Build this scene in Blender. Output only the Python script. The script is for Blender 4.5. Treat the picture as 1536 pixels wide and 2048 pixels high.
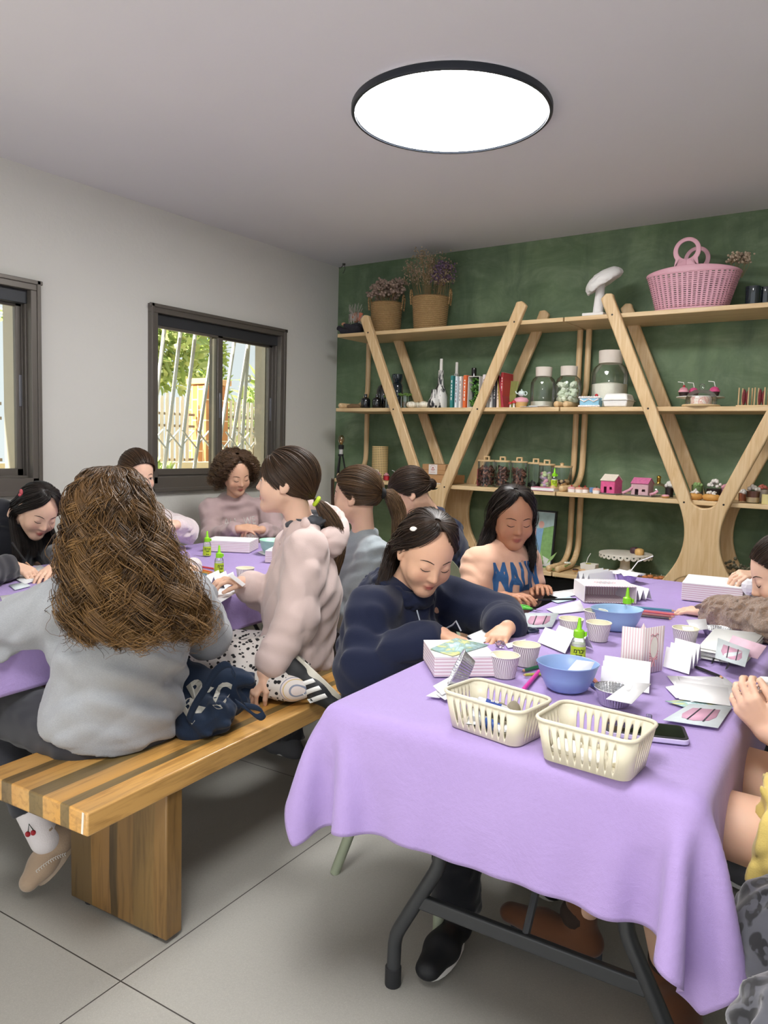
import bpy, bmesh, math, random
import numpy as np
from mathutils import Vector, Matrix
from mathutils.bvhtree import BVHTree

for _o in list(bpy.data.objects): bpy.data.objects.remove(_o)
SC = bpy.context.scene
COL = SC.collection
PI = math.pi
V3 = lambda *a: np.array(a, float)

# ------------------------------------------------------------- camera
CAM_ROT = np.array([[0.81866345, 0.57360517, 0.02769959],
                    [-0.07347025, 0.05677683, 0.99567993],
                    [0.56955446, -0.81716186, 0.08862403]])   # rows: camera x, y, z axes in the room frame
CAM_H, FPX = 1.28, 1540.0
_c = bpy.data.cameras.new('camera'); _c.sensor_fit = 'VERTICAL'; _c.sensor_height = 36.0
_c.lens = 36.0 * FPX / 2048.0; _c.clip_start = 0.02; _c.clip_end = 200
CAM = bpy.data.objects.new('camera', _c); COL.objects.link(CAM)
_m = Matrix.Identity(4)
for _i in range(3):
    for _j in range(3): _m[_i][_j] = CAM_ROT[_j][_i]
_m.translation = (0, 0, CAM_H)
CAM.matrix_world = _m
SC.camera = CAM

def at(px, py, d):
    """room point seen at a pixel of the photograph, d metres along the camera axis"""
    r = CAM_ROT.T @ V3(px - 768, 1024 - py, -FPX)
    return V3(0, 0, CAM_H) + r * (d / FPX)
def on(px, py, z):
    r = CAM_ROT.T @ V3(px - 768, 1024 - py, -FPX)
    return V3(0, 0, CAM_H) + r * ((z - CAM_H) / r[2])
def ony(px, py, y):
    r = CAM_ROT.T @ V3(px - 768, 1024 - py, -FPX)
    return V3(0, 0, CAM_H) + r * (y / r[1])

# ------------------------------------------------------------- light and exposure
SC.view_settings.view_transform = 'Standard'
SC.view_settings.look = 'None'
SC.view_settings.exposure = 0.97
SC.view_settings.gamma = 1.0
try: SC.view_settings.use_curve_mapping = False
except Exception: pass

W = bpy.data.worlds.new('daylight'); SC.world = W; W.use_nodes = True
_nt = W.node_tree; _nt.nodes.clear()
_bg = _nt.nodes.new('ShaderNodeBackground'); _out = _nt.nodes.new('ShaderNodeOutputWorld')
_bg.inputs[0].default_value = (0.93, 0.96, 1.0, 1); _bg.inputs[1].default_value = 0.58
_nt.links.new(_bg.outputs[0], _out.inputs[0])

_s = bpy.data.lights.new('sun', 'SUN'); _s.energy = 10.0; _s.angle = math.radians(0.6); _s.color = (1, .95, .86)
SUN = bpy.data.objects.new('sun', _s); COL.objects.link(SUN)
SUN.rotation_euler = Vector((0.10, 0.72, -0.62)).to_track_quat('-Z', 'Y').to_euler()

# ------------------------------------------------------------- tagging
def tag(o, label=None, cat=None, group=None, kind=None):
    if label: o['label'] = label
    if cat: o['category'] = cat
    if group: o['group'] = group
    if kind: o['kind'] = kind
    return o
def thing(name, label, cat, loc=(0, 0, 0), rz=0.0, group=None, rot=None):
    o = bpy.data.objects.new(name, None); COL.objects.link(o)
    o.empty_display_size = 0.05
    o.location = tuple(loc); o.rotation_euler = rot if rot else (0, 0, rz)
    return tag(o, label, cat, group)
def copy_tree(o, parent=None):
    c = o.copy(); COL.objects.link(c)
    if parent: c.parent = parent
    for ch in list(o.children): copy_tree(ch, c)
    return c
def clone(o, label, loc, rz=0.0, group=None, rot=None):
    c = copy_tree(o); c['label'] = label
    c.location = tuple(loc); c.rotation_euler = rot if rot else (0, 0, rz)
    if group: c['group'] = group
    return c

# ------------------------------------------------------------- materials
def lin(h):
    if isinstance(h, str):
        h = h.lstrip('#'); c = [int(h[i:i + 2], 16) / 255 for i in (0, 2, 4)]
        return tuple((x / 12.92 if x <= .04045 else ((x + .055) / 1.055) ** 2.4) for x in c) + (1,)
    return tuple(h) + ((1,) if len(h) == 3 else ())
class NT:
    """small helper round a material's node tree"""
    def __init__(s, name):
        s.m = bpy.data.materials.new(name); s.m.use_nodes = True
        s.t = s.m.node_tree; s.b = s.t.nodes['Principled BSDF']
        s._co = None
    def n(s, typ, **kw):
        nd = s.t.nodes.new('ShaderNode' + typ)
        for k, v in kw.items():
            if k in nd.inputs: s.set(nd.inputs[k], v)
            else: setattr(nd, k, v)
        return nd
    def set(s, inp, v):
        if isinstance(v, bpy.types.NodeSocket): s.t.links.new(v, inp)
        else: inp.default_value = v
    def co(s, which='Object'):
        if s._co is None: s._co = s.n('TexCoord')
        return s._co.outputs[which]
    def mapping(s, scale=(1, 1, 1), rot=(0, 0, 0), loc=(0, 0, 0), which='Object'):
        m = s.n('Mapping'); s.set(m.inputs['Vector'], s.co(which))
        m.inputs['Scale'].default_value = scale; m.inputs['Rotation'].default_value = rot; m.inputs['Location'].default_value = loc
        return m.outputs[0]
    def noise(s, scale, detail=3, vec=None, rough=.5, dist=0.0):
        nd = s.n('TexNoise'); nd.inputs['Scale'].default_value = scale; nd.inputs['Detail'].default_value = detail
        nd.inputs['Roughness'].default_value = rough; nd.inputs['Distortion'].default_value = dist
        s.set(nd.inputs['Vector'], vec if vec is not None else s.co())
        return nd.outputs['Fac']
    def math(s, op, a, b=0.0, c=None):
        nd = s.n('Math', operation=op); s.set(nd.inputs[0], a); s.set(nd.inputs[1], b)
        if c is not None: s.set(nd.inputs[2], c)
        return nd.outputs[0]
    def ramp(s, fac, stops, interp='LINEAR'):
        nd = s.n('ValToRGB'); nd.color_ramp.interpolation = interp
        e = nd.color_ramp.elements
        while len(e) < len(stops): e.new(0.5)
        for el, (p, c) in zip(e, stops): el.position = p; el.color = lin(c)
        s.set(nd.inputs[0], fac); return nd.outputs[0]
    def mix(s, fac, a, b, blend='MIX'):
        nd = s.n('Mix', data_type='RGBA', blend_type=blend)
        s.set(nd.inputs[0], fac)
        s.set(nd.inputs[6], lin(a) if not isinstance(a, bpy.types.NodeSocket) else a)
        s.set(nd.inputs[7], lin(b) if not isinstance(b, bpy.types.NodeSocket) else b)
        return nd.outputs[2]
    def bump(s, h, strength=.2, dist=.01):
        nd = s.n('Bump'); nd.inputs['Strength'].default_value = strength; nd.inputs['Distance'].default_value = dist
        s.set(nd.inputs['Height'], h); s.set(s.b.inputs['Normal'], nd.outputs[0]); return nd.outputs[0]
    def base(s, c): s.set(s.b.inputs['Base Color'], lin(c) if not isinstance(c, bpy.types.NodeSocket) else c); return s
    def p(s, **kw):
        for k, v in kw.items(): s.set(s.b.inputs[k.replace('_', ' ')], v)
        return s
_mats = {}
def M(color, rough=.55, metal=0.0, var=.06, vs=25.0, bump=0.0, bs=60.0, sheen=0.0, spec=.5, coat=0.0):
    """plain surface with slight tone variation and optional grain"""
    key = (color, rough, metal, var, vs, bump, bs, sheen, spec, coat)
    if key in _mats: return _mats[key]
    t = NT('surface_%d' % len(_mats))
    c = lin(color)
    n = t.noise(vs, 3)
    dk = tuple(x * (1 - var) for x in c[:3]); lt = tuple(min(1, x * (1 + var)) for x in c[:3])
    t.base(t.mix(n, dk, lt))
    t.p(Roughness=rough, Metallic=metal, Specular_IOR_Level=spec)
    if sheen: t.p(Sheen_Weight=sheen, Sheen_Roughness=.5)
    if coat: t.p(Coat_Weight=coat, Coat_Roughness=.08)
    if bump: t.bump(t.noise(bs, 4), bump, .004)
    _mats[key] = t.m
    return t.m
def glass_mat(name, color='#ffffff', rough=.02, ior=1.45, alpha=None):
    t = NT(name); t.base(color).p(Roughness=rough, IOR=ior, Transmission_Weight=1.0)
    return t.m
def thin_clear(name, tint='#f4f8f8', face=.10):
    """thin clear sheet: mostly see-through with a fresnel gloss"""
    t = NT(name); t.t.nodes.remove(t.b)
    tr = t.n('BsdfTransparent'); tr.inputs[0].default_value = lin(tint)
    gl = t.n('BsdfGlossy'); gl.inputs['Roughness'].default_value = .06
    lw = t.n('LayerWeight'); lw.inputs['Blend'].default_value = .25
    f = t.math('MULTIPLY_ADD', lw.outputs['Fresnel'], .8, face)
    mx = t.n('MixShader'); t.set(mx.inputs[0], f); t.t.links.new(tr.outputs[0], mx.inputs[1]); t.t.links.new(gl.outputs[0], mx.inputs[2])
    t.t.links.new(mx.outputs[0], t.t.nodes['Material Output'].inputs[0])
    return t.m

# ------------------------------------------------------------- mesh collecting
def rotz(a): c, s = math.cos(a), math.sin(a); return np.array([[c, -s, 0], [s, c, 0], [0, 0, 1.0]])
def rotx(a): c, s = math.cos(a), math.sin(a); return np.array([[1.0, 0, 0], [0, c, -s], [0, s, c]])
def roty(a): c, s = math.cos(a), math.sin(a); return np.array([[c, 0, s], [0, 1.0, 0], [-s, 0, c]])
def unit(v): v = np.asarray(v, float); return v / (np.linalg.norm(v) + 1e-12)
def frame_from(d, up=(0, 0, 1)):
    d = unit(d); u = np.asarray(up, float)
    if abs(d @ unit(u)) > .98: u = V3(1, 0, 0)
    x = unit(np.cross(u, d)); y = np.cross(d, x); return x, y, d
class MB:
    def __init__(s): s.v = []; s.f = []; s.mi = []; s.cur = 0
    def add(s, vs, fs):
        o = len(s.v); s.v.extend([tuple(map(float, v)) for v in vs])
        for f in fs: s.f.append(tuple(i + o for i in f)); s.mi.append(s.cur)
        return s
    def box(s, c, size, R=None, taper=None):
        x, y, z = [q / 2 for q in size]; R = np.eye(3) if R is None else R
        tx, ty = taper if taper else (1, 1)
        vs = []
        for k in (-1, 1):
            ax, ay = (x * tx, y * ty) if k == 1 else (x, y)
            for a, b in ((-1, -1), (1, -1), (1, 1), (-1, 1)): vs.append(np.array(c, float) + R @ V3(a * ax, b * ay, k * z))
        return s.add(vs, [(3, 2, 1, 0), (4, 5, 6, 7), (0, 1, 5, 4), (1, 2, 6, 5), (2, 3, 7, 6), (3, 0, 4, 7)])
    def tube(s, pts, r, seg=10, caps=True, flat=None):
        """round (or flattened) tube along a polyline; r scalar or list"""
        pts = [np.array(p, float) for p in pts]; n = len(pts)
        rs = [r] * n if np.isscalar(r) else list(r)
        prev = None; vs = []; fs = []
        for i in range(n):
            d = unit((pts[min(i + 1, n - 1)] - pts[max(i - 1, 0)]))
            if prev is None: x, y, _ = frame_from(d)
            else:
                x = prev - d * (prev @ d)
                x = unit(x) if np.linalg.norm(x) > 1e-6 else frame_from(d)[0]
                y = np.cross(d, x)
            prev = x
            for k in range(seg):
                a = 2 * PI * k / seg
                vs.append(pts[i] + rs[i] * (math.cos(a) * x + math.sin(a) * y * (flat if flat else 1)))
        for i in range(n - 1):
            for k in range(seg):
                k2 = (k + 1) % seg
                fs.append((i * seg + k, i * seg + k2, (i + 1) * seg + k2, (i + 1) * seg + k))
        if caps: fs.append(tuple(range(seg - 1, -1, -1))); fs.append(tuple((n - 1) * seg + k for k in range(seg)))
        return s.add(vs, fs)
    def cyl(s, a, b, r0, r1=None, seg=20, caps=True):
        return s.tube([a, b], [r0, r0 if r1 is None else r1], seg, caps)
    def lathe(s, prof, c=(0, 0, 0), seg=28, R=None, sx=1.0, sy=1.0, wob=None):
        """prof: list of (radius, z); r=0 ends close"""
        R = np.eye(3) if R is None else R
        vs = []; fs = []; rings = []
        for (r, z) in prof:
            if r <= 1e-6: vs.append(np.array(c) + R @ V3(0, 0, z)); rings.append([len(vs) - 1])
            else:
                ring = []
                for k in range(seg):
                    a = 2 * PI * k / seg; rr = r * (wob(a, z) if wob else 1)
                    vs.append(np.array(c) + R @ V3(rr * math.cos(a) * sx, rr * math.sin(a) * sy, z)); ring.append(len(vs) - 1)
                rings.append(ring)
        for A, B in zip(rings[:-1], rings[1:]):
            if len(A) == 1 and len(B) == 1: continue
            for k in range(seg):
                k2 = (k + 1) % seg
                if len(A) == 1: fs.append((A[0], B[k2], B[k]))
                elif len(B) == 1: fs.append((A[k], A[k2], B[0]))
                else: fs.append((A[k], A[k2], B[k2], B[k]))
        return s.add(vs, fs)
    def ball(s, c, r, seg=14, rings=9, R=None):
        r = (r, r, r) if np.isscalar(r) else r
        prof = [(math.sin(PI * i / rings), -math.cos(PI * i / rings)) for i in range(rings + 1)]
        prof[0] = (0, -1); prof[-1] = (0, 1)
        o = len(s.v); s.lathe(prof, (0, 0, 0), seg)
        R = np.eye(3) if R is None else R
        for i in range(o, len(s.v)): s.v[i] = tuple(np.array(c, float) + R @ (np.array(s.v[i]) * r))
        return s
    def prism(s, poly, z0, z1, R=None, c=(0, 0, 0)):
        """polygon (x,y) extruded along local z"""
        R = np.eye(3) if R is None else R; n = len(poly); c = np.array(c, float)
        vs = [c + R @ V3(x, y, z0) for x, y in poly] + [c + R @ V3(x, y, z1) for x, y in poly]
        fs = [tuple(range(n - 1, -1, -1)), tuple(range(n, 2 * n))] + [(i, (i + 1) % n, n + (i + 1) % n, n + i) for i in range(n)]
        return s.add(vs, fs)
    def torus(s, c, R0, r, seg=24, s2=8, R=None, a0=0.0, a1=2 * PI):
        R = np.eye(3) if R is None else R
        full = abs(a1 - a0 - 2 * PI) < 1e-6
        pts = [np.array(c, float) + R @ V3(R0 * math.cos(a0 + (a1 - a0) * i / seg), R0 * math.sin(a0 + (a1 - a0) * i / seg), 0) for i in range(seg + 1)]
        return s.tube(pts, r, s2, not full)
    def sheet(s, P):
        """grid of points P[n][m] as a surface"""
        n, m = len(P), len(P[0])
        return s.add([p for row in P for p in row], [(i * m + j, i * m + j + 1, (i + 1) * m + j + 1, (i + 1) * m + j) for i in range(n - 1) for j in range(m - 1)])
    def build(s, name, mat, parent=None, smooth=40, bevel=0.0, bseg=2, solid=0.0, sub=0, loc=None, rz=None, weld=0.0):
        me = bpy.data.meshes.new(name); me.from_pydata(s.v, [], s.f)
        for m in (mat if isinstance(mat, (list, tuple)) else [mat]): me.materials.append(m)
        if any(s.mi): me.polygons.foreach_set('material_index', s.mi)
        bm = bmesh.new(); bm.from_mesh(me); (bmesh.ops.remove_doubles(bm, verts=bm.verts, dist=weld) if weld else None); bmesh.ops.recalc_face_normals(bm, faces=bm.faces); bm.to_mesh(me); bm.free()
        if smooth:
            me.polygons.foreach_set('use_smooth', [True] * len(me.polygons))
            me.set_sharp_from_angle(angle=math.radians(smooth))
        o = bpy.data.objects.new(name, me); COL.objects.link(o)
        if parent: o.parent = parent
        if loc is not None: o.location = tuple(loc)
        if rz is not None: o.rotation_euler = (0, 0, rz)
        if solid: md = o.modifiers.new('thickness', 'SOLIDIFY'); md.thickness = solid; md.offset = 0
        if bevel:
            md = o.modifiers.new('bevel', 'BEVEL'); md.width = bevel; md.segments = bseg; md.limit_method = 'ANGLE'; md.angle_limit = math.radians(35)
        if sub: md = o.modifiers.new('subd', 'SUBSURF'); md.levels = sub; md.render_levels = sub
        return o
def raw_mesh(name, verts, faces, mat, parent=None, attrs=None, smooth=True):
    """numpy verts (N,3) and quads/tris (F,k) to an object"""
    me = bpy.data.meshes.new(name); k = faces.shape[1]; nf = len(faces)
    me.vertices.add(len(verts)); me.vertices.foreach_set('co', np.asarray(verts, np.float32).ravel())
    me.loops.add(nf * k); me.loops.foreach_set('vertex_index', np.asarray(faces, np.int32).ravel())
    me.polygons.add(nf); me.polygons.foreach_set('loop_start', np.arange(nf, dtype=np.int32) * k)
    if smooth: me.polygons.foreach_set('use_smooth', np.ones(nf, bool))
    for an, av in (attrs or {}).items():
        a = me.attributes.new(an, 'FLOAT', 'POINT'); a.data.foreach_set('value', np.asarray(av, np.float32))
    me.update(calc_edges=True); me.validate()
    for m in (mat if isinstance(mat, (list, tuple)) else [mat]): me.materials.append(m)
    o = bpy.data.objects.new(name, me); COL.objects.link(o)
    if parent: o.parent = parent
    return o
def rrect(w, d, r, n=5):
    pts = []
    for cx, cy, a0 in ((w / 2 - r, d / 2 - r, 0), (-w / 2 + r, d / 2 - r, PI / 2), (-w / 2 + r, -d / 2 + r, PI), (w / 2 - r, -d / 2 + r, 1.5 * PI)):
        for i in range(n + 1): a = a0 + PI / 2 * i / n; pts.append((cx + r * math.cos(a), cy + r * math.sin(a)))
    return pts
def text_mesh(body, size, extrude=.0006, bold=0.0, dense=0.0):
    """writing as mesh data (verts, faces), centred, in the local xy plane"""
    cu = bpy.data.curves.new('txt', 'FONT'); cu.body = body; cu.size = size; cu.extrude = extrude; cu.offset = bold
    cu.align_x = 'CENTER'; cu.align_y = 'CENTER'; cu.resolution_u = 3
    ob = bpy.data.objects.new('txt', cu); COL.objects.link(ob)
    dg = bpy.context.evaluated_depsgraph_get(); me = bpy.data.meshes.new_from_object(ob.evaluated_get(dg))
    vs = np.array([v.co[:] for v in me.vertices]) if len(me.vertices) else np.zeros((0, 3)); fs = [tuple(p.vertices) for p in me.polygons]
    if dense and len(me.polygons):
        bm = bmesh.new(); bm.from_mesh(me); bmesh.ops.triangulate(bm, faces=bm.faces)
        for _ in range(5):
            ed = [e for e in bm.edges if e.calc_length() > dense]
            if not ed: break
            bmesh.ops.subdivide_edges(bm, edges=ed, cuts=1, use_grid_fill=False); bmesh.ops.triangulate(bm, faces=[f for f in bm.faces if len(f.verts) > 3])
        bm.to_mesh(me); bm.free(); vs = np.array([v.co[:] for v in me.vertices]); fs = [tuple(p.vertices) for p in me.polygons]
    bpy.data.objects.remove(ob); bpy.data.curves.remove(cu); bpy.data.meshes.remove(me)
    return vs, fs
def lettering(body, size, origin, xdir, ydir, name, mat, parent, bold=0.0, squash=1.0, extrude=.0006, dense=0.0):
    """writing laid on a surface; with target, pressed onto that mesh along its normal"""
    vs, fs = text_mesh(body, size, extrude, bold, dense)
    if not len(vs): return None
    x, y = unit(xdir), unit(ydir); n = np.cross(x, y); origin = np.array(origin, float)
    W3 = origin + np.outer(vs[:, 0] * squash, x) + np.outer(vs[:, 1], y) + np.outer(vs[:, 2], n)
    mb = MB(); mb.add(W3, fs)
    return mb.build(name, mat, parent, smooth=0)
# ------------------------------------------------------------- implicit surfaces (bodies, clothes, soft shapes)
def keep(o, root):
    o.parent = root; o.matrix_parent_inverse = Matrix.Translation(-Vector(root.location)); return o
class SDF:
    """smooth union of rounded primitives on a grid, meshed with surface nets"""
    def __init__(s): s.pr = []
    def cone(s, a, b, ra, rb, k=.02, op=1, cap0=False, cap1=False, flat=None, rip=None):
        """tapered limb; flat=(3x3 axes as rows, scales) squeezes it; cap: cut square at that end; rip=(amp,count,phase) rings of cloth"""
        a, b = np.array(a, float), np.array(b, float)
        if flat is not None:
            A, sc = flat; L = np.diag(1 / np.array(sc)) @ A; m = min(sc)
        else: L = np.eye(3); m = 1.0
        R = max(ra, rb) * (max(flat[1]) if flat is not None else 1) + .03
        lo = np.minimum(a, b) - R; hi = np.maximum(a, b) + R
        a2, b2 = L @ a, L @ b; ab = b2 - a2; l2 = ab @ ab + 1e-12; ll = math.sqrt(l2)
        def f(X):
            p = X @ L.T - a2; t0 = (p @ ab) / l2; t = np.clip(t0, 0, 1)
            r = ra + (rb - ra) * t
            q = p - t[..., None] * ab
            if rip: r = r + rip[0] * np.sin(2 * PI * rip[1] * t + rip[2] + 6 * q[..., 0] / max(ra, .01) * .25 + 2.0 * np.sin(q[..., 1] / max(ra, .01)))
            d = np.sqrt((q * q).sum(-1)) - r
            if cap1: d = np.maximum(d, (t0 - 1) * ll)
            if cap0: d = np.maximum(d, -t0 * ll)
            return d * m
        s.pr.append((f, lo, hi, k, op)); return s
    def ell(s, c, r, R=None, k=.02, op=1):
        """ellipsoid; rows of R are its axes"""
        c = np.array(c, float); R = np.eye(3) if R is None else np.array(R); r = np.array([r] * 3 if np.isscalar(r) else r, float)
        ext = np.sqrt(((R * r[:, None]) ** 2).sum(0)) + .03
        def f(X):
            p = (X - c) @ R.T; q = p / r; k0 = np.sqrt((q * q).sum(-1)) + 1e-9; q2 = p / (r * r); k1 = np.sqrt((q2 * q2).sum(-1)) + 1e-9
            return k0 * (k0 - 1) / k1
        s.pr.append((f, c - ext, c + ext, k, op)); return s
    def ring(s, c, axis, R0, r, k=.01, op=1, sq=None):
        c = np.array(c, float); x, y, z = frame_from(axis); E = R0 + r + .03
        if sq is not None: x, y = sq[0], sq[1]
        sy = sq[2] if sq is not None else 1
        def f(X):
            p = X - c; u = p @ x; v = (p @ y) / sy; w = p @ z
            return np.sqrt((np.sqrt(u * u + v * v) - R0) ** 2 + w * w) - r
        s.pr.append((f, c - E, c + E, k, op)); return s
    def plane(s, c, n, lo, hi, k=.004):
        """cut away everything on the side n points to, inside the box lo..hi"""
        c = np.array(c, float); n = unit(n)
        s.pr.append((lambda X: -((X - c) @ n), np.array(lo, float), np.array(hi, float), k, -1)); return s
    def mesh(s, h=.004, fold=0.0, seed=0, wl=.09, dirs=None, extra=None):
        plus = [p for p in s.pr if p[4] == 1]
        lo = np.min([p[1] for p in plus], 0) - h * 2; hi = np.max([p[2] for p in plus], 0) + h * 2
        n = np.ceil((hi - lo) / h).astype(int) + 1
        F = np.full(n, .06, np.float32)
        for f, a, b, k, op in s.pr:
            i0 = np.maximum(0, np.floor((a - lo) / h).astype(int)); i1 = np.minimum(n, np.ceil((b - lo) / h).astype(int) + 1)
            if (i1 <= i0).any(): continue
            ax = [lo[q] + h * np.arange(i0[q], i1[q]) for q in range(3)]
            X = np.stack(np.meshgrid(*ax, indexing='ij'), -1)
            d = f(X).astype(np.float32); S = F[i0[0]:i1[0], i0[1]:i1[1], i0[2]:i1[2]]
            if op == 1:
                hh = np.clip(.5 + .5 * (S - d) / k, 0, 1); S[...] = S * (1 - hh) + d * hh - k * hh * (1 - hh)
            else:
                hh = np.clip(.5 - .5 * (S + d) / k, 0, 1); S[...] = S * (1 - hh) + (-d) * hh + k * hh * (1 - hh)
        if fold or extra:
            I = np.argwhere(np.abs(F) < .03); P = lo + h * I
            v = np.zeros(len(P))
            if fold:
                rg = np.random.RandomState(seed)
                w = np.stack([np.sin(P @ (rg.randn(3) * 2 * PI / (wl * 3)) + rg.rand() * 6) for _ in range(3)], 1)
                for q in range(5):
                    dr = unit(rg.randn(3)) if dirs is None else unit(dirs[q % len(dirs)] + .45 * rg.randn(3))
                    ph = P @ dr * (2 * PI / (wl * (.6 + .8 * rg.rand()))) + 2.2 * (w @ rg.randn(3)) * .6
                    v += fold * (1 - np.abs(np.sin(ph * .5)) * 2 + .3) * (.5 + .5 * w[:, q % 3]) * .45
                for q in range(4):
                    dr = unit(rg.randn(3)) if dirs is None else unit(dirs[q % len(dirs)] + .3 * rg.randn(3))
                    ph = P @ dr * (2 * PI / (wl * (.35 + .25 * rg.rand()))) + 2.6 * (w @ rg.randn(3)) * .7
                    v += fold * .34 * np.sin(ph) * np.clip(w[:, q % 3] + .1, 0, 1)
            if extra: v += extra(P)
            F[I[:, 0], I[:, 1], I[:, 2]] += v.astype(np.float32)
        return surfnets(F, lo, h)
def surfnets(F, lo, h):
    ins = F < 0
    nx, ny, nz = F.shape
    c = np.zeros((nx - 1, ny - 1, nz - 1), np.uint8)
    for dx in (0, 1):
        for dy in (0, 1):
            for dz in (0, 1): c += ins[dx:nx - 1 + dx, dy:ny - 1 + dy, dz:nz - 1 + dz]
    I = np.argwhere((c > 0) & (c < 8)); N = len(I)
    idx = np.full(c.shape, -1, np.int32); idx[I[:, 0], I[:, 1], I[:, 2]] = np.arange(N)
    acc = np.zeros((N, 3)); cnt = np.zeros(N)
    cor = [(a, b, d) for a in (0, 1) for b in (0, 1) for d in (0, 1)]
    val = {q: F[I[:, 0] + q[0], I[:, 1] + q[1], I[:, 2] + q[2]] for q in cor}
    for q in cor:
        for ax in range(3):
            if q[ax]: continue
            r = list(q); r[ax] = 1; r = tuple(r)
            f0, f1 = val[q], val[r]; m = (f0 < 0) != (f1 < 0)
            t = np.where(m, f0 / np.where(m, f0 - f1, 1), 0)
            p = np.tile(np.array(q, float), (N, 1)); p[:, ax] += t
            acc[m] += p[m]; cnt[m] += 1
    V = lo + h * (I + acc / np.maximum(cnt, 1)[:, None])
    Q = []
    for ax in range(3):
        sl0 = [slice(None)] * 3; sl1 = [slice(None)] * 3; sl0[ax] = slice(0, -1); sl1[ax] = slice(1, None)
        A, B = ins[tuple(sl0)], ins[tuple(sl1)]
        E = np.argwhere(A != B); b, d = [q for q in range(3) if q != ax]
        E = E[(E[:, b] > 0) & (E[:, d] > 0) & (E[:, b] < F.shape[b] - 1) & (E[:, d] < F.shape[d] - 1)]
        s0 = A[E[:, 0], E[:, 1], E[:, 2]]
        def cell(ob, od):
            G = E.copy(); G[:, b] += ob; G[:, d] += od; return idx[G[:, 0], G[:, 1], G[:, 2]]
        q = np.stack([cell(-1, -1), cell(0, -1), cell(0, 0), cell(-1, 0)], 1)
        flip = s0 if ax != 1 else ~s0
        q[~flip] = q[~flip][:, ::-1]
        Q.append(q)
    Q = np.concatenate(Q); Q = Q[(Q >= 0).all(1)]
    return V, Q
def put(name, VQ, mat, root, attrs=None):
    V, Q = VQ
    return keep(raw_mesh(name, V, Q, mat, None, attrs), root)

# ------------------------------------------------------------- strands of hair
def tubes(P, rad, nside=3):
    """P (N,K,3) strand points, rad (N,K) -> verts, quads, per-vertex strand index and t"""
    N, K, _ = P.shape
    T = np.gradient(P, axis=1); T /= np.linalg.norm(T, axis=2, keepdims=True) + 1e-9
    ref = np.array([.31, .17, .93]); X = np.cross(T, ref); X /= np.linalg.norm(X, axis=2, keepdims=True) + 1e-9
    Y = np.cross(T, X)
    ring = [P + rad[..., None] * (math.cos(2 * PI * k / nside) * X + math.sin(2 * PI * k / nside) * Y) for k in range(nside)]
    Vv = np.stack(ring, 2).reshape(-1, 3)
    b = (np.arange(N)[:, None] * K + np.arange(K - 1)[None]) * nside
    q = []
    for k in range(nside):
        k2 = (k + 1) % nside
        q.append(np.stack([b + k, b + k2, b + nside + k2, b + nside + k], -1).reshape(-1, 4))
    si = np.repeat(np.arange(N), K * nside); tt = np.tile(np.repeat(np.linspace(0, 1, K), nside), N)
    return Vv, np.concatenate(q), si, tt
def smooth_levels(L, m):
    """resample rows of key values with a Catmull-Rom spline"""
    L = np.array(L, float); n = len(L); u = np.linspace(0, n - 1, m); i = np.minimum(u.astype(int), n - 2); t = (u - i)[:, None]
    g = lambda j: L[np.clip(j, 0, n - 1)]
    p0, p1, p2, p3 = g(i - 1), g(i), g(i + 1), g(i + 2)
    return .5 * (2 * p1 + (p2 - p0) * t + (2 * p0 - 5 * p1 + 4 * p2 - p3) * t ** 2 + (3 * p1 - p0 - 3 * p2 + p3) * t ** 3)
def hair_mat(name, dark, light, tip=None):
    t = NT(name)
    a = t.n('Attribute', attribute_name='shade').outputs['Fac']; u = t.n('Attribute', attribute_name='along').outputs['Fac']
    c = t.mix(a, dark, light)
    if tip: c = t.mix(t.math('MULTIPLY', t.math('POWER', u, 1.2), t.math('MULTIPLY', t.math('POWER', a, 1.5), 1.1)), c, tip)
    t.base(c).p(Roughness=.42, Specular_IOR_Level=.45)
    return t.m
LASTG = [None]
def hair_from(P, r0, mat, root, seed=0, name='hair', tipw=.35, nside=3, groups=None):
    N, K, _ = P.shape; rg = np.random.RandomState(seed)
    sh = rg.rand(N)
    if groups is not None: sh = .45 * sh + .55 * rg.rand(groups.max() + 1)[groups]
    rad = r0 * (.7 + .6 * rg.rand(N, 1)) * (1 - (1 - tipw) * np.linspace(0, 1, K)[None] ** 3)
    Vv, Q, si, tt = tubes(P, rad, nside)
    return put(name, (Vv, Q), mat, root, {'shade': sh[si], 'along': tt})
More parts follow.
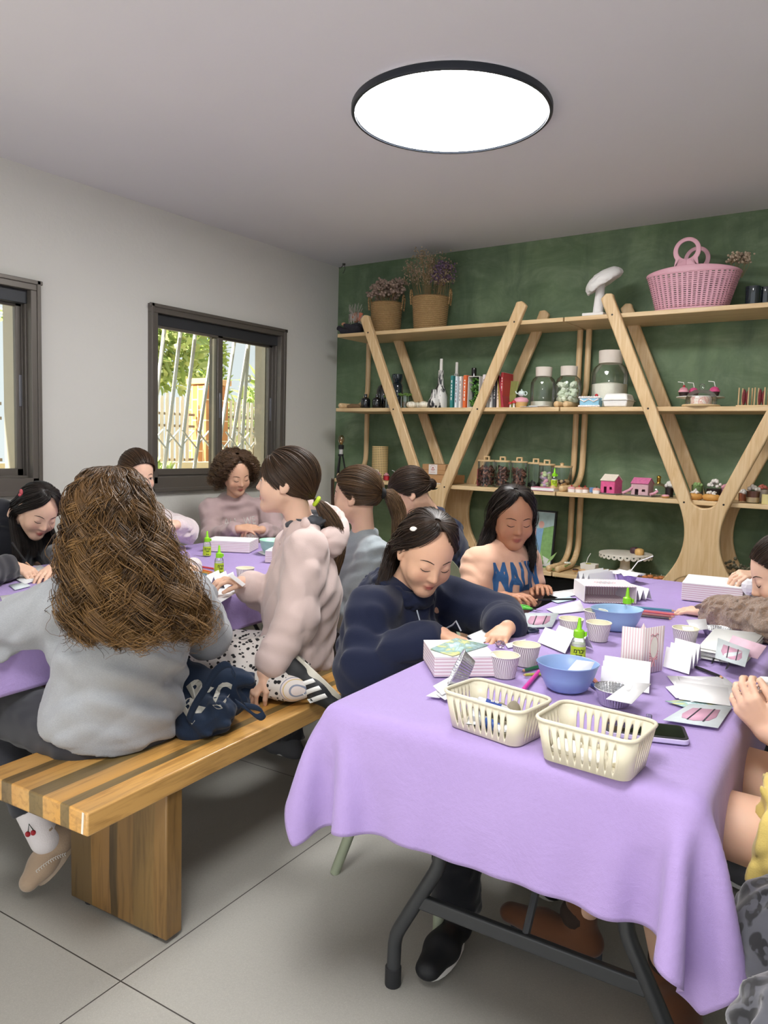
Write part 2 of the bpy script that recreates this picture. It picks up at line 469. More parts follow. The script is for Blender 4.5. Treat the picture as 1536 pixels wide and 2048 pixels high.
def loose_hair(levels, A, n=2500, K=36, r0=.0011, curl=.0, cfreq=5.0, clumps=90, spread=.012, seed=1, cut=.12, open0=0.0, frizz=.0, thick=.25, cgrow=1.2):
    """hair falling round a head. levels from crown to ends: (x, y, z, rx, ry, opening) in the room; A rows: right, forward, up of the head.
    strands run down the levels outside the face opening (degrees each side of forward)"""
    rg = np.random.RandomState(seed); S = smooth_levels(levels, K)
    C = S[:, :3]; rx, ry, op = S[:, 3], S[:, 4], np.radians(S[:, 5])
    cu = rg.rand(clumps); cd = 1 - thick * rg.rand(clumps) ** 1.3; cl = 1 - cut * rg.rand(clumps); cph = rg.rand(clumps) * 2 * PI; cf = cfreq * (.75 + .5 * rg.rand(clumps)); cs = np.where(rg.rand(clumps) < .5, -1, 1)
    g = rg.randint(0, clumps, n); du = rg.randn(n) * .5 / clumps * 1.6
    u = np.clip(cu[g] + du, 0, 1); t = np.linspace(0, 1, K)
    LASTG[0] = g
    # angle from forward: opening .. 2pi - opening
    th = op[None] + (2 * PI - 2 * op[None]) * u[:, None]
    dep = (cd[g] * (1 - .08 * rg.rand(n)))[:, None]
    dep = 1 - (1 - dep) * np.clip(t * 3, .35, 1)[None]
    lenf = (cl[g] * (1 - .06 * rg.rand(n)))[:, None]
    tt = t[None] * lenf * (K - 1); i = np.minimum(tt.astype(int), K - 2); fr = tt - i
    L = lambda a: a[i] * (1 - fr) + a[i + 1] * fr
    Cx = C[i] * (1 - fr)[..., None] + C[i + 1] * fr[..., None]; RX, RY = L(rx), L(ry)
    thi = np.take_along_axis(th, i, 1) * (1 - fr) + np.take_along_axis(th, i + 1, 1) * fr
    right, fwd, up = A
    sx, cy = np.sin(thi), np.cos(thi)
    P = Cx + (dep * RX * sx)[..., None] * right + (dep * RY * cy)[..., None] * fwd
    out = sx[..., None] * right + cy[..., None] * fwd; tan = cy[..., None] * right - sx[..., None] * fwd
    amp = curl * np.clip((t - .12) / .5, 0, 1) ** cgrow
    ph = (cs[g] * 2 * PI)[:, None] * cf[g][:, None] * t[None] + cph[g][:, None] + rg.randn(n, 1) * .35
    P = P + (amp[None] * np.sin(ph))[..., None] * tan + (amp[None] * .8 * np.cos(ph))[..., None] * out + (amp[None] * .35 * np.sin(ph * 1.0 + 1))[..., None] * up
    P = P + (rg.randn(n, 1, 3) * spread * np.clip(t * 2.2, .12, 1)[None, :, None])
    if frizz:
        w = rg.randn(n, 3, 3); f = 4 + 10 * rg.rand(n, 3)
        for q in range(3): P = P + frizz * w[:, q][:, None, :] * np.sin(2 * PI * f[:, q][:, None] * t[None] + 6 * rg.rand(n, 1))[..., None] * t[None, :, None]
    return P
def inner_loft(levels, A, shrink=.86, K=24, m=28):
    S = smooth_levels(levels, K); right, fwd, up = A; rows = []
    for s in S:
        op = math.radians(s[5]); ring = []
        for j in range(m):
            th = op + (2 * PI - 2 * op) * j / (m - 1)
            ring.append(s[:3] + shrink * (s[3] * math.sin(th) * right + s[4] * math.cos(th) * fwd))
        for j in range(m - 1, -1, -1):
            th = op + (2 * PI - 2 * op) * j / (m - 1)
            ring.append(s[:3] + shrink * .8 * (s[3] * math.sin(th) * right + s[4] * math.cos(th) * fwd))
        rows.append(ring)
    P = np.array(rows); K, n2, _ = P.shape; q = []
    for i in range(K - 1):
        for j in range(n2):
            j2 = (j + 1) % n2; q.append((i * n2 + j, i * n2 + j2, (i + 1) * n2 + j2, (i + 1) * n2 + j))
    return P.reshape(-1, 3), np.array(q)
def tied_hair(hc, A, tie, tail, n=1500, K=30, seed=2, line=None, r=(.0765, .096, .0885), off=.004, spread=(.012, .03, .012), wave=.004, wf=3.0, frac=.5, low=-.045):
    """hair drawn from the hairline back over the skull to a tie, then a tail along the points of tail"""
    rg = np.random.RandomState(seed); right, fwd, up = A; Am = np.stack(A); tl = Am @ (np.array(tie) - hc)
    cen = V3(0, -.012, .032)
    # hairline: forehead and temples, behind the ears, nape
    ang = rg.rand(n) * 2 * PI
    c, s_ = np.cos(ang), np.sin(ang)      # c: forward
    z = np.where(c > 0, .062 * c ** .6 * np.clip(c, 0, 1) ** .2 + low * (1 - np.clip(c, 0, 1)) ** 1.2, low + .0 * c) if line is None else line(c, s_)
    z = z + rg.rand(n) ** 2 * .10 * (rg.rand(n) < .65)
    d = np.stack([s_ * .98, c * .95, (z - .02) / .07], 1)
    d /= np.linalg.norm(d, axis=1, keepdims=True)
    rr = np.array(r)
    e = lambda D: 1 / np.sqrt(((D / rr) ** 2).sum(-1, keepdims=True))
    dt = tl - cen; dt = dt / np.linalg.norm(dt)
    ks = int(K * frac); t = np.linspace(0, 1, ks)[None, :, None]
    om = np.arccos(np.clip(d @ dt, -1, .9999))[:, None, None]
    D = (np.sin((1 - t) * om) * d[:, None] + np.sin(t * om) * dt) / np.sin(om)
    # flow: sag slightly downwards over the ears
    D = D / np.linalg.norm(D, axis=2, keepdims=True)
    LASTG[0] = ((ang / (2 * PI) + .02 * rg.randn(n)) * 60).astype(int) % 60
    S = cen + D * (e(D) + off * (.2 + 1.5 * rg.rand(n, 1, 1)) + .004 * np.sin(PI * t) * rg.rand(n, 1, 1))
    w = np.clip((t - .75) / .25, 0, 1); S = S * (1 - w) + (tl + (S - tl) * .25) * w
    S = hc + S @ Am
    if tail is None: return S
    kt = K - ks; Tl = smooth_levels(np.vstack([tie, tail]), kt + 1)[1:]
    tt = np.linspace(0, 1, kt)
    sp = np.interp(tt, np.linspace(0, 1, len(spread)), spread)
    o = rg.randn(n, 3); o /= np.linalg.norm(o, axis=1, keepdims=True); o *= rg.rand(n, 1) ** .5
    lenf = 1 - .3 * rg.rand(n, 1) ** 2
    u = tt[None] * lenf * (kt - 1); i = np.minimum(u.astype(int), kt - 2); f = (u - i)[..., None]
    T = Tl[i] * (1 - f) + Tl[i + 1] * f
    T = T + o[:, None] * sp[None, :, None]
    g = rg.randint(0, 14, n); gp = rg.rand(14) * 6.3
    T = T + (wave * np.sin(2 * PI * wf * tt[None] + gp[g][:, None]) * tt[None])[..., None] * unit(np.cross(V3(*(tail[-1] - tie)), up))
    return np.concatenate([S, T], 1)
# ------------------------------------------------------------- people
SKIN = {}
def skin_mat(name, base, blush='#d98f80', lip='#b9645c'):
    t = NT(name)
    l = t.n('Attribute', attribute_name='lip').outputs['Fac']; b = t.n('Attribute', attribute_name='blush').outputs['Fac']
    n = t.noise(40, 3); c0 = lin(base)
    c = t.mix(n, tuple(x * .95 for x in c0[:3]), tuple(min(1, x * 1.05) for x in c0[:3]))
    c = t.mix(t.math('MULTIPLY', b, .28), c, blush); c = t.mix(l, c, lip)
    t.base(c).p(Roughness=.52, Specular_IOR_Level=.4, Subsurface_Weight=.12, Subsurface_Radius=(.02, .008, .004), Subsurface_Scale=.3)
    return t.m
def cloth_mat(name, col, var=.08, fine=420, bump=.25, mel=0.0, col2=None, sheen=.25):
    """knit or woven cloth: fine grain, optional heather flecks"""
    t = NT(name); c = lin(col)
    n = t.noise(6, 3); f = t.noise(fine, 2)
    if mel:
        st = t.noise(1, 4, t.mapping((260, 260, 900)))
        cc = t.mix(st, tuple(x * (1 - mel) for x in c[:3]), tuple(min(1, x * (1 + mel)) for x in c[:3]))
    else: cc = t.mix(n, tuple(x * (1 - var) for x in c[:3]), tuple(min(1, x * (1 + var)) for x in c[:3]))
    t.base(cc).p(Roughness=.9, Specular_IOR_Level=.2, Sheen_Weight=sheen, Sheen_Roughness=.5)
    t.bump(f, bump, .002)
    return t.m
def head_axes(fwd, roll=0.0, up=(0, 0, 1)):
    f = unit(fwd); r = unit(np.cross(f, np.array(up, float))); u = np.cross(r, f)
    c, s = math.cos(roll), math.sin(roll)
    return (c * r + s * u, f, -s * r + c * u)
def add_head(sd, hc, A, s=1.0, look='down', ear=True, mouth=0.0):
    """a child's head in head space: right, forward, up"""
    Am = np.stack(A)
    g = lambda x, y, z: hc + (V3(x, y, z) * s) @ Am
    E = lambda c, r, k, op=1: sd.ell(g(*c), np.array(r) * s, Am, k * s, op)
    E((0, -.012, .033), (.071, .090, .081), .02)
    E((0, .020, -.018), (.058, .066, .074), .03)
    sd.cone(g(0, .030, -.058), g(0, .066, -.083), .040 * s, .018 * s, .03 * s)
    for q in (-1, 1):
        sd.cone(g(q * .045, .005, -.040), g(q * .014, .060, -.078), .020 * s, .016 * s, .02 * s)
        E((q * .037, .055, -.028), (.024, .022, .025), .022)
        E((q * .030, .092, .008), (.020, .009, .0115), .014, -1)
        if look == 'down':
            E((q * .030, .0655, .007), (.0155, .0145, .0125), .005)
        else:
            E((q * .030, .0655, .007), (.0160, .0130, .0120), .006)
        E((q * .0095, .086, -.0240), (.0065, .007, .0058), .006)
        if ear:
            E((q * .0715, -.010, -.002), (.0085, .018, .029), .006)
            E((q * .079, -.004, .002), (.006, .009, .016), .004, -1)
            E((q * .0720, -.002, -.024), (.006, .008, .008), .005)
    sd.cone(g(0, .078, .012), g(0, .0960, -.0205), .0060 * s, .0078 * s, .012 * s)
    E((0, .0800, -.0485), (.0165, .0105, .0048), .005)
    E((0, .0795, -.0575), (.0135, .0100, .0052), .004)
    E((0, .092, -.0530), (.018, .006, .0010), .0025, -1)
    return g
def head_attrs(V, hc, A, s=1.0):
    L = (V - hc) @ np.stack(A).T / s
    x, y, z = L[:, 0], L[:, 1], L[:, 2]
    lip = np.clip(1.6 - np.sqrt((x / .0165) ** 2 + ((z + .0530) / .0085) ** 2 + ((y - .086) / .016) ** 2) * 1.1, 0, 1) * (y > .06)
    bl = np.exp(-(((np.abs(x) - .036) / .016) ** 2 + ((z + .022) / .016) ** 2)) * (y > .03) + .6 * np.exp(-((x / .012) ** 2 + ((z + .02) / .01) ** 2)) * (y > .085)
    return lip, np.clip(bl, 0, 1)
def hand(sd, wr, d, nrm, side, curl=(.35, .45, .35), s=1.0, spread=.10, thumb=(.5, .35), per=None, k=.003):
    """palm, four fingers of different length with bends, and a thumb from the side. d: wrist to knuckles, nrm: out of the back of the hand,
    side: +1 when the thumb lies towards cross(d,nrm)"""
    d = unit(d); nrm = unit(nrm - d * (nrm @ d)); x = np.cross(d, nrm) * side
    wr = np.array(wr, float)
    for q, (off, ln) in enumerate(((.023, .070), (.008, .073), (-.008, .069), (-.022, .062))):
        sd.cone(wr + x * off * .55 * s + d * .008 * s, wr + (x * off + d * ln) * s, .0125 * s, .0092 * s, .008)
    fl = (.066, .074, .069, .053)
    for q, off in enumerate((.023, .008, -.008, -.022)):
        p = wr + (x * off + d * (.070, .073, .069, .062)[q]) * s; a = 0.0
        dd = unit(d + x * spread * (1.3, .4, -.5, -1.4)[q])
        cu = curl if per is None else per[q]
        rr = .0076 if q < 3 else .0067
        for j, (fr, c) in enumerate(zip((.46, .30, .24), cu)):
            a += c; v = dd * math.cos(a) - nrm * math.sin(a)
            p2 = p + v * fl[q] * fr * s
            sd.cone(p, p2, (rr - .0004 * j) * s, (rr - .0004 * (j + 1)) * s, k); p = p2
    b = wr + (x * .020 + d * .022) * s
    v = unit(d * .75 + x * .70 - nrm * thumb[1])
    p1 = b + v * .032 * s; v2 = unit(d * .9 + x * (.35 - thumb[0] * .5) - nrm * (thumb[1] + .15)); p2 = p1 + v2 * .027 * s; p3 = p2 + unit(v2 - nrm * .25 - x * .15) * .022 * s
    sd.cone(b, p1, .0125 * s, .0092 * s, .008); sd.cone(p1, p2, .0088 * s, .0082 * s, k); sd.cone(p2, p3, .0082 * s, .0068 * s, k)
class Person:
    """J: joints in the room. pel, chest, neck, head, shL/shR, elL/elR, wrL/wrR, hipL/hipR, knL/knR, anL/anR; L is the person's left"""
    def __init__(s, label, J, A, hs=1.0, skin=None, look='down', hands=None, h=.0045, ear=True, group=None):
        s.J = J; s.A = A; s.hs = hs
        base = V3(J['pel'][0], J['pel'][1], 0)
        s.root = thing('person', label, 'person', base, group=group)
        s.right = unit(J['shR'] - J['shL']); s.up = unit(J['neck'] - J['pel']); s.fwd = unit(np.cross(s.up, s.right)); s.right = np.cross(s.fwd, s.up)
        s.T = np.stack([s.right, s.fwd, s.up])
        sd = SDF(); hc = J['head']
        sd.cone(J['pel'], J['chest'], .112 * hs, .118 * hs, .03, flat=(s.T, (1.0, .70, 1.0)))
        sd.cone(J['chest'], J['neck'] - s.up * .05, .118 * hs, .075 * hs, .03, flat=(s.T, (1.0, .66, 1.0)))
        sd.cone(J['shL'], J['shR'], .043 * hs, .043 * hs, .03)
        g = add_head(sd, hc, A, hs, look, ear)
        sd.cone(J['neck'] - s.up * .02, g(0, -.022, -.045), .046 * hs, .043 * hs, .02)
        for q in 'LR':
            if 'el' + q in J:
                sd.cone(J['sh' + q], J['el' + q], .040 * hs, .033 * hs, .015)
                sd.cone(J['el' + q], J['wr' + q], .033 * hs, .0235 * hs, .012)
                if hands and q in hands:
                    kw = dict(hands[q]); dd = kw.pop('d', None)
                    if dd is None: dd = unit(J['wr' + q] - J['el' + q])
                    hand(sd, J['wr' + q], dd, s=hs * .93, **kw)
            if 'kn' + q in J:
                sd.cone(J['hip' + q], J['kn' + q], .072 * hs, .052 * hs, .02)
                sd.cone(J['kn' + q], J['an' + q], .050 * hs, .033 * hs, .02)
        V, Q = sd.mesh(h)
        lip, bl = head_attrs(V, hc, A, hs)
        s.g = g
        s.body = put('body', (V, Q), skin or SKIN['fair'], s.root, {'lip': lip, 'blush': bl})
        s.bvh = BVHTree.FromPolygons([tuple(v) for v in V], [tuple(q) for q in Q])
    def on_face(s, x, z, lift=.0):
        """point of the face in front of head coordinates x, z"""
        o = s.g(x, .25, z); d = -s.A[1]
        h = s.bvh.ray_cast(Vector(o), Vector(d), .4)
        return (np.array(h[0]) if h[0] is not None else s.g(x, .08, z)) + s.A[1] * lift
    def face(s, look='down', brow='#3a2a20', iris='#3b2416', lash='#201510'):
        bm_ = M(brow, .8, var=.1); lm = M(lash, .6)
        for q in (-1, 1):
            mb = MB(); pts = [s.on_face(q * x, z, .0002) for x, z in ((.013, .0255), (.022, .0285), (.032, .0295), (.041, .0265), (.047, .0225))]
            mb.tube(pts, [.0010, .0016, .0017, .0013, .0005], 6); keep(mb.build('eyebrow', bm_), s.root)
            mb = MB()
            if look == 'down': pts = [s.on_face(q * x, z, .0006) for x, z in ((.0165, .0030), (.023, -.0005), (.030, -.0018), (.037, -.0003), (.0435, .0035))]
            else: pts = [s.on_face(q * x, z, .0012) for x, z in ((.0165, .0055), (.022, .0105), (.030, .0125), (.038, .0105), (.0445, .0055))]
            mb.tube(pts, [.0006, .0012, .0014, .0014, .0008], 6); keep(mb.build('eyelashes', lm), s.root)
            if look != 'down':
                c = s.g(q * .030, .0685, .0065); A = np.stack(s.A).T
                mb = MB(); mb.ball(c, np.array((.0145, .0122, .0062)) * s.hs, 16, 10, A); ey = keep(mb.build('eye', M('#e9e4df', .25, var=.01)), s.root)
                mb = MB(); mb.ball(s.g(q * .030, .0785, .0072), np.array((.0052, .0024, .0052)) * s.hs, 12, 8, A); ir = mb.build('iris', M(iris, .15, var=.2)); ir.parent = ey
    def top(s, mat, name='sweatshirt', puff=1.0, hem=None, sleeves='LR', cuff=True, h=.006, fold=.0065, seed=0, wl=.12, short=False, collar=.011, hood=None, hang=.0, waist=.150, hb=.115, armr=(.062, .058, .055, .042), wid=1.0, sub=None):
        J, hs = s.J, s.hs; p = puff; sd = SDF(); T = s.T
        hem = J['pel'] if hem is None else hem
        up = s.up
        mid = J['chest']
        sd.cone(hem, mid, waist * hs * p, .150 * hs * p, .04, cap0=True, flat=(T, (wid, .74, 1.0)))
        sd.cone(mid, J['neck'] - up * .055, .150 * hs * p, .085 * hs, .05, flat=(T, (wid, .70, 1.0)))
        for q in 'LR': sd.cone(J['sh' + q] + (J['neck'] - J['sh' + q]) * .1, J['neck'] - up * .012, .055 * hs * p, .040 * hs, .035)
        for q in sleeves:
            if 'el' + q not in J: continue
            a, b, c = J['sh' + q], J['el' + q], J['wr' + q]
            r0, r1, r2, r3 = [x * hs * p for x in armr]
            if short:
                sd.cone(a, a + (b - a) * .72, r0, r1 * 1.08, .03, cap1=True)
            else:
                dd = unit(c - b)
                sd.cone(a, b, r0, r1, .03, rip=(.0012, 2.0, seed)); sd.cone(b, c - dd * .045, r2, r3 * 1.12, .025, rip=(.0022, 2.6, seed + 1))
                if cuff: sd.cone(c - dd * .052, c - dd * .004, r3 * .86, r3 * .78, .008, cap1=True)
        if collar: sd.ring(J['neck'] - up * .004 + s.fwd * .006, up * 1.0 + s.fwd * .35, .056 * hs, collar * hs, .014)
        if hem is not None and cuff and not short:
            sd.cone(hem - up * .02, hem + up * .02, waist * .96 * hs * p, waist * .99 * hs * p, .012, cap0=True, flat=(T, (wid, .74, 1.0)))
        if sub: sub(sd)
        s.topo = put(name, sd.mesh(h, fold, seed, wl, dirs=[up, up + s.right, up - s.right, up + .5 * s.fwd]), mat, s.root)
        return s.topo
    def bottoms(s, mat, name='leggings', puff=1.0, upto=1.0, h=.007, fold=.005, seed=5, hips=True, only='LR', flare=1.0, shin=1.0):
        J, hs = s.J, s.hs; sd = SDF()
        if hips: sd.ell((J['hipL'] + J['hipR']) / 2 + s.up * .02, V3(.152, .118, .10) * hs * puff, s.T, .03)
        for q in only:
            if 'kn' + q not in J: continue
            a, b, c = J['hip' + q], J['kn' + q], J['an' + q]
            e = a + (b - a) * min(1, upto)
            sd.cone(a, e, .083 * hs * puff, (.083 - .021 * min(1, upto)) * hs * puff * flare, .03, cap1=upto < 1)
            if upto >= 1: c = b + (c - b) * shin; sd.cone(b, c, .061 * hs * puff, .045 * hs * puff * flare, .02, cap1=True)
        return put(name, sd.mesh(h, fold, seed, .09), mat, s.root)
    def shoe(s, q, mat, sole, d=None, boot=False, name='shoe', L=.205, lift=0.0, up=(0, 0, 1)):
        """a shoe on the foot below the ankle: upper and sole"""
        J = s.J; a = J['an' + q]; u = unit(up); f = s.fwd if d is None else unit(d); f = unit(f - u * (f @ u)); hgt = .085
        heel = a - u * (hgt - .032) - f * .035; toe = heel + f * (L - .035)
        r = unit(np.cross(f, u)); T = np.stack([r, f, u])
        sd = SDF(); sd.cone(heel, heel + f * (L * .5), .034, .040, .02, flat=(T, (1, 1, .95))); sd.cone(heel + f * (L * .5), toe, .040, .030, .02, flat=(T, (1.05, 1, .8)))
        sd.cone(heel + f * .02, a + u * (.10 if boot else .02) - f * .005, .036, .040 if boot else .037, .02, cap1=True)
        lo = heel - V3(.4, .4, .4); hi = heel + V3(.4, .4, .4)
        sd.plane(heel - u * .022, -u, lo, hi, .004)
        o = put(name, sd.mesh(.005), mat, s.root)
        mb = MB(); pts = []
        for i in range(24):
            t = 2 * PI * i / 24; y = math.cos(t); w = .037 + .006 * y - .004 * (y < -.5)
            pts.append((w * math.sin(t), (L * .5 - .002) * y))
        R = np.stack([r, f, u]).T
        mb.prism(pts, -.014, .012, R, heel + f * (L * .5 - .034) - u * .020)
        keep(mb.build('sole', sole, bevel=.003), s.root)
        return o
    def cap(s, mat, r=(.0755, .095, .087), name='hair_base', front=.060, sub=None, low=-.05, back=0.0):
        """close layer of hair on the skull"""
        sd = SDF(); Am = np.stack(s.A); hs = s.hs
        sd.ell(s.g(0, -.013, .033), np.array(r) * hs, Am, .01)
        lo, hi = s.g(0, 0, 0) - .3, s.g(0, 0, 0) + .3
        sd.plane(s.g(0, .050 - back, front), s.A[1] * 1.0 - s.A[2] * .75, lo, hi, .006)
        sd.plane(s.g(0, 0, low), -s.A[2], lo, hi, .006)
        if sub: sub(sd)
        V, Q = sd.mesh(.0045)
        return put(name, (V, Q), mat, s.root, {'shade': np.full(len(V), .35), 'along': np.zeros(len(V))})
# ------------------------------------------------------------- the room
WX, BY, CH, RX, FY = -3.744, 4.684, 2.60, 1.75, -2.6     # left wall, back wall, ceiling, right wall, open front

def structure(o, label=None): return tag(o, label, None, None, 'structure')
# floor: large grey stone-look tiles with thin joints
t = NT('floor_tile')
pos = t.n('NewGeometry').outputs['Position']
mp = t.n('Mapping'); t.set(mp.inputs['Vector'], pos); mp.inputs['Rotation'].default_value = (0, 0, math.radians(-3.2))
sep = t.n('SeparateXYZ'); t.set(sep.inputs[0], mp.outputs[0])
def joint(o, off):
    u = t.math('ADD', o, off); u = t.math('DIVIDE', u, 1.11); f = t.math('FRACT', u); f = t.math('SUBTRACT', f, .5); f = t.math('ABSOLUTE', f)
    return t.math('GREATER_THAN', f, .4984)
jx = joint(sep.outputs[0], 1.400 + 1.11 * 10); jy = joint(sep.outputs[1], 1.11 * 10 - 1.145)
jt = t.math('MAXIMUM', jx, jy)
vo = t.n('TexVoronoi'); vo.inputs['Scale'].default_value = 210; t.set(vo.inputs['Vector'], pos)
sp = t.ramp(vo.outputs['Distance'], [(0, '#e6e4dc'), (.16, '#b3b1a9'), (1, '#a6a49c')])
big = t.noise(2.2, 5, pos); fine = t.noise(420, 3, pos)
c = t.mix(big, '#a4a29b', '#b4b2aa'); c = t.mix(.55, c, sp); c = t.mix(t.math('MULTIPLY', fine, .45), c, '#7d7b75')
c = t.mix(jt, c, '#3f3c39')
t.base(c); t.set(t.b.inputs['Roughness'], t.math('MULTIPLY_ADD', big, .25, .33)); t.p(Specular_IOR_Level=.45)
FLOOR = t.m
mb = MB(); mb.box(((WX + RX) / 2 - .1, (FY + BY) / 2, -.05), (RX - WX + .6, BY - FY + .4, .1)); structure(mb.build('floor', FLOOR))
CEIL = M('#d9d8dc', .9, var=.015, vs=3, bump=.15, bs=30)
mb = MB(); mb.box(((WX + RX) / 2 - .1, (FY + BY) / 2, CH + .05), (RX - WX + .6, BY - FY + .4, .1)); structure(mb.build('ceiling', CEIL))
WALLM = M('#d6d5cf', .85, var=.02, vs=4, bump=.25, bs=45)
# green wall: limewash with cloudy brush marks
t = NT('green_limewash')
v = t.mapping((1, 1, 1))
a = t.noise(1.6, 6, v, .6, 1.2); b = t.noise(3.2, 6, t.mapping((1, 1, 2.2), (0, .7, 0)), .62, .9); g = t.noise(2.3, 5, t.mapping((2.0, 1, .8), (0, -.8, 0)), .6, .7)
c = t.ramp(a, [(.25, '#4a5f43'), (.5, '#5d7453'), (.72, '#708862')])
c = t.mix(t.math('MULTIPLY', t.math('POWER', b, 3.0), 2.2), c, '#93a688')
c = t.mix(t.math('MULTIPLY', t.math('POWER', g, 3.0), 2.0), c, '#3d523f')
t.base(c).p(Roughness=.62, Specular_IOR_Level=.35); t.bump(b, .12, .004)
GREEN = t.m
mb = MB(); mb.box(((WX + RX) / 2 - .1, BY + .05, CH / 2), (RX - WX + .6, .1, CH)); structure(mb.build('wall_back', GREEN))
mb = MB(); mb.box((RX + .05, (.9 + BY) / 2, CH / 2), (.1, BY - .9, CH)); structure(mb.build('wall_right', WALLM))
# left wall with two window openings
W1 = (1.02, 2.243, .965, 2.045); W2 = (2.925, 4.075, .955, 2.052)      # y0, y1, z0, z1
mb = MB(); TH = .20
def wbox(y0, y1, z0, z1): mb.box((WX - TH / 2, (y0 + y1) / 2, (z0 + z1) / 2), (TH, y1 - y0, z1 - z0))
wbox(FY - .1, W1[0], 0, CH); wbox(W1[1], W2[0], 0, CH); wbox(W2[1], BY + .1, 0, CH)
for w in (W1, W2): wbox(w[0], w[1], 0, w[2]); wbox(w[0], w[1], w[3], CH)
structure(mb.build('wall_left', WALLM))
FRAME = M('#6d6862', .42, .45, var=.05, vs=8)
FRAMED = M('#3c3e42', .5, .3, var=.04)
PANE = thin_clear('window_pane', '#f6faf8', .03)
PALE = M('#b3ab9d', .45, .4, var=.05)
HANDLE = M('#85868c', .4, .5)
def window(nm, w, label):
    y0, y1, z0, z1 = w
    o = thing(nm, None, None, (WX, (y0 + y1) / 2, z0)); structure(o, label)
    L = (y1 - y0) / 2; Hh = z1 - z0
    mb = MB(); b = lambda yc, zc, sy, sz, x=0.0, sx=.10: mb.box((x, yc, zc), (sx, sy, sz))
    fw = .050
    b(0, Hh - fw / 2, 2 * L, fw, -.03, .12); b(0, .045, 2 * L, .09, -.03, .12); b(-L + fw / 2, Hh / 2, fw, Hh - 2 * fw, -.03, .12); b(L - fw / 2, Hh / 2, fw, Hh - 2 * fw, -.03, .12)
    for (yc, zc, sy, sz) in ((0, Hh - .010, 2 * L + .02, .02), (0, .012, 2 * L + .02, .024), (-L + .010, Hh / 2, .02, Hh), (L - .010, Hh / 2, .02, Hh)): b(yc, zc, sy, sz, .032, .012)
    # sliding tracks
    for x in (-.075, -.045, -.012): b(0, .095, 2 * (L - fw), .012, x, .006)
    for x in (-.075, -.045, -.012): b(L - fw - .004, Hh / 2, .012, Hh - 2 * fw, x, .005)
    mb.build('window_frame', FRAME, o, bevel=.003)
    mb = MB(); b(0, Hh - fw - .033, 2 * (L - fw), .066, -.035, .06); mb.build('shutter_box', FRAMED, o, bevel=.003)
    # two sashes, the far one behind
    iz0, iz1 = .092, Hh - fw - .060; c = iz0 + (iz1 - iz0) / 2
    for k, (a0, a1, x) in enumerate(((-L + fw - .012, .020, -.022), (-.040, L - fw + .004, -.060))):
        mb = MB(); sw = .040
        b((a0 + a1) / 2, iz0 + .022, a1 - a0, .044, x, .026); b((a0 + a1) / 2, iz1 - .010, a1 - a0, .02, x, .026)
        b(a0 + (.012 if k == 0 else .018), c, .024 if k == 0 else .036, iz1 - iz0, x, .026); b(a1 - .022, c, .044, iz1 - iz0, x, .026)
        sh = mb.build('sash', FRAME, o, bevel=.003)
        mb = MB(); b((a0 + a1) / 2, c, a1 - a0 - .05, iz1 - iz0 - .04, x, .004); mb.build('pane', PANE, sh, smooth=0)
        mb = MB(); b(a1 - .022 if k else a1 - .022, c, .016, .16, x + .014, .008); mb.build('handle', HANDLE, sh, bevel=.002)
        if k == 0:
            mb = MB(); b(a1 - .052, c, .018, iz1 - iz0 - .05, x - .012, .02); mb.build('seal', PALE, sh)
    # outer pale jamb lining
    mb = MB(); b(L - .055, Hh / 2, .03, Hh - .1, -.15, .10); b(-L + .01, Hh / 2, .02, Hh - .1, -.15, .10); b(0, .02, 2 * L, .04, -.15, .10); mb.build('jamb_lining', PALE, o)
    return o
window('window_1', W1, 'dark bronze sliding window cut by the left edge of the photo')
window('window_2', W2, 'dark bronze two sash sliding window nearer the green wall')

# ------------------------------------------------------------- ceiling lamps
LAMP_RIM = M('#2b3038', .45, .3)
t = NT('lamp_diffuser'); t.base('#ffffff').p(Emission_Color=(1, .99, .98, 1), Emission_Strength=18.5, Roughness=.5); DIFF = t.m
def ceiling_lamp(loc, label):
    o = thing('ceiling_lamp', label, 'ceiling lamp', loc)
    mb = MB(); mb.lathe([(.372, -.002), (.392, -.002), (.394, -.006), (.394, -.026), (.390, -.030), (.381, -.030), (.379, -.026), (.372, -.022)], seg=96); mb.build('rim', LAMP_RIM, o)
    mb = MB(); mb.lathe([(0, -.028), (.20, -.027), (.379, -.024), (.379, -.006), (0, -.006)], seg=96); mb.build('diffuser', DIFF, o)
    return o
_l = on(902, 234, 2.57)
ceiling_lamp((_l[0], _l[1], CH), 'round white disc ceiling lamp with a thin dark rim, overhead')
ceiling_lamp((-.45, .15, CH), 'second white disc ceiling lamp behind the camera')  # out of view, added to brighten the floor near the camera

# ------------------------------------------------------------- hook with a wire at the corner of the ceiling
o = thing('ceiling_hook', 'small dark hook with bent wire at ceiling corner above shelves', 'hook', ony(688, 519, 4.60)); o.location.z = CH
mb = MB(); mb.lathe([(0, 0), (.012, 0), (.010, -.012), (0, -.014)], seg=12); mb.build('base', M('#35342f', .5), o)
mb = MB(); mb.tube([(0, 0, -.008), (-.02, -.01, -.03), (-.035, -.015, -.03)], .003, 6); mb.tube([(.004, 0, -.01), (.012, 0, -.04), (-.004, 0, -.07), (-.012, 0, -.066)], .0022, 6); mb.build('wire', M('#35342f', .5), o)
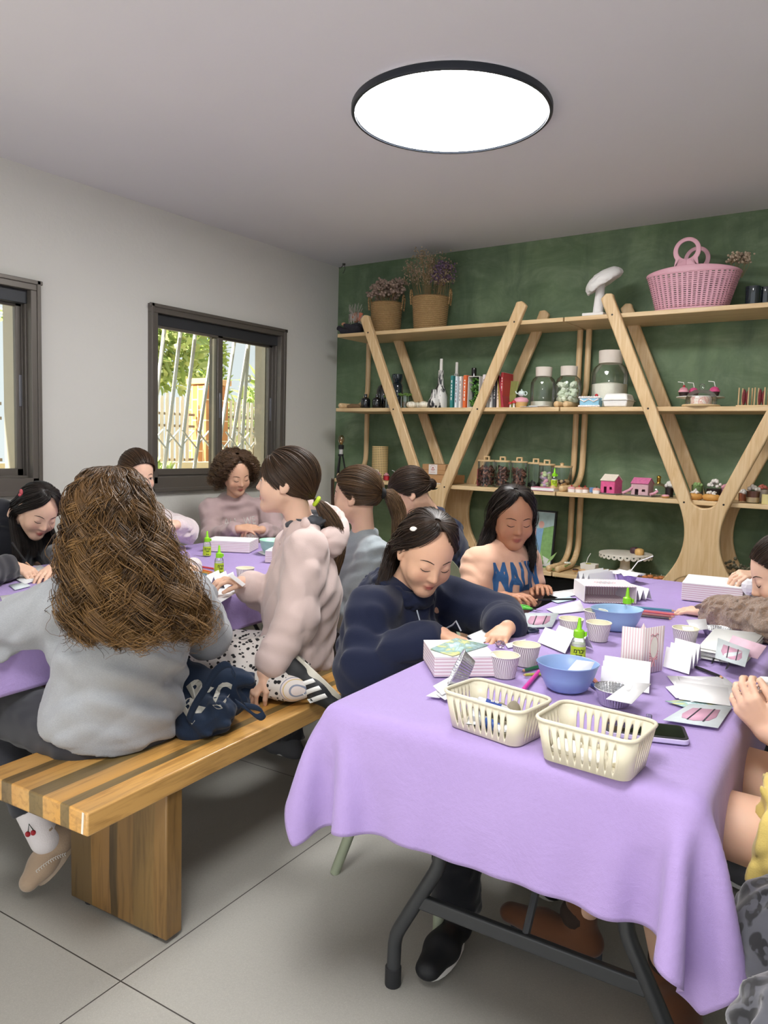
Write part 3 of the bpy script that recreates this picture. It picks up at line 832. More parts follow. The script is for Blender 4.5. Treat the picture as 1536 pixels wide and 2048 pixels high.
# ------------------------------------------------------------- outside the windows
mb = MB(); mb.box((-12, 5, -.25), (16.3, 40, .3)); structure(mb.build('yard_ground', M('#cfc4ae', .9, var=.12, vs=2)), 'pale sunlit paved yard outside')
mb = MB(); mb.box((-6.55, 5, .46), (.2, 30, 1.12)); structure(mb.build('yard_wall', M('#cbb894', .9, var=.10, vs=6)), 'low plastered yard wall under the fence')
BAR = M('#d8d6cf', .5, .1)
o = thing('window_grille', 'slanting pale metal bars with crossed braces outside far window', 'grille', (-4.05, 3.5, 1.0))
def bar(y0, z0, y1, z1, r=.0125, x=0.0, nm='bar'):
    mb = MB(); mb.tube([(x, y0 - 3.5, z0 - 1.0), (x, y1 - 3.5, z1 - 1.0)], r, 8); mb.build(nm, BAR, o)
for (yt, yb) in ((3.10, 3.00), (3.30, 3.17), (3.43, 3.30), (3.555, 3.425), (3.72, 3.55), (3.915, 3.745), (4.05, 3.86), (4.05, 3.99)):
    bar(yb - .02, .98, yt, 2.02)
for q in range(9):
    y = 3.06 + .13 * q - .02
    bar(y, 1.33, y + .125, 1.21, .0065, .014, 'brace'); bar(y, 1.21, y + .125, 1.33, .0065, -.014, 'brace')
for y_, z_ in ((-.38, .02), (.55, .02), (-.30, 1.0), (.56, 1.0)):
    mb = MB(); mb.cyl((0, y_, z_), (.108, y_, z_), .008, seg=8); mb.build('wall_bracket', BAR, o)
mb = MB(); mb.torus((0, 4.045 - 3.5, .72), .022, .008, 14, 6, roty(PI / 2)); mb.build('collar', BAR, o)
# brick gate pillar, picket fence, trees
t = NT('pillar_brick'); br = t.n('TexBrick'); t.set(br.inputs['Vector'], t.mapping((1, 1, 1), (PI / 2, 0, PI / 2)))
br.inputs['Color1'].default_value = lin('#c98f5c'); br.inputs['Color2'].default_value = lin('#b9794a'); br.inputs['Mortar'].default_value = lin('#e2cfae')
br.inputs['Scale'].default_value = 1.0; br.inputs['Brick Width'].default_value = .25; br.inputs['Row Height'].default_value = .10; br.inputs['Mortar Size'].default_value = .008
t.base(br.outputs['Color']).p(Roughness=.9); BRICK = t.m
o = thing('brick_pillar', 'orange brick gate pillar with flat cap beyond the window grille', 'pillar', (-7.3, 6.62, .0))
mb = MB(); mb.box((0, 0, .95), (.30, .36, 1.95)); mb.build('shaft', BRICK, o); mb = MB(); mb.box((0, 0, 1.97), (.36, .42, .07)); mb.build('cap', M('#d9a878', .9), o, bevel=.008)
FEN = M('#e6dcc6', .7); FEND = M('#8f8377', .7)
def fence(y0, y1, x, label):
    o = thing('picket_fence', label, 'fence', (x, y0, .9))
    n = int((y1 - y0) / .075)
    for k in range(n):
        mb = MB(); y = k * .075; mb.box((0, y, .42), (.014, .042, .92 + .05 * math.sin(k * 1.7))); mb.build('picket', FEN, o)
    for z in (.12, .52, .66):
        mb = MB(); mb.box((-.02, (y1 - y0) / 2, z), (.03, y1 - y0, .03)); mb.build('rail', FEND, o)
fence(4.55, 6.40, -7.3, 'pale picket fence to the left of the brick pillar outside'); fence(6.84, 8.4, -7.3, 'pale picket fence to the right of the brick pillar outside')
fence(2.0, 4.0, -7.3, 'pale picket fence seen through the left-edge window')
def leaf_mat(nm, a, b):
    t = NT(nm); at_ = t.n('Attribute', attribute_name='shade').outputs['Fac']; t.base(t.mix(at_, a, b)).p(Roughness=.45, Transmission_Weight=0.0)
    return t.m
LEAFM = leaf_mat('broad_leaf', '#8aa552', '#dfe6a0')
def leaves(cs, rs, n, ln, wd, seed, up=.2):
    rg = np.random.RandomState(seed); cs = np.array(cs); k = rg.randint(0, len(cs), n); d = rg.randn(n, 3); d /= np.linalg.norm(d, axis=1, keepdims=True)
    c = cs[k] + d * (np.array(rs)[k][:, None]) * (.45 + .6 * rg.rand(n, 1))
    a = d + .8 * rg.randn(n, 3); a[:, 2] += up; a /= np.linalg.norm(a, axis=1, keepdims=True); b = np.cross(a, rg.randn(n, 3)); b /= np.linalg.norm(b, axis=1, keepdims=True); nn = np.cross(a, b)
    l = ln * (.6 + .8 * rg.rand(n, 1)); w = wd * (.7 + .6 * rg.rand(n, 1))
    P = np.stack([c, c + a * l * .5 + b * w + nn * w * .3, c + a * l - nn * l * .12, c + a * l * .5 - b * w + nn * w * .3, c + a * l * .5], 1)
    V = P.reshape(-1, 3); i = np.arange(n)[:, None] * 5
    Q = np.concatenate([i + np.array([[0, 1, 2, 4]]), i + np.array([[0, 4, 2, 3]])]); sh = np.repeat(rg.rand(n), 5)
    return V, Q, sh
def tree(name, label, base, hgt, cs, rs, n, ln, wd, mat, seed):
    o = thing(name, label, 'tree', base)
    mb = MB(); mb.tube([(0, 0, 0), (.05, .03, hgt * .5), (0, .1, hgt)], [.11, .09, .05], 10); mb.build('trunk', M('#6b5a45', .9, var=.2, bump=.4), o)
    V, Q, sh = leaves(cs, rs, n, ln, wd, seed)
    f = raw_mesh('foliage', V, Q, mat, o, {'shade': sh}); tag(f, kind='stuff')
tree('tree', 'broad leaved tree behind the fence left of brick pillar', (-8.6, 6.6, -.1), 2.2, [(0, -.9, 2.5), (.3, -.1, 2.9), (.2, -.5, 2.35), (.1, .35, 2.55), (0, -1.3, 3.1), (0, .6, 3.3)], [.55, .6, .5, .5, .6, .6], 4200, .20, .036, LEAFM, 3)
tree('cypress', 'narrow bright green cypress right of the brick pillar outside', (-9.2, 8.35, -.1), 2.0, [(0, 0, 1.7), (0, 0, 2.2), (0, 0, 2.7), (0, 0, 3.2)], [.3, .3, .27, .2], 1600, .14, .02, leaf_mat('cypress_leaf', '#7f9a3a', '#c0cf6a'), 4)
tree('palm_bush', 'leafy yellow green bush at far right beyond the window', (-9.5, 9.6, -.1), 1.6, [(0, 0, 1.7), (0, .4, 2.1)], [.4, .4], 500, .3, .03, LEAFM, 5)
o = thing('shrub', 'low green shrub at the foot of the window grille', 'shrub', (-4.9, 3.85, -.1)); mb = MB(); mb.tube([(0, 0, 0), (.01, .02, .6), (.02, .05, 1.0)], .012, 6); mb.build('stem', M('#6b5a45', .9), o); V, Q, sh = leaves([(0, 0, 1.05), (.05, .12, 1.0)], [.13, .1], 260, .10, .025, 6, .6); tag(raw_mesh('foliage', V, Q, LEAFM, o, {'shade': sh}), kind='stuff')
# ------------------------------------------------------------- shelving of bent oak frames
t = NT('oak'); v = t.mapping((3, 30, 30)); n1 = t.noise(1.2, 5, v, .55, .8); n2 = t.noise(3.5, 4, t.mapping((1.5, 50, 50)))
c = t.ramp(n1, [(.3, '#d0b083'), (.55, '#e0c598'), (.75, '#e8d2ac')]); c = t.mix(t.math('MULTIPLY', n2, .3), c, '#b08a5a')
t.base(c).p(Roughness=.42, Specular_IOR_Level=.4); OAK = t.m
t = NT('oak_upright'); v = t.mapping((30, 30, 3)); n1 = t.noise(1.2, 5, v, .55, 1.2); n2 = t.noise(3.5, 4, t.mapping((50, 50, 1.5)))
c = t.ramp(n1, [(.3, '#cfad7e'), (.55, '#dfc296'), (.75, '#e6cfa8')]); c = t.mix(t.math('MULTIPLY', n2, .3), c, '#ad8656')
t.base(c).p(Roughness=.42, Specular_IOR_Level=.4); OAKV = t.m
SHELF_Z = (.545, 1.025, 1.520, 2.035); SY0, SY1 = 4.295, 4.672
def frame_xy(top=2.115, spread=.575, hub=.80, w=.034, bot=0.0):
    """outline of one X frame with curved crotches, x across and z up"""
    P = []
    def arc(pts): P.extend(pts)
    n = 12
    a = lambda z: spread * (z - hub) / (top - hub)            # arm centre line offset at height z
    s = math.hypot(spread, top - hub); hw = w * s / (top - hub)
    # right arm outer edge up, tip, inner edge down, crotch, left arm
    lb = spread * .98
    def waist(z):                                              # outer edge of the waist
        return .105 + .00 * z
    pts = []
    # right side from the foot up
    leg = lambda z: lb * (hub - z) / (hub - bot)
    for i in range(n + 1):
        z = bot + (hub - .17 - bot) * i / n; pts.append((leg(z) + hw, z))
    z0 = hub - .17; x0 = leg(z0) + hw; z1 = hub + .19; x1 = a(z1) + hw
    for i in range(1, n):
        u = i / n; z = z0 + (z1 - z0) * u
        base = max(.085, 0); x = ((1 - u) ** 3) * x0 + 3 * u * (1 - u) ** 2 * .074 + 3 * u * u * (1 - u) * .074 + u ** 3 * x1
        pts.append((x, z))
    for i in range(n + 1):
        z = z1 + (top - z1) * i / n; pts.append((a(z) + hw, z))
    pts.append((a(top) + hw * .2, top + .028)); pts.append((a(top) - hw * .8, top + .024))
    zi = hub + .245
    for i in range(n + 1):
        z = top - (top - zi) * i / n; pts.append((a(z) - hw, z))
    xi = a(zi) - hw
    right = pts
    cro = [(xi * math.cos(PI * j / 14), zi - (.058) * math.sin(PI * j / 14)) for j in range(1, 14)]
    left = [(-x, z) for x, z in reversed(right)]
    zf = hub - .235; xf = leg(zf) - hw
    low = [(-(leg(bot) - hw), bot)] + [(-(leg(bot + (zf - bot) * i / n) - hw), bot + (zf - bot) * i / n) for i in range(1, n + 1)]
    cr2 = [(-xf * math.cos(PI * j / 14), zf + .060 * math.sin(PI * j / 14)) for j in range(1, 14)]
    low2 = [(-x, z) for x, z in reversed(low)]
    return right + cro + left + low + cr2 + low2
FXY = frame_xy()
def strip_prism(poly, y0, y1, c):
    """concave outline in xz, thick along y, filled by triangulation"""
    bm = bmesh.new(); vs = [bm.verts.new((c[0] + x, y0, z)) for x, z in poly]; f = bm.faces.new(vs)
    r = bmesh.ops.extrude_face_region(bm, geom=[f]); bmesh.ops.translate(bm, verts=[q for q in r['geom'] if isinstance(q, bmesh.types.BMVert)], vec=(0, y1 - y0, 0))
    bmesh.ops.triangulate(bm, faces=[q for q in bm.faces if len(q.verts) > 4]); bmesh.ops.recalc_face_normals(bm, faces=bm.faces)
    return bm
def bm_obj(bm, name, mat, parent, smooth=30, bevel=0.0):
    me = bpy.data.meshes.new(name); bm.to_mesh(me); bm.free(); me.materials.append(mat)
    if smooth: me.polygons.foreach_set('use_smooth', [True] * len(me.polygons)); me.set_sharp_from_angle(angle=math.radians(smooth))
    o = bpy.data.objects.new(name, me); COL.objects.link(o); o.parent = parent
    if bevel: md = o.modifiers.new('bevel', 'BEVEL'); md.width = bevel; md.segments = 3; md.limit_method = 'ANGLE'; md.angle_limit = math.radians(35)
    return o
BOLT = M('#3a3632', .35, .8)
def shelf_unit(x0, x1, label):
    cx = (x0 + x1) / 2
    o = thing('shelving_unit', label, 'shelves', (cx, (SY0 + SY1) / 2, 0), group='oak shelving units on the green wall'); yc = (SY0 + SY1) / 2
    for z in SHELF_Z:
        mb = MB(); mb.box((0, 0, z - .0125), (x1 - x0 - .004, SY1 - SY0, .025)); mb.build('shelf_board', OAK, o, bevel=.003)
    for y0, y1 in ((SY0 - .036 - yc, SY0 - .001 - yc), (SY1 - .075 - yc, SY1 - .045 - yc)):
        fr = bm_obj(strip_prism(FXY, y0, y1, (0, 0)), 'x_frame', OAKV, o, bevel=.008)
        if y0 < -.2 or True:
            for z in SHELF_Z:
                for q in (-1, 1):
                    x = q * (.575 * (z - .80) / 1.315) if z > .8 else q * .56 * (.80 - z) / .80
                    mb = MB(); mb.cyl((x, y0 - .001, z - .012), (x, y0 + .004, z - .012), .0055, seg=10)
                    b = mb.build('bolt', BOLT, fr)
    # bent end rails: a post at the back that curves forward along each shelf
    for q in (-1, 1):
        xe = q * ((x1 - x0) / 2 - .026)
        for zl, zh in zip((.0,) + SHELF_Z[:3], SHELF_Z):
            zl2 = zl + .014; pts = []
            yb = SY1 - .035 - yc
            pts.append((xe, yb, zh - .026)); pts.append((xe, yb, zl2 + .17))
            for i in range(1, 8):
                a = PI / 2 * i / 7; pts.append((xe, yb - .15 * (1 - math.cos(a)), zl2 + .15 - .15 * math.sin(a) + .004))
            pts.append((xe, -.19 + .02, zl2 + .004)); pts.append((xe, -.178, zl2 + .002))
            mb = MB(); mb.tube(pts, [.0185] * (len(pts) - 1) + [.010], 12); mb.build('bent_rail', OAKV, o, smooth=60)
    return o
shelf_unit(-3.435, -1.768, 'oak shelving unit in the corner with round baskets on top')
shelf_unit(-1.764, -.097, 'oak shelving unit at right with the pink basket on top')
# near-black block standing in for the shade below the lowest shelf
mb = MB(); mb.box((-1.77, 4.55, .24), (3.2, .14, .47)); tag(mb.build('under_shelf_shade', M('#17181a', .8)), 'low dark storage box under the lowest oak shelf', 'box')
# ------------------------------------------------------------- tables, cloths, bench, chairs
def drape(hw, hl, top, cw, cl, n_step=.0155, steps=230, iters=9, seed=1, off=(0, 0), rad=.02):
    """a paper cloth let fall over a table top of half sizes hw, hl; returns grid (nx,ny,3) in the table's frame"""
    nx, ny = int(cw / n_step) + 1, int(cl / n_step) + 1
    rg = np.random.RandomState(seed)
    gx = np.linspace(-cw / 2, cw / 2, nx) + off[0]; gy = np.linspace(-cl / 2, cl / 2, ny) + off[1]
    P = np.zeros((nx, ny, 3)); P[..., 0] = gx[:, None]; P[..., 1] = gy[None]
    P[..., 2] = top + .006 + .004 * np.sin(gx * 9)[:, None] * np.sin(gy * 7 + 1)[None] + .0015 * rg.rand(nx, ny)
    sx, sy = gx[1] - gx[0], gy[1] - gy[0]; sd = math.hypot(sx, sy)
    Pv = P.copy(); dt2 = .0011
    th = .003
    def con(A, B, L, k):
        d = B - A; l = np.sqrt((d * d).sum(-1, keepdims=True)) + 1e-9; c = d * (.5 * k * (l - L) / l); A += c; B -= c
    for st in range(steps):
        v = (P - Pv) * .93; Pv = P.copy(); P = P + v; P[..., 2] -= dt2 * .5
        for it in range(iters):
            for s in (0, 1):
                con(P[s:-1:2], P[s + 1::2], sx, 1.0); con(P[:, s:-1:2], P[:, s + 1::2], sy, 1.0)
                con(P[s:-1:2, :-1], P[s + 1::2, 1:], sd, .8); con(P[s:-1:2, 1:], P[s + 1::2, :-1], sd, .8)
            for s in (0, 1, 2, 3):
                con(P[s:-2:4], P[s + 2::4], 2 * sx, .25); con(P[:, s:-2:4], P[:, s + 2::4], 2 * sy, .25)
            # contact with the rounded slab
            q = np.abs(P[..., :2]) - np.array([hw - rad, hl - rad]); qz = P[..., 2] - (top - rad)
            Qv = np.concatenate([q, qz[..., None]], -1); m = np.maximum(Qv, 0); ln = np.sqrt((m * m).sum(-1))
            d = np.where(ln > 0, ln - rad, Qv.max(-1) - rad)
            hit = (d < th) & (P[..., 2] > top - .10)
            if hit.any():
                n = m / (ln[..., None] + 1e-9); zin = ln < 1e-6
                n[zin] = 0; n[zin, 2] = 1
                n[..., :2] *= np.sign(P[..., :2])
                P[hit] += n[hit] * (th - d[hit])[:, None]
        if True:
            hit2 = hit & (P[..., 2] > top - .004)
            P[hit2, :2] = Pv[hit2, :2] + (P[hit2, :2] - Pv[hit2, :2]) * .35
    return P
def cloth_obj(name, P, mat, parent=None, sub=1):
    nx, ny, _ = P.shape; i = np.arange(nx * ny).reshape(nx, ny)
    Q = np.stack([i[:-1, :-1], i[1:, :-1], i[1:, 1:], i[:-1, 1:]], -1).reshape(-1, 4)
    o = raw_mesh(name, P.reshape(-1, 3), Q, mat, parent)
    md = o.modifiers.new('subd', 'SUBSURF'); md.levels = sub; md.render_levels = sub
    md = o.modifiers.new('thickness', 'SOLIDIFY'); md.thickness = .0009; md.offset = -1
    return o
t = NT('lilac_paper_cloth')
n1 = t.noise(5, 4); n2 = t.noise(150, 3); n3 = t.noise(900, 2)
c = t.mix(n1, '#a48dc6', '#b09ad1'); c = t.mix(t.math('MULTIPLY', n2, .30), c, '#9982b5')
t.base(c).p(Roughness=.72, Specular_IOR_Level=.3, Sheen_Weight=.15); 
h = t.math('ADD', t.math('MULTIPLY', n3, .4), t.math('MULTIPLY', t.noise(26, 4), .9)); t.bump(t.math('ADD', h, t.math('MULTIPLY', t.noise(9, 5, None, .65, .5), 3.0)), .30, .006)
LILAC = t.m
TOPM = M('#d9d9d4', .6, bump=.1); STEEL = M('#45474a', .42, .4, var=.08, vs=40); RUB = M('#26272a', .7)
TZ = .74
def table(name, label, cx, cy, rz, hw, hl, legs=True):
    o = thing(name, label, 'table', (cx, cy, 0), rz)
    mb = MB(); mb.box((0, 0, TZ - .025), (2 * hw - .008, 2 * hl - .008, .042)); mb.build('table_top', TOPM, o, bevel=.018, bseg=4)
    for q in (-1, 1):
        ye = q * (hl - .245)
        for s in (-1, 1):
            x = s * (hw - .165)
            mb = MB(); pts = [(x, ye, TZ - .05), (x, ye, .60), (x, ye, .355), (x + s * .003, ye, .335), (x + s * .012, ye, .312), (x + s * .098, ye, .150), (x + s * .108, ye, .128), (x + s * .112, ye, .105), (x + s * .114, ye, .0)]
            mb.tube(pts, .0165, 14); l = mb.build('leg', STEEL, o, smooth=60)
            mb = MB(); mb.lathe([(0, 0), (.0185, 0), (.0195, .004), (.0195, .045), (.0165, .047)], (x + s * .114, ye, .0), 16); mb.build('foot_cap', RUB, l)
        mb = MB(); mb.box((0, ye, .232), (2 * (hw - .165 + .048), .018, .034)); mb.build('cross_bar', STEEL, o, bevel=.004)
        mb = MB(); mb.tube([(0, ye, .235), (0, ye - q * .32, TZ - .06)], .009, 8); mb.build('brace', STEEL, o)
    return o
RZ1 = math.radians(3.0)
T1 = (-.665, 2.27); HW1, HL1 = .372, 1.055
table('folding_table', 'folding table with bent grey steel legs under lilac cloth, nearest the camera', T1[0], T1[1], RZ1, HW1, HL1)
P = drape(HW1, HL1, TZ, 2 * HW1 + .35, 2 * HL1 + .38, seed=3, off=(.022, .0))
o = cloth_obj('tablecloth', P, LILAC); tag(o, 'lilac paper cloth hanging over the table at the front right', 'tablecloth'); o.location = (T1[0], T1[1], 0); o.rotation_euler = (0, 0, RZ1)
RZ2 = math.radians(4.6)
T2 = (-2.475, 1.83); HW2, HL2 = .50, 1.14
table('folding_table', 'folding table under lilac cloth between the oak bench and the window wall', T2[0], T2[1], RZ2, HW2, HL2)
P = drape(HW2, HL2, TZ, 2 * HW2 + .26, 2 * HL2 + .26, n_step=.02, seed=8, steps=150, iters=7)
o = cloth_obj('tablecloth', P, LILAC); tag(o, 'lilac paper cloth on the far table by the windows', 'tablecloth'); o.location = (T2[0], T2[1], 0); o.rotation_euler = (0, 0, RZ2)

# bench of mixed boards
def board_mat(nm, axis):
    t = NT(nm); s = t.n('SeparateXYZ'); t.set(s.inputs[0], t.co())
    w = s.outputs[0] if axis == 'top' else s.outputs[1] if axis == 'leg' else s.outputs[0]
    wob = t.math('MULTIPLY', t.noise(2.0, 3, t.mapping((1, 1, 1) if axis == 'top' else (1, 1, 1))), .012)
    u = t.math('ADD', w, wob)
    ramp = [(0, '#c58f45'), (.06, '#c99a58'), (.20, '#c99a58'), (.205, '#6b5634'), (.30, '#7a6440'), (.305, '#c4924f'), (.47, '#cc9f5c'), (.475, '#73603a'), (.60, '#7d683f'), (.605, '#c99a58'), (.76, '#cf9a4c'), (.765, '#80693f'), (.84, '#77633c'), (.845, '#d39d50'), (1, '#cea05e')]
    if axis == 'leg': ramp = [(0, '#7d6338'), (.25, '#86693c'), (.255, '#b78744'), (.44, '#b48442'), (.445, '#5d492b'), (.51, '#66512f'), (.52, '#a67c40'), (.66, '#a87d40'), (.67, '#816539'), (.86, '#8f703f'), (.865, '#ad8244'), (1, '#a37a40')]
    f = t.math('MULTIPLY_ADD', u, 1 / .385, .485)
    c = t.ramp(f, ramp)
    g = t.noise(1.0, 6, t.mapping((55, 4, 55) if axis == 'top' else (55, 55, 4)), .62, .6)
    gr = t.ramp(g, [(.30, '#6b5230'), (.52, '#ffffff'), (.8, '#ffffff')])
    c = t.mix(.45, c, t.mix(1.0, c, gr, 'MULTIPLY'))
    t.base(c).p(Roughness=.30, Specular_IOR_Level=.5, Coat_Weight=.25, Coat_Roughness=.2); t.bump(g, .06, .002)
    return t.m
BRZ = math.radians(4.7)
BEN = (-1.640, .955)     # near end, middle of the seat
BW, BL, BT = .385, 1.95, .055
SEAT = .452
ob = thing('bench', 'long bench of striped honey and dark timber boards beside the far table', 'bench', (BEN[0], BEN[1], 0), BRZ)
mb = MB(); mb.box((0, BL / 2, SEAT - BT / 2), (BW, BL, BT)); mb.build('seat', board_mat('bench_boards', 'top'), ob, bevel=.004)
t = NT('bench_leg_shaded'); s = t.n('SeparateXYZ'); t.set(s.inputs[0], t.co())
wob = t.math('MULTIPLY', t.noise(3.0, 3), .03); f = t.math('MULTIPLY_ADD', t.math('ADD', s.outputs[0], wob), 1 / .39, .46)
c = t.ramp(f, [(0, '#6c5633'), (.25, '#735b36'), (.255, '#9d763f'), (.44, '#997240'), (.445, '#5d492b'), (.51, '#66512f'), (.52, '#8f6c3c'), (.66, '#906d3c'), (.67, '#816539'), (.86, '#8f703f'), (.865, '#96723f'), (1, '#8c6a3b')])
g = t.noise(1.0, 6, t.mapping((60, 60, 4)), .62, .6); gr = t.ramp(g, [(.30, '#5f4a2c'), (.52, '#ffffff'), (.8, '#ffffff')])
t.base(t.mix(.20, t.mix(.5, c, t.mix(1.0, c, gr, 'MULTIPLY')), '#2a1c0e')).p(Roughness=.38, Coat_Weight=.15); LEGP = t.m  # leg timber darkened in its colour for the shadow it stands in
for y in (.27, BL - .27):
    mb = MB(); mb.box((0, y, (SEAT - BT) / 2 + .006), (.365, .055, SEAT - BT - .012)); l = mb.build('leg', LEGP, ob, bevel=.004)
    for s in (-1, 1): mb = MB(); mb.cyl((s * .13, y, 0), (s * .13, y, .008), .018, seg=12); mb.build('glide', RUB, l)
mb = MB(); mb.box((BW / 2 - .002 - .013, -.0008, SEAT - .026), (.006, .0012, .050), roty(.08)); tag(mb.build('chip_mark', M('#e8e2d6', .6), ob), 'white scratch at the bench corner')

# sage plastic chairs on splayed tube legs
SAGE = M('#9aa68f', .55, var=.03, vs=6); SAGET = M('#98a089', .5, var=.03)
def shell_bm():
    rows = []
    nu, nv = 17, 22
    for j in range(nv):
        v = j / (nv - 1)
        row = []
        for i in range(nu):
            u = i / (nu - 1) * 2 - 1
            if v < .5:
                s = v / .5; y = .20 - .37 * s; w = .215 + .01 * math.sin(PI * s); z = .455 - .012 * math.sin(PI * min(1, s * 1.1)) + .028 * abs(u) ** 3 * (.2 + .8 * s)
                if s < .1: z -= (.1 - s) * .12
                y2 = y + .0
            else:
                s = (v - .5) / .5; a = min(1, s / .22) * 1.38; rr = .09
                if s < .22: y = -.17 - rr * math.sin(a); z = .452 + rr * (1 - math.cos(a))
                else: y = -.258 - .055 * (s - .22) / .78; z = .525 + .290 * (s - .22) / .78
                w = .225 * (1 - .60 * max(0, (s - .45) / .55) ** 2.4); z = z + .028 * abs(u) ** 3 * (1 - s)
                y = y + .075 * abs(u) ** 2.2 * min(1, s * 2.5)
            row.append((u * w, y, z))
        rows.append(row)
    return rows
SHELL = shell_bm()
def chair(label, loc, rz, group='sage plastic chairs round the tables'):
    o = thing('chair', label, 'chair', (loc[0], loc[1], 0), rz, group)
    mb = MB(); mb.sheet(SHELL); mb.build('seat_shell', SAGE, o, solid=.011, sub=1, smooth=80)
    for sx in (-1, 1):
        for sy in (-1, 1):
            mb = MB(); mb.tube([(sx * .13, sy * .12 - .01, .437), (sx * .232, sy * .225 - .01, .0)], [.0175, .0145], 12); mb.build('leg', SAGET, o)
    mb = MB(); mb.tube([(-.14, .11, .432), (.14, .11, .432), (.14, -.13, .432), (-.14, -.13, .432), (-.14, .11, .432)], .010, 8); mb.build('under_frame', SAGET, o)
    return o
c0 = chair('sage plastic chair under the child in navy hoodie at the near table', (-1.06, 1.89), math.radians(-106))
def chair2(label, loc, rz): return clone(c0, label, (loc[0], loc[1], 0), rz)
chair2('sage plastic chair behind the child in the peach shirt', (-1.36, 2.70), math.radians(-88))
chair2('sage plastic chair under the bare legged child in yellow shorts', (.0, 1.86), math.radians(88))
chair2('sage plastic chair of the child in brown teddy fleece at right', (.05, 2.62), math.radians(86))
chair2('sage plastic chair at the lower right under the leopard print legs', (.28, 1.27), math.radians(90))
chair2('sage plastic chair by the window wall behind the child in fluffy cream jumper', (-3.33, 2.47), math.radians(-95))
chair2('sage plastic chair of the dark haired child writing at left edge', (-3.40, 1.72), math.radians(-92))
chair2('sage plastic chair at far table end under the curly haired child', (-3.04, 3.27), math.radians(-170))
# ------------------------------------------------------------- the children
SKIN['fair'] = skin_mat('skin_fair', '#e6bda3'); SKIN['warm'] = skin_mat('skin_warm', '#dbad8f', '#c9806c', '#ad5f55'); SKIN['tan'] = skin_mat('skin_tan', '#b98567', '#b57259', '#9c574c')
DARKH = hair_mat('hair_dark_brown', '#140d09', '#4a3627'); BLACKH = hair_mat('hair_near_black', '#100c0b', '#2a201b'); BROWNH = hair_mat('hair_brown', '#20150d', '#634832', '#755538')
GOLDH = hair_mat('hair_golden_brown', '#20140b', '#6b4c2b', '#997443'); CURLH = hair_mat('hair_curly_brown', '#2a1c13', '#6b503a', '#876a4a')
dn = V3(0, 0, -1.0)
WHITE = M('#efeeea', .6); BLK = M('#16171a', .6)
def vec(*a): return V3(*a)

# --- long curly haired child with her back to the camera
J = dict(pel=at(226, 1432, 2.10), chest=at(250, 1275, 2.06), neck=at(256, 1142, 2.03), head=at(236, 1040, 2.02),
         shL=at(160, 1192, 1.97), shR=at(368, 1192, 2.13), elL=at(-10, 1262, 1.99), wrL=at(-150, 1215, 2.2), elR=at(415, 1270, 2.32), wrR=at(385, 1160, 2.52),
         hipL=at(158, 1462, 2.04), hipR=at(288, 1448, 2.18))
J['knL'] = J['hipL'] + vec(-.36, -.07, .02); J['knR'] = J['hipR'] + vec(-.36, .0, .0); J['anL'] = at(88, 1672, 2.15); J['anR'] = J['knR'] + vec(.02, .05, -.38)
A = head_axes((-.80, .50, -.25))
pa = Person('person seen from behind with very long wavy hair and grey sweatshirt on the bench', J, A, 1.0, hands={'L': dict(nrm=(0, 0, 1), side=1), 'R': dict(nrm=(0, 0, 1), side=-1)})
GREYM = cloth_mat('grey_heather', '#9b9ea2', mel=.24)
pa.top(GREYM, 'sweatshirt', 1.10, hem=at(222, 1446, 2.10), seed=11, fold=.009, armr=(.068, .064, .062, .046), waist=.170, wl=.17)
pa.bottoms(cloth_mat('charcoal_leggings', '#33343a', fine=600, bump=.1), 'leggings', 1.12, fold=.003, shin=.80)
BEIGE = M('#b79f86', .9, var=.08, sheen=.4, bump=.2, bs=200)
sf = unit(at(72, 1772, 2.06) - at(112, 1695, 2.10)); su = at(40, 1685, 2.05) - at(118, 1740, 2.13)
sho = pa.shoe('L', BEIGE, M('#cdb9a2', .7), sf, name='shoe', L=.175, up=su)
sd = SDF(); sd.cone(J['anL'] + (J['knL'] - J['anL']) * .30, J['anL'] - (J['knL'] - J['anL']) * .02, .045, .041, .01, cap0=True); sk = put('sock', sd.mesh(.004), M('#efe9ea', .9, bump=.3, bs=300), pa.root)
CH = M('#b01f2c', .5); mb = MB(); cc = at(38, 1668, 2.06)
for dx, dy in ((0, 0), (11, -3)): mb.ball(at(56 + dx, 1668 + dy, 2.112), .0080, 8, 6)
tag(keep(mb.build('cherry_print', CH), pa.root), 'two red cherries on the sock'); mb = MB(); mb.tube([at(56, 1664, 2.108), at(58, 1648, 2.104), at(67, 1661, 2.108)], .0014, 6); keep(mb.build('cherry_stem', M('#2a3a28', .7)), pa.root)
sv = BVHTree.FromPolygons([v.co[:] for v in sho.data.vertices], [tuple(q.vertices) for q in sho.data.polygons]); mb = MB()
for i in range(15):
    q_ = at(72 + 66 * i / 14, 1742 - 36 * i / 14 - 6 * math.sin(PI * i / 14), 1.9); dv = unit(q_ - V3(0, 0, CAM_H)); hh = sv.ray_cast(Vector(q_), Vector(dv), .6)
    if hh[0] is not None: h0_ = np.array(hh[0]) - dv * .001; sd_ = unit(V3(.82, .57, 0)); mb.tube([h0_ + sd_ * .004 + V3(0, 0, .005), h0_, h0_ + sd_ * .004 - V3(0, 0, .005)], .0011, 5)
if mb.v: tag(keep(mb.build('stitching', WHITE), pa.root), 'white chevron stitching across the shoe')
pa.shoe('R', BEIGE, M('#cdb9a2', .7), (-1, 0, 0), name='shoe', L=.20)
Th = (unit(vec(.82, .57, 0)), unit(vec(-.57, .82, 0)), vec(0, 0, 1))
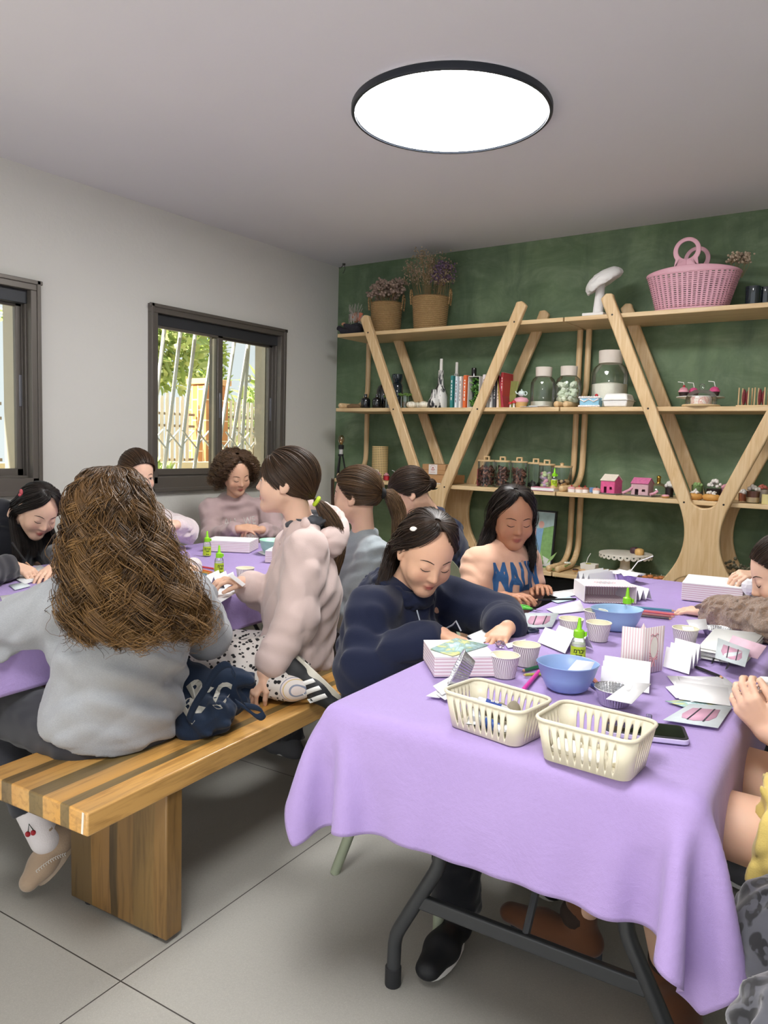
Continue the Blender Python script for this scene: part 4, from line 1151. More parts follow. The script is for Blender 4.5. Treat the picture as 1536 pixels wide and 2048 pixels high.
LV = [(*at(224, 934, 2.01), .012, .012, 0), (*at(223, 944, 2.00), .058, .070, 30), (*at(223, 985, 2.00), .094, .110, 50), (*at(232, 1050, 1.985), .116, .120, 58), (*at(246, 1120, 1.96), .142, .118, 66), (*at(266, 1195, 1.95), .180, .120, 72), (*at(282, 1252, 1.94), .180, .112, 76), (*at(286, 1284, 1.935), .170, .100, 78)]
P1 = loose_hair(LV, Th, n=5200, K=64, r0=.001, curl=.026, cfreq=3.8, clumps=85, spread=.0034, seed=4, cut=.30, frizz=.0008, thick=.42, cgrow=.8); G1 = LASTG[0]
P2 = loose_hair(LV, Th, n=700, K=64, r0=.001, curl=.026, cfreq=4.2, clumps=70, spread=.010, seed=9, cut=.10, frizz=.003, thick=.12, cgrow=1.0); G2 = LASTG[0] + 85
hr = hair_from(np.concatenate([P1, P2]), .00115, GOLDH, pa.root, 4, groups=np.concatenate([G1, G2])); tag(hr, kind='stuff')
pa.cap(hair_mat('hair_under', '#2a1b10', '#4a321d'), low=-.05)
V, Q = inner_loft(LV[1:-1], Th, .66); put('hair_base', (V, Q), hair_mat('hair_under', '#24180f', '#3f2a18'), pa.root, {'shade': np.full(len(V), .4), 'along': np.zeros(len(V))})

# --- child writing at the left edge
J = dict(pel=vec(-3.42, 1.76, .50), chest=vec(-3.30, 1.76, .76), neck=at(44, 1076, 3.42), head=at(76, 1022, 3.30), shR=at(-36, 1108, 3.38), shL=at(108, 1112, 3.50),
         elR=on(-45, 1148, .80), wrR=on(28, 1134, .785), elL=on(165, 1125, .80), wrL=on(112, 1134, .785), hipR=vec(-3.42, 1.66, .50), hipL=vec(-3.42, 1.86, .50), knR=vec(-3.05, 1.66, .52), knL=vec(-3.05, 1.86, .52), anR=vec(-3.0, 1.66, .10), anL=vec(-3.0, 1.86, .10))
J['neck'] = vec(-3.22, 1.76, .955)
A = head_axes((.80, -.12, -.58), .16)
pb = Person('person with straight near black hair bent over writing with a black pencil at left edge', J, A, 1.02, hands={'R': dict(d=(.75, .35, -.2), nrm=(0, -.3, 1), side=-1, curl=(.7, .9, .5)), 'L': dict(d=(.5, -.75, -.12), nrm=(0, 0, 1), side=1, curl=(.25, .3, .2))}, look='down')
pb.face('down', '#2a1f1a')
pb.top(cloth_mat('black_knit', '#26272d', fine=300, bump=.3), 'jumper', 1.0, hem=vec(-3.42, 1.76, .52), seed=5)
pb.bottoms(cloth_mat('maroon_trousers', '#4a2a38'), 'trousers', 1.0); SHG = M('#5f6064', .7)
pb.shoe('L', SHG, M('#d8d8d6', .6), (1, .1, 0)); pb.shoe('R', SHG, M('#d8d8d6', .6), (1, -.1, 0))
pb.cap(BLACKH, front=.075, back=.035)
h = J['head']; ax = A
LV = [(*pb.g(.012, .005, .118), .010, .010, 0), (*pb.g(0, -.005, .108), .052, .062, 12), (*pb.g(0, -.012, .060), .082, .096, 40), (*pb.g(0, -.02, .0), .090, .094, 62), (*(pb.g(0, -.03, -.06)), .092, .085, 72), (*(h + vec(-.02, .0, -.15)), .105, .085, 70), (*(h + vec(.0, .0, -.26)), .115, .08, 70)]
hr = hair_from(loose_hair(LV, A, n=2600, K=36, curl=.003, cfreq=2, clumps=80, spread=.003, seed=2, cut=.12, thick=.22), .0012, BLACKH, pb.root, 2); tag(hr, kind='stuff')

cp = pb.g(.075, -.02, .06); mb = MB(); mb.ball(cp + ax[0] * .014 + V3(0, 0, .012), (.010, .006, .014), 8, 6); mb.ball(cp + ax[0] * .020, (.008, .006, .007), 8, 6); tag(keep(mb.build('hair_clip', M('#c0525a', .5)), pb.root), 'small red hair clip')
# --- child half hidden behind, pulled back hair, fluffy cream jumper
J = dict(pel=vec(-3.40, 2.50, .50), chest=vec(-3.34, 2.48, .77), neck=at(276, 1018, 3.82), head=at(274, 950, 3.75), shR=at(212, 1048, 3.78), shL=at(326, 1042, 3.92), elR=at(215, 1100, 3.6), wrR=at(255, 1090, 3.45), elL=at(372, 1062, 3.72), wrL=at(352, 1050, 3.55),
         hipR=vec(-3.40, 2.4, .5), hipL=vec(-3.40, 2.6, .5), knR=vec(-3.03, 2.4, .52), knL=vec(-3.03, 2.6, .52), anR=vec(-3.0, 2.4, .1), anL=vec(-3.0, 2.6, .1))
A = head_axes((.93, -.16, -.26))
pc = Person('person in fluffy cream jumper half hidden behind the long wavy hair', J, A, 1.0, look='open', hands={'L': dict(d=(-.1, -.75, .1), nrm=(.6, .2, .7), side=1, curl=(.6, .7, .5)), 'R': dict(nrm=(0, 0, 1), side=-1)})
pc.face('open', '#3a2a22')
pc.top(cloth_mat('fluffy_cream', '#d8c8ca', fine=160, bump=.9, sheen=.8), 'jumper', 1.02, hem=vec(-3.4, 2.5, .5), seed=6)
pc.bottoms(cloth_mat('blue_trousers', '#3e4758'), 'trousers'); pc.shoe('L', WHITE, WHITE, (1, 0, 0)); pc.shoe('R', WHITE, WHITE, (1, 0, 0))
pc.cap(BROWNH)
tie = pc.g(0, -.105, .03); hr = hair_from(tied_hair(J['head'], A, tie, np.array([tie + vec(-.03, .02, -.03), tie + vec(-.05, .03, -.12), tie + vec(-.04, .04, -.24)]), n=1300, spread=(.01, .03, .02)), .0011, BROWNH, pc.root, 3, groups=LASTG[0]); tag(hr, kind='stuff')

# --- curly haired child in mauve hoodie
J = dict(pel=at(476, 1132, 4.58), chest=at(474, 1062, 4.56), neck=at(470, 1000, 4.52), head=at(472, 950, 4.44), shR=at(420, 1020, 4.46), shL=at(534, 1018, 4.58), elR=at(424, 1078, 4.32), wrR=at(476, 1058, 4.16), elL=at(556, 1078, 4.40), wrL=at(524, 1060, 4.16))
J.update(hipR=J['pel'] + vec(-.06, -.06, -.02), hipL=J['pel'] + vec(.06, .06, -.02)); J.update(knR=J['hipR'] + vec(.16, -.32, .02), knL=J['hipL'] + vec(.16, -.32, .02)); J.update(anR=J['knR'] + vec(0, 0, -.42), anL=J['knL'] + vec(0, 0, -.42))
A = head_axes((.86, -.30, -.40), -.1)
pd = Person('person with dark curly bob in mauve hoodie with white lettering, by the far window', J, A, 1.0, SKIN['warm'], hands={'R': dict(d=(.85, .35, .12), nrm=(.1, -.6, .8), side=-1, curl=(.35, .4, .3)), 'L': dict(d=(-.6, -.5, .05), nrm=(.3, .1, .9), side=1, curl=(.5, .6, .4))})
pd.face('down', '#2d201a')
MAUVE = cloth_mat('mauve_fleece', '#b39c9b')
tp = pd.top(MAUVE, 'hoodie', 1.06, hem=J['pel'] + vec(0, 0, -.02), seed=7, sub=lambda sd: (sd.ring(J['neck'] + pd.up * .004 - pd.fwd * .02, pd.up + pd.fwd * .25, .060, .030, .03)))
pd.bottoms(cloth_mat('grey_joggers', '#565860'), 'trousers'); pd.shoe('L', WHITE, WHITE, pd.fwd); pd.shoe('R', WHITE, WHITE, pd.fwd)
INK = M('#ece7e2', .7)
def chest_text(p, rows, size, mat, target, h0=.0, squash=1.0, bold=0.0):
    for tx, dx, dz in rows:
        o_ = p.J['chest'] + p.up * (h0 + dz) + p.fwd * .22 - p.right * dx
        l = lettering(tx, size, o_, -p.right, p.up, 'lettering', mat, None, bold=bold, squash=squash, dense=.012)
        bv = BVHTree.FromPolygons([v.co[:] for v in target.data.vertices], [tuple(q.vertices) for q in target.data.polygons])
        for v in l.data.vertices:
            hh = bv.ray_cast(v.co, Vector(-p.fwd), .4)
            if hh[0] is not None: v.co = hh[0] + Vector(p.fwd) * (.0022)
        keep(l, p.root)
chest_text(pd, (('ALL', -.050, .070), ('WE', .060, .070), ('EVER', -.035, .022), ('DEEM', .015, -.030), ('WI', .035, -.078)), .062, INK, tp, squash=.8)
pd.cap(CURLH, front=.075, back=.02)
h = J['head']
LV = [(*pd.g(0, -.01, .130), .015, .015, 0), (*pd.g(0, -.01, .120), .080, .085, 20), (*pd.g(0, -.015, .075), .118, .120, 42), (*pd.g(-.0, -.02, .01), .134, .125, 54), (*pd.g(-.0, -.03, -.055), .142, .118, 62), (*pd.g(-.0, -.035, -.105), .135, .105, 66)]
hr = hair_from(loose_hair(LV, A, n=3000, K=44, curl=.017, cfreq=6.5, clumps=130, spread=.005, seed=3, cut=.45, frizz=.0035, thick=.5, cgrow=.5), .0012, CURLH, pd.root, 5, groups=LASTG[0]); tag(hr, kind='stuff')

# --- child in profile, pale pink hoodie, kneeling on the bench
J = dict(pel=at(592, 1302, 2.64), chest=at(606, 1180, 2.66), neck=at(606, 1050, 2.66), head=at(574, 966, 2.63), shL=at(612, 1102, 2.53), shR=at(592, 1092, 2.80), elL=at(594, 1238, 2.46), wrL=at(530, 1346, 2.41), elR=at(560, 1205, 2.80), wrR=at(484, 1166, 2.66),
         hipL=at(588, 1318, 2.55), knL=at(405, 1328, 2.50), anL=at(578, 1372, 2.42), hipR=at(575, 1312, 2.74), knR=at(402, 1292, 2.78), anR=at(560, 1350, 2.80))
A = head_axes((-.87, -.47, .03))
pe = Person('person in profile wearing pale pink hoodie, low ponytail with lime tie, kneeling on the bench', J, A, 1.04, SKIN['fair'], look='open', h=.004,
            hands={'L': dict(d=at(500, 1390, 2.41) - at(532, 1342, 2.41), nrm=(.0, -.75, .5), side=-1, curl=(.5, .6, .4), spread=.14), 'R': dict(d=at(452, 1160, 2.62) - at(484, 1166, 2.66), nrm=(.15, .1, 1), side=-1, curl=(.5, .6, .5))})
pe.face('open', '#4a3626')
PINK = cloth_mat('pale_pink_fleece', '#d6c0ba')
pe.top(PINK, 'hoodie', 1.07, hem=at(590, 1318, 2.64), seed=15, fold=.007, armr=(.066, .062, .060, .046), waist=.150, wl=.14, collar=0)
# hood lying on the back: pink outside, charcoal lining
nk = J['neck']
sd = SDF(); bk = -pe.fwd
rc = nk + bk * .045 + pe.up * .002; rax = unit(pe.up * .80 + V3(.55, -.75, 0) * .62 - pe.fwd * .10); ra, rb_, _ = frame_from(rax)
sd.ring(rc, rax, .082, .021, .02, sq=(pe.right, unit(np.cross(rax, pe.right)), 1.12))
sd.ell(nk + bk * .085 - pe.up * .055, (.098, .066, .085), np.stack([pe.right, pe.fwd, pe.up]), .03)
for q in (-1, 1): sd.cone(nk + pe.right * q * .075 + pe.up * .0, nk + pe.right * q * .025 + pe.fwd * .062 - pe.up * .062, .024, .014, .03)
RA = np.stack([pe.right, unit(np.cross(rax, pe.right)), rax]); sd.ell(rc + rax * .012, (.070, .078, .078), RA, .008, -1)
put('hood', sd.mesh(.0045, .005, 3, .09), PINK, pe.root)
sd = SDF(); sd.ell(rc + rax * .012, (.075, .083, .083), RA, .01); sd.ell(rc + rax * .016, (.067, .075, .075), RA, .006, -1); sd.plane(rc + rax * .006, rax, rc - .3, rc + .3, .004); sd.ring(nk + pe.up * .008 + bk * .016, pe.up + pe.fwd * .22, .062, .019, .015)
put('hood_lining', sd.mesh(.005, .006, 4, .06), cloth_mat('charcoal_lining', '#4c4f54'), pe.root)
t = NT('dalmatian_leggings'); vo = t.n('TexVoronoi'); vo.inputs['Scale'].default_value = 62; vo.inputs['Randomness'].default_value = .9
nz = t.n('TexNoise'); nz.inputs['Scale'].default_value = 40; t.set(nz.inputs['Vector'], t.co()); vv = t.n('VectorMath', operation='MULTIPLY_ADD'); t.set(vv.inputs[0], nz.outputs['Color']); vv.inputs[1].default_value = (.012, .012, .012); t.set(vv.inputs[2], t.co()); t.set(vo.inputs['Vector'], vv.outputs[0])
t.base(t.ramp(vo.outputs['Distance'], [(0, '#1b1a1c'), (.33, '#1b1a1c'), (.38, '#d9d3cd'), (1, '#d9d3cd')])).p(Roughness=.85)
pe.bottoms(t.m, 'leggings', 1.02, fold=.003)
t = NT('striped_sock'); s = t.n('SeparateXYZ'); t.set(s.inputs[0], t.mapping((1, 1, 1), (0, 0, .6)))
t.base(t.ramp(t.math('FRACT', t.math('MULTIPLY', s.outputs[0], 60)), [(0, '#e4dcd6'), (.3, '#e4dcd6'), (.32, '#8d94a6'), (.42, '#8d94a6'), (.44, '#e6d9d4'), (.68, '#d8b9ae'), (.70, '#d9c172'), (.8, '#e4dcd6')], 'CONSTANT')).p(Roughness=.9)
sd = SDF(); d_ = unit(J['anL'] - J['knL']); sd.cone(J['anL'] - d_ * .10, J['anL'] + d_ * .01, .041, .044, .01); SOCKM = t.m
sf = unit(at(650, 1418, 2.40) - at(590, 1342, 2.43)); su = at(575, 1420, 2.40) - at(640, 1350, 2.44)
she = pe.shoe('L', M('#1e2023', .6), M('#c9c4b4', .25, coat=.5), sf, name='sneaker', L=.225, up=su)
f_ = sf; u_ = unit(su); u_ = unit(u_ - f_ * (u_ @ f_)); sd.cone(J['anL'], J['anL'] - u_ * .03 + f_ * .03, .040, .034, .02); put('sock', sd.mesh(.004), SOCKM, pe.root); r_ = np.cross(f_, u_); a_ = J['anL']; sg = 1.0 if (r_ @ (at(600, 1370, 2.3) - a_)) > 0 else -1.0
mb = MB(); sv = BVHTree.FromPolygons([v.co[:] for v in she.data.vertices], [tuple(q.vertices) for q in she.data.polygons])
for i in range(3):
    rows = []
    for k in range(9):
        row = []
        for w_ in (-.0075, .0, .0075):
            p_ = a_ - u_ * (.070 - .052 * k / 8) + f_ * (.040 + .030 * i - .022 * k / 8 + w_); hh = sv.ray_cast(Vector(p_ + r_ * sg * .12), Vector(-r_ * sg), .3)
            row.append((np.array(hh[0]) if hh[0] is not None else p_ + r_ * sg * .03) + r_ * sg * .0012)
        rows.append(row)
    mb.sheet(rows)
tag(keep(mb.build('side_stripes', WHITE, solid=.0015), pe.root), 'three white stripes on the sneaker')
pe.shoe('R', M('#1e2023', .6), M('#c9c4b4', .3), sf, name='sneaker', L=.22, up=su)
pe.cap(DARKH, low=-.04)
tie = pe.g(0, -.098, -.050); tail = np.array([tie + bk * .03 - pe.up * .03, tie + bk * .075 - pe.up * .10, tie + bk * .085 - pe.up * .19, tie + bk * .06 - pe.up * .30])
hr = hair_from(tied_hair(J['head'], A, tie, tail, n=2400, K=40, seed=5, spread=(.010, .028, .03, .012), wave=.008, wf=2.5), .00105, hair_mat('hair_profile', '#1a110b', '#5a412c', '#7a5a3a'), pe.root, 6, groups=LASTG[0]); tag(hr, kind='stuff')
mb = MB(); mb.torus(tie + bk * .004 - pe.up * .004, .013, .0075, 20, 8, np.stack(frame_from(bk - pe.up * .6), 1)); tag(keep(mb.build('hair_tie', M('#b6d22a', .7)), pe.root), 'lime green hair tie')
mb = MB(); mb.box(at(462, 1166, 2.6), (.03, .025, .045), rotx(.3)); 

# --- child in grey sweatshirt with ponytail on the bench
J = dict(pel=at(716, 1292, 3.06), chest=at(728, 1185, 3.10), neck=at(728, 1070, 3.10), head=at(712, 994, 3.06), shL=at(748, 1110, 2.98), shR=at(690, 1100, 3.24), elL=at(700, 1230, 2.98), wrL=at(640, 1165, 3.10), elR=at(655, 1190, 3.3), wrR=at(610, 1150, 3.3),
         hipL=at(722, 1318, 2.97), hipR=at(705, 1310, 3.14))
J['knL'] = J['hipL'] + vec(-.34, -.04, .02); J['knR'] = J['hipR'] + vec(-.34, .0, .02); J['anL'] = J['knL'] + vec(.02, 0, -.40); J['anR'] = J['knR'] + vec(.02, 0, -.40)
A = head_axes((-.93, -.25, -.08))
pf = Person('person with high brown ponytail and grey sweatshirt seen from the side behind the pink hoodie', J, A, 1.0, look='open', hands={'L': dict(nrm=(0, -.2, 1), side=1), 'R': dict(nrm=(0, .2, 1), side=-1)})
pf.face('open', '#4a3626')
pf.top(cloth_mat('pale_grey_heather', '#9aa3a8', mel=.18), 'sweatshirt', 1.06, hem=at(716, 1300, 3.06), seed=21)
pf.bottoms(cloth_mat('charcoal_trousers', '#3d3d40'), 'trousers', 1.12); pf.shoe('L', SHG, WHITE, (-1, 0, 0)); pf.shoe('R', SHG, WHITE, (-1, 0, 0))
pf.cap(BROWNH)
bk = -pf.fwd; tie = pf.g(0, -.108, .012); tail = np.array([tie + bk * .045 + vec(0, 0, -.01), tie + bk * .085 - pf.up * .09, tie + bk * .085 - pf.up * .19, tie + bk * .06 - pf.up * .27])
hr = hair_from(tied_hair(J['head'], A, tie, tail, n=2200, K=38, seed=8, spread=(.010, .034, .032, .014), wave=.007), .0011, hair_mat('hair_ponytail', '#20150d', '#6e5236', '#8a6a46'), pf.root, 7, groups=LASTG[0]); tag(hr, kind='stuff')
mb = MB(); mb.torus(tie + bk * .006, .014, .009, 20, 8, np.stack(frame_from(bk), 1)); tag(keep(mb.build('hair_tie', M('#151516', .8)), pf.root), 'black hair tie')
P = np.array([[pf.g(x, .070 + .02 * t - .015 * t * t, .075 - .22 * t) for t in np.linspace(0, 1, 20)] for x in np.linspace(-.068, -.055, 40)]) 
P += np.random.RandomState(1).randn(40, 1, 3) * .003
hr2 = hair_from(P, .0009, BROWNH, pf.root, 9, 'loose_strand'); tag(hr2, kind='stuff')

# --- child with slicked bun in navy, bending behind
J = dict(pel=at(892, 1195, 3.78), chest=at(888, 1110, 3.74), neck=at(866, 1030, 3.66), head=at(822, 988, 3.56), shL=at(862, 1068, 3.58), shR=at(900, 1058, 3.86), elL=at(842, 1130, 3.52), wrL=at(790, 1120, 3.5), elR=at(850, 1120, 3.85), wrR=at(790, 1110, 3.75))
J.update(hipL=J['pel'] + vec(.0, -.08, -.02), hipR=J['pel'] + vec(0, .08, -.02)); J.update(knL=J['hipL'] + vec(-.34, 0, 0), knR=J['hipR'] + vec(-.34, 0, 0)); J.update(anL=J['knL'] + vec(0, 0, -.42), anR=J['knR'] + vec(0, 0, -.42))
A = head_axes((-.72, -.34, -.58))
pg = Person('person with slicked back dark hair bending down in navy top, between two other children', J, A, 1.0, hands={'L': dict(nrm=(0, 0, 1), side=1), 'R': dict(nrm=(0, 0, 1), side=-1)})
pg.face('down', '#30241c')
NAVY = cloth_mat('navy_fleece', '#1b2138', sheen=.15)
pg.top(NAVY, 'sweatshirt', 1.0, hem=J['pel'], seed=22)
pg.bottoms(cloth_mat('black_trousers', '#1c1d22'), 'trousers'); pg.shoe('L', BLK, WHITE, (-1, 0, 0)); pg.shoe('R', BLK, WHITE, (-1, 0, 0))
pg.cap(DARKH, low=-.045)
tie = pg.g(0, -.104, .0); hr = hair_from(tied_hair(J['head'], A, tie, np.array([tie + vec(.006, .012, -.004), tie + vec(.004, .018, -.020), tie + vec(-.012, .012, -.022)]), n=2000, seed=12, spread=(.012, .020, .016)), .0011, DARKH, pg.root, 8, groups=LASTG[0]); tag(hr, kind='stuff')

# --- child in navy hoodie at the near table
J = dict(pel=at(786, 1392, 2.38), chest=at(786, 1290, 2.38), neck=at(806, 1176, 2.36), head=at(852, 1106, 2.28), shR=at(742, 1232, 2.24), shL=at(896, 1200, 2.52), elR=at(726, 1335, 2.14), wrR=at(884, 1272, 2.07), elL=at(1000, 1240, 2.40), wrL=at(1014, 1256, 2.18))
J.update(hipR=J['pel'] + vec(.04, -.08, -.01), hipL=J['pel'] + vec(.0, .09, -.01)); J.update(knR=vec(-.93, 1.74, .52), knL=vec(-.92, 2.02, .52), anR=vec(-.90, 1.66, .095), anL=vec(-.88, 2.05, .12))
A = head_axes((.70, -.50, -.52), .10)
ph = Person('person in navy hoodie bent over the near table, white shell clip in hair', J, A, 1.06, SKIN['warm'], h=.0042,
            hands={'R': dict(d=at(925, 1283, 2.0) - at(884, 1270, 2.07), nrm=(0, .1, 1), side=-1, curl=(.3, .45, .3)), 'L': dict(d=at(982, 1290, 2.07) - at(1014, 1255, 2.17), nrm=(0, -.25, 1), side=1, curl=(.35, .5, .35), spread=.14)})
ph.face('down', '#33251c')
ph.top(NAVY, 'hoodie', 1.10, hem=J['pel'] + vec(0, 0, -.02), seed=31, fold=.008, armr=(.072, .066, .062, .046), wl=.15)
sd = SDF(); nk = J['neck']; bk = -ph.fwd
sd.ring(nk - ph.up * .002, ph.up + ph.fwd * .35, .074, .026, .02); sd.ell(nk + bk * .09 - ph.up * .035, (.088, .062, .07), np.stack([ph.right, ph.fwd, ph.up]), .03)
put('hood', sd.mesh(.005, .007, 6, .07), NAVY, ph.root)
mb = MB(); mb.tube([nk + ph.fwd * .085 - ph.up * .05 + ph.right * .03, nk + ph.fwd * .125 - ph.up * .13 + ph.right * .03, at(905, 1250, 2.1), at(912, 1242, 2.08), at(922, 1262, 2.08)], .0022, 6); keep(mb.build('hood_cord', M('#aab2bd', .5)), ph.root)
ph.bottoms(cloth_mat('black_jeans', '#14161c'), 'trousers', 1.06, flare=1.25); SNK = M('#131519', .6)
ph.shoe('R', SNK, WHITE, (.15, -1, 0), name='sneaker', L=.24); ph.shoe('L', SNK, WHITE, (.6, -.5, -.12), name='sneaker', L=.24)
ph.cap(DARKH, front=.075, back=.035)
LV = [(*ph.g(.01, .01, .120), .010, .010, 0), (*ph.g(0, -.005, .110), .054, .064, 12), (*ph.g(0, -.014, .060), .082, .098, 42), (*ph.g(0, -.024, .0), .088, .094, 70), (*ph.g(0, -.045, -.06), .086, .080, 82), (*(J['head'] + vec(-.07, -.01, -.14)), .090, .07, 84), (*(J['head'] + vec(-.11, -.02, -.23)), .08, .06, 84)]
hr = hair_from(loose_hair(LV, A, n=2600, K=36, curl=.006, cfreq=2.5, clumps=80, spread=.004, seed=6, cut=.15, thick=.22), .0011, hair_mat('hair_navy_child', '#1d140f', '#3f2e22'), ph.root, 10); tag(hr, kind='stuff')
cl = at(818, 1058, 2.19)
_h = ph.bvh.find_nearest(Vector(cl)); cn = unit(np.array(_h[0]) - J['head']); cp = np.array(_h[0]) + cn * .016
mb = MB(); mb.ball(cp, (.012, .008, .005), 14, 8, np.stack(frame_from(cn), 1)); tag(keep(mb.build('shell_clip', M('#f2ece2', .3, coat=.4)), ph.root), 'white shell hair clip')

# --- child in peach T-shirt
J = dict(pel=at(985, 1262, 3.06), chest=at(998, 1172, 3.02), neck=at(1012, 1098, 3.00), head=at(1026, 1036, 2.96), shR=at(952, 1128, 2.92), shL=at(1052, 1122, 3.10), elR=at(950, 1206, 2.86), wrR=at(1010, 1196, 2.74), elL=at(1066, 1196, 3.06), wrL=at(1080, 1180, 2.9))
J.update(hipR=J['pel'] + vec(.02, -.08, -.02), hipL=J['pel'] + vec(.0, .08, -.02)); J.update(knR=J['hipR'] + vec(.34, 0, .0), knL=J['hipL'] + vec(.34, 0, .0)); J.update(anR=J['knR'] + vec(0, 0, -.40), anL=J['knL'] + vec(0, 0, -.40))
A = head_axes((.62, -.68, -.30))
pi_ = Person('person in peach T-shirt with blue capital letters and long dark hair', J, A, 1.02, SKIN['tan'], hands={'R': dict(nrm=(0, 0, 1), side=-1), 'L': dict(nrm=(0, 0, 1), side=1)})
pi_.face('down', '#2b1f1a')
PEACH = cloth_mat('peach_cotton', '#e6b89d', fine=500, bump=.15)
tp = pi_.top(PEACH, 't_shirt', .96, hem=J['pel'] + vec(0, 0, -.02), seed=41, short=True, cuff=False, armr=(.060, .056, .05, .04), collar=.008)
sd = SDF(); sd.ring(J['neck'] - pi_.up * .010 + pi_.fwd * .012, pi_.up + pi_.fwd * .45, .060, .0085, .01); put('collar', sd.mesh(.004), cloth_mat('peach_rib', '#d39d82', fine=500), pi_.root)
chest_text(pi_, (('MALIN', .0, .060),), .135, M('#4f86c4', .7), tp, squash=.62, bold=.006)
pi_.bottoms(cloth_mat('denim_shorts', '#4a5a74'), 'trousers'); pi_.shoe('L', WHITE, WHITE, (1, 0, 0)); pi_.shoe('R', WHITE, WHITE, (1, 0, 0))
pi_.cap(BLACKH, front=.075, back=.035)
LV = [(*pi_.g(.008, .01, .120), .010, .010, 0), (*pi_.g(0, -.005, .110), .054, .064, 12), (*pi_.g(0, -.014, .060), .084, .098, 40), (*pi_.g(0, -.02, .0), .092, .096, 58), (*pi_.g(0, -.025, -.06), .098, .09, 62), (*(J['head'] + vec(-.03, .01, -.14)), .118, .09, 62), (*(J['head'] + vec(-.03, .01, -.22)), .115, .085, 62)]
hr = hair_from(loose_hair(LV, A, n=2600, K=38, curl=.007, cfreq=2.2, clumps=80, spread=.004, seed=7, cut=.2, thick=.22), .0012, BLACKH, pi_.root, 11); tag(hr, kind='stuff')

# --- child in brown teddy fleece at the right edge
J = dict(pel=vec(.13, 2.50, .50), chest=vec(.06, 2.46, .72), neck=at(1648, 1196, 2.36), head=at(1572, 1150, 2.30), shL=at(1672, 1262, 2.16), shR=at(1640, 1190, 2.62), elL=at(1566, 1250, 2.18), wrL=at(1420, 1226, 2.50), elR=at(1600, 1190, 2.8), wrR=at(1512, 1152, 2.78), hipL=vec(.13, 2.4, .49), hipR=vec(.13, 2.6, .49), knL=vec(-.25, 2.4, .52), knR=vec(-.25, 2.6, .52), anL=vec(-.27, 2.4, .1), anR=vec(-.27, 2.6, .1))
J['neck'] = at(1650, 1180, 2.40)
A = head_axes((-.86, -.24, -.44))
pj = Person('person cut by the right edge, resting a brown teddy fleece sleeve on the near table', J, A, 1.06, SKIN['fair'], hands={'L': dict(d=at(1366, 1218, 2.56) - at(1420, 1226, 2.50), nrm=(0, -.1, 1), side=1, curl=(.3, .4, .3), spread=.12), 'R': dict(d=at(1470, 1148, 2.74) - at(1512, 1152, 2.78), nrm=(.2, -.3, .9), side=-1, curl=(.6, .7, .5))})
pj.face('down', '#3a2a20')
t = NT('teddy_fleece'); n1 = t.noise(120, 4, None, .7, .8); n2 = t.noise(14, 3)
t.base(t.mix(n1, '#84664f', '#bd9c82')).p(Roughness=.95, Sheen_Weight=.5); t.bump(n1, 1.0, .012)
pj.top(t.m, 'teddy_fleece', 1.05, hem=J['pel'], seed=51, fold=.009, wl=.06, armr=(.068, .062, .062, .05), cuff=False, h=.005)
pj.bottoms(cloth_mat('navy_joggers', '#1d2233'), 'trousers'); pj.shoe('L', SHG, WHITE, (-1, 0, 0)); pj.shoe('R', SHG, WHITE, (-1, 0, 0))
pj.cap(DARKH)
tie = pj.g(0, -.108, .03); hr = hair_from(tied_hair(J['head'], A, tie, np.array([tie + vec(.04, 0, -.02), tie + vec(.06, 0, -.1), tie + vec(.05, 0, -.2)]), n=1200, seed=13), .0011, DARKH, pj.root, 12, groups=LASTG[0]); tag(hr, kind='stuff')

# --- bare legged child in yellow shorts
J = dict(pel=vec(.08, 1.66, .55), chest=vec(.10, 1.68, .77), neck=vec(.08, 1.68, .99), head=vec(.04, 1.67, 1.10), shL=vec(.11, 1.54, .96), shR=vec(.11, 1.84, .96), elL=vec(.03, 1.46, .72), elR=vec(.02, 1.93, .74), wrL=at(1536, 1462, 1.50), wrR=at(1548, 1398, 1.60),
         hipL=vec(.05, 1.545, .565), hipR=vec(.05, 1.745, .565), knL=vec(-.40, 1.50, .600), knR=vec(-.40, 1.78, .600), anL=vec(-.40, 1.76, .11), anR=vec(-.62, 1.775, .125))
A = head_axes((-.9, -.1, -.4))
pk = Person('person at right edge with clasped hands, bare thighs and yellow shorts', J, A, 1.06, SKIN['fair'], h=.004,
            hands={'L': dict(d=at(1484, 1396, 1.50) - at(1536, 1462, 1.50), nrm=(-.2, -.9, .2), side=1, curl=(.75, .85, .5), spread=.08, thumb=(.6, .2)), 'R': dict(d=at(1502, 1362, 1.54) - at(1548, 1398, 1.60), nrm=(-.5, -.3, .8), side=-1, curl=(.6, .75, .5), spread=.10)})
pk.face('down')
pk.top(cloth_mat('black_top', '#15161b'), 't_shirt', .95, hem=J['pel'], seed=61, short=True, cuff=False)
YEL = cloth_mat('yellow_cotton', '#d8c06e', var=.1, bump=.3); pk.bottoms(YEL, 'shorts', 1.12, upto=.56, flare=1.30, fold=.007, seed=3)
BOOT = cloth_mat('brown_suede', '#6b4630', fine=600, bump=.2); BSO = M('#3c4048', .7)
pk.shoe('R', BOOT, BSO, (-1, -.02, -.03), boot=True, name='ankle_boot', L=.245); pk.shoe('L', BOOT, BSO, (.55, -.8, 0), boot=True, name='ankle_boot', L=.24)
for q, ff in (('R', vec(-1, -.02, 0)), ('L', vec(.55, -.8, 0))):
    mb = MB(); mb.ball(J['an' + q] + vec(0, 0, .01), (.043, .043, .040)); tag(keep(mb.build('elastic_panel', M('#33261f', .9)), pk.root), 'dark elastic side panel')
pk.cap(DARKH, front=.075, back=.035)
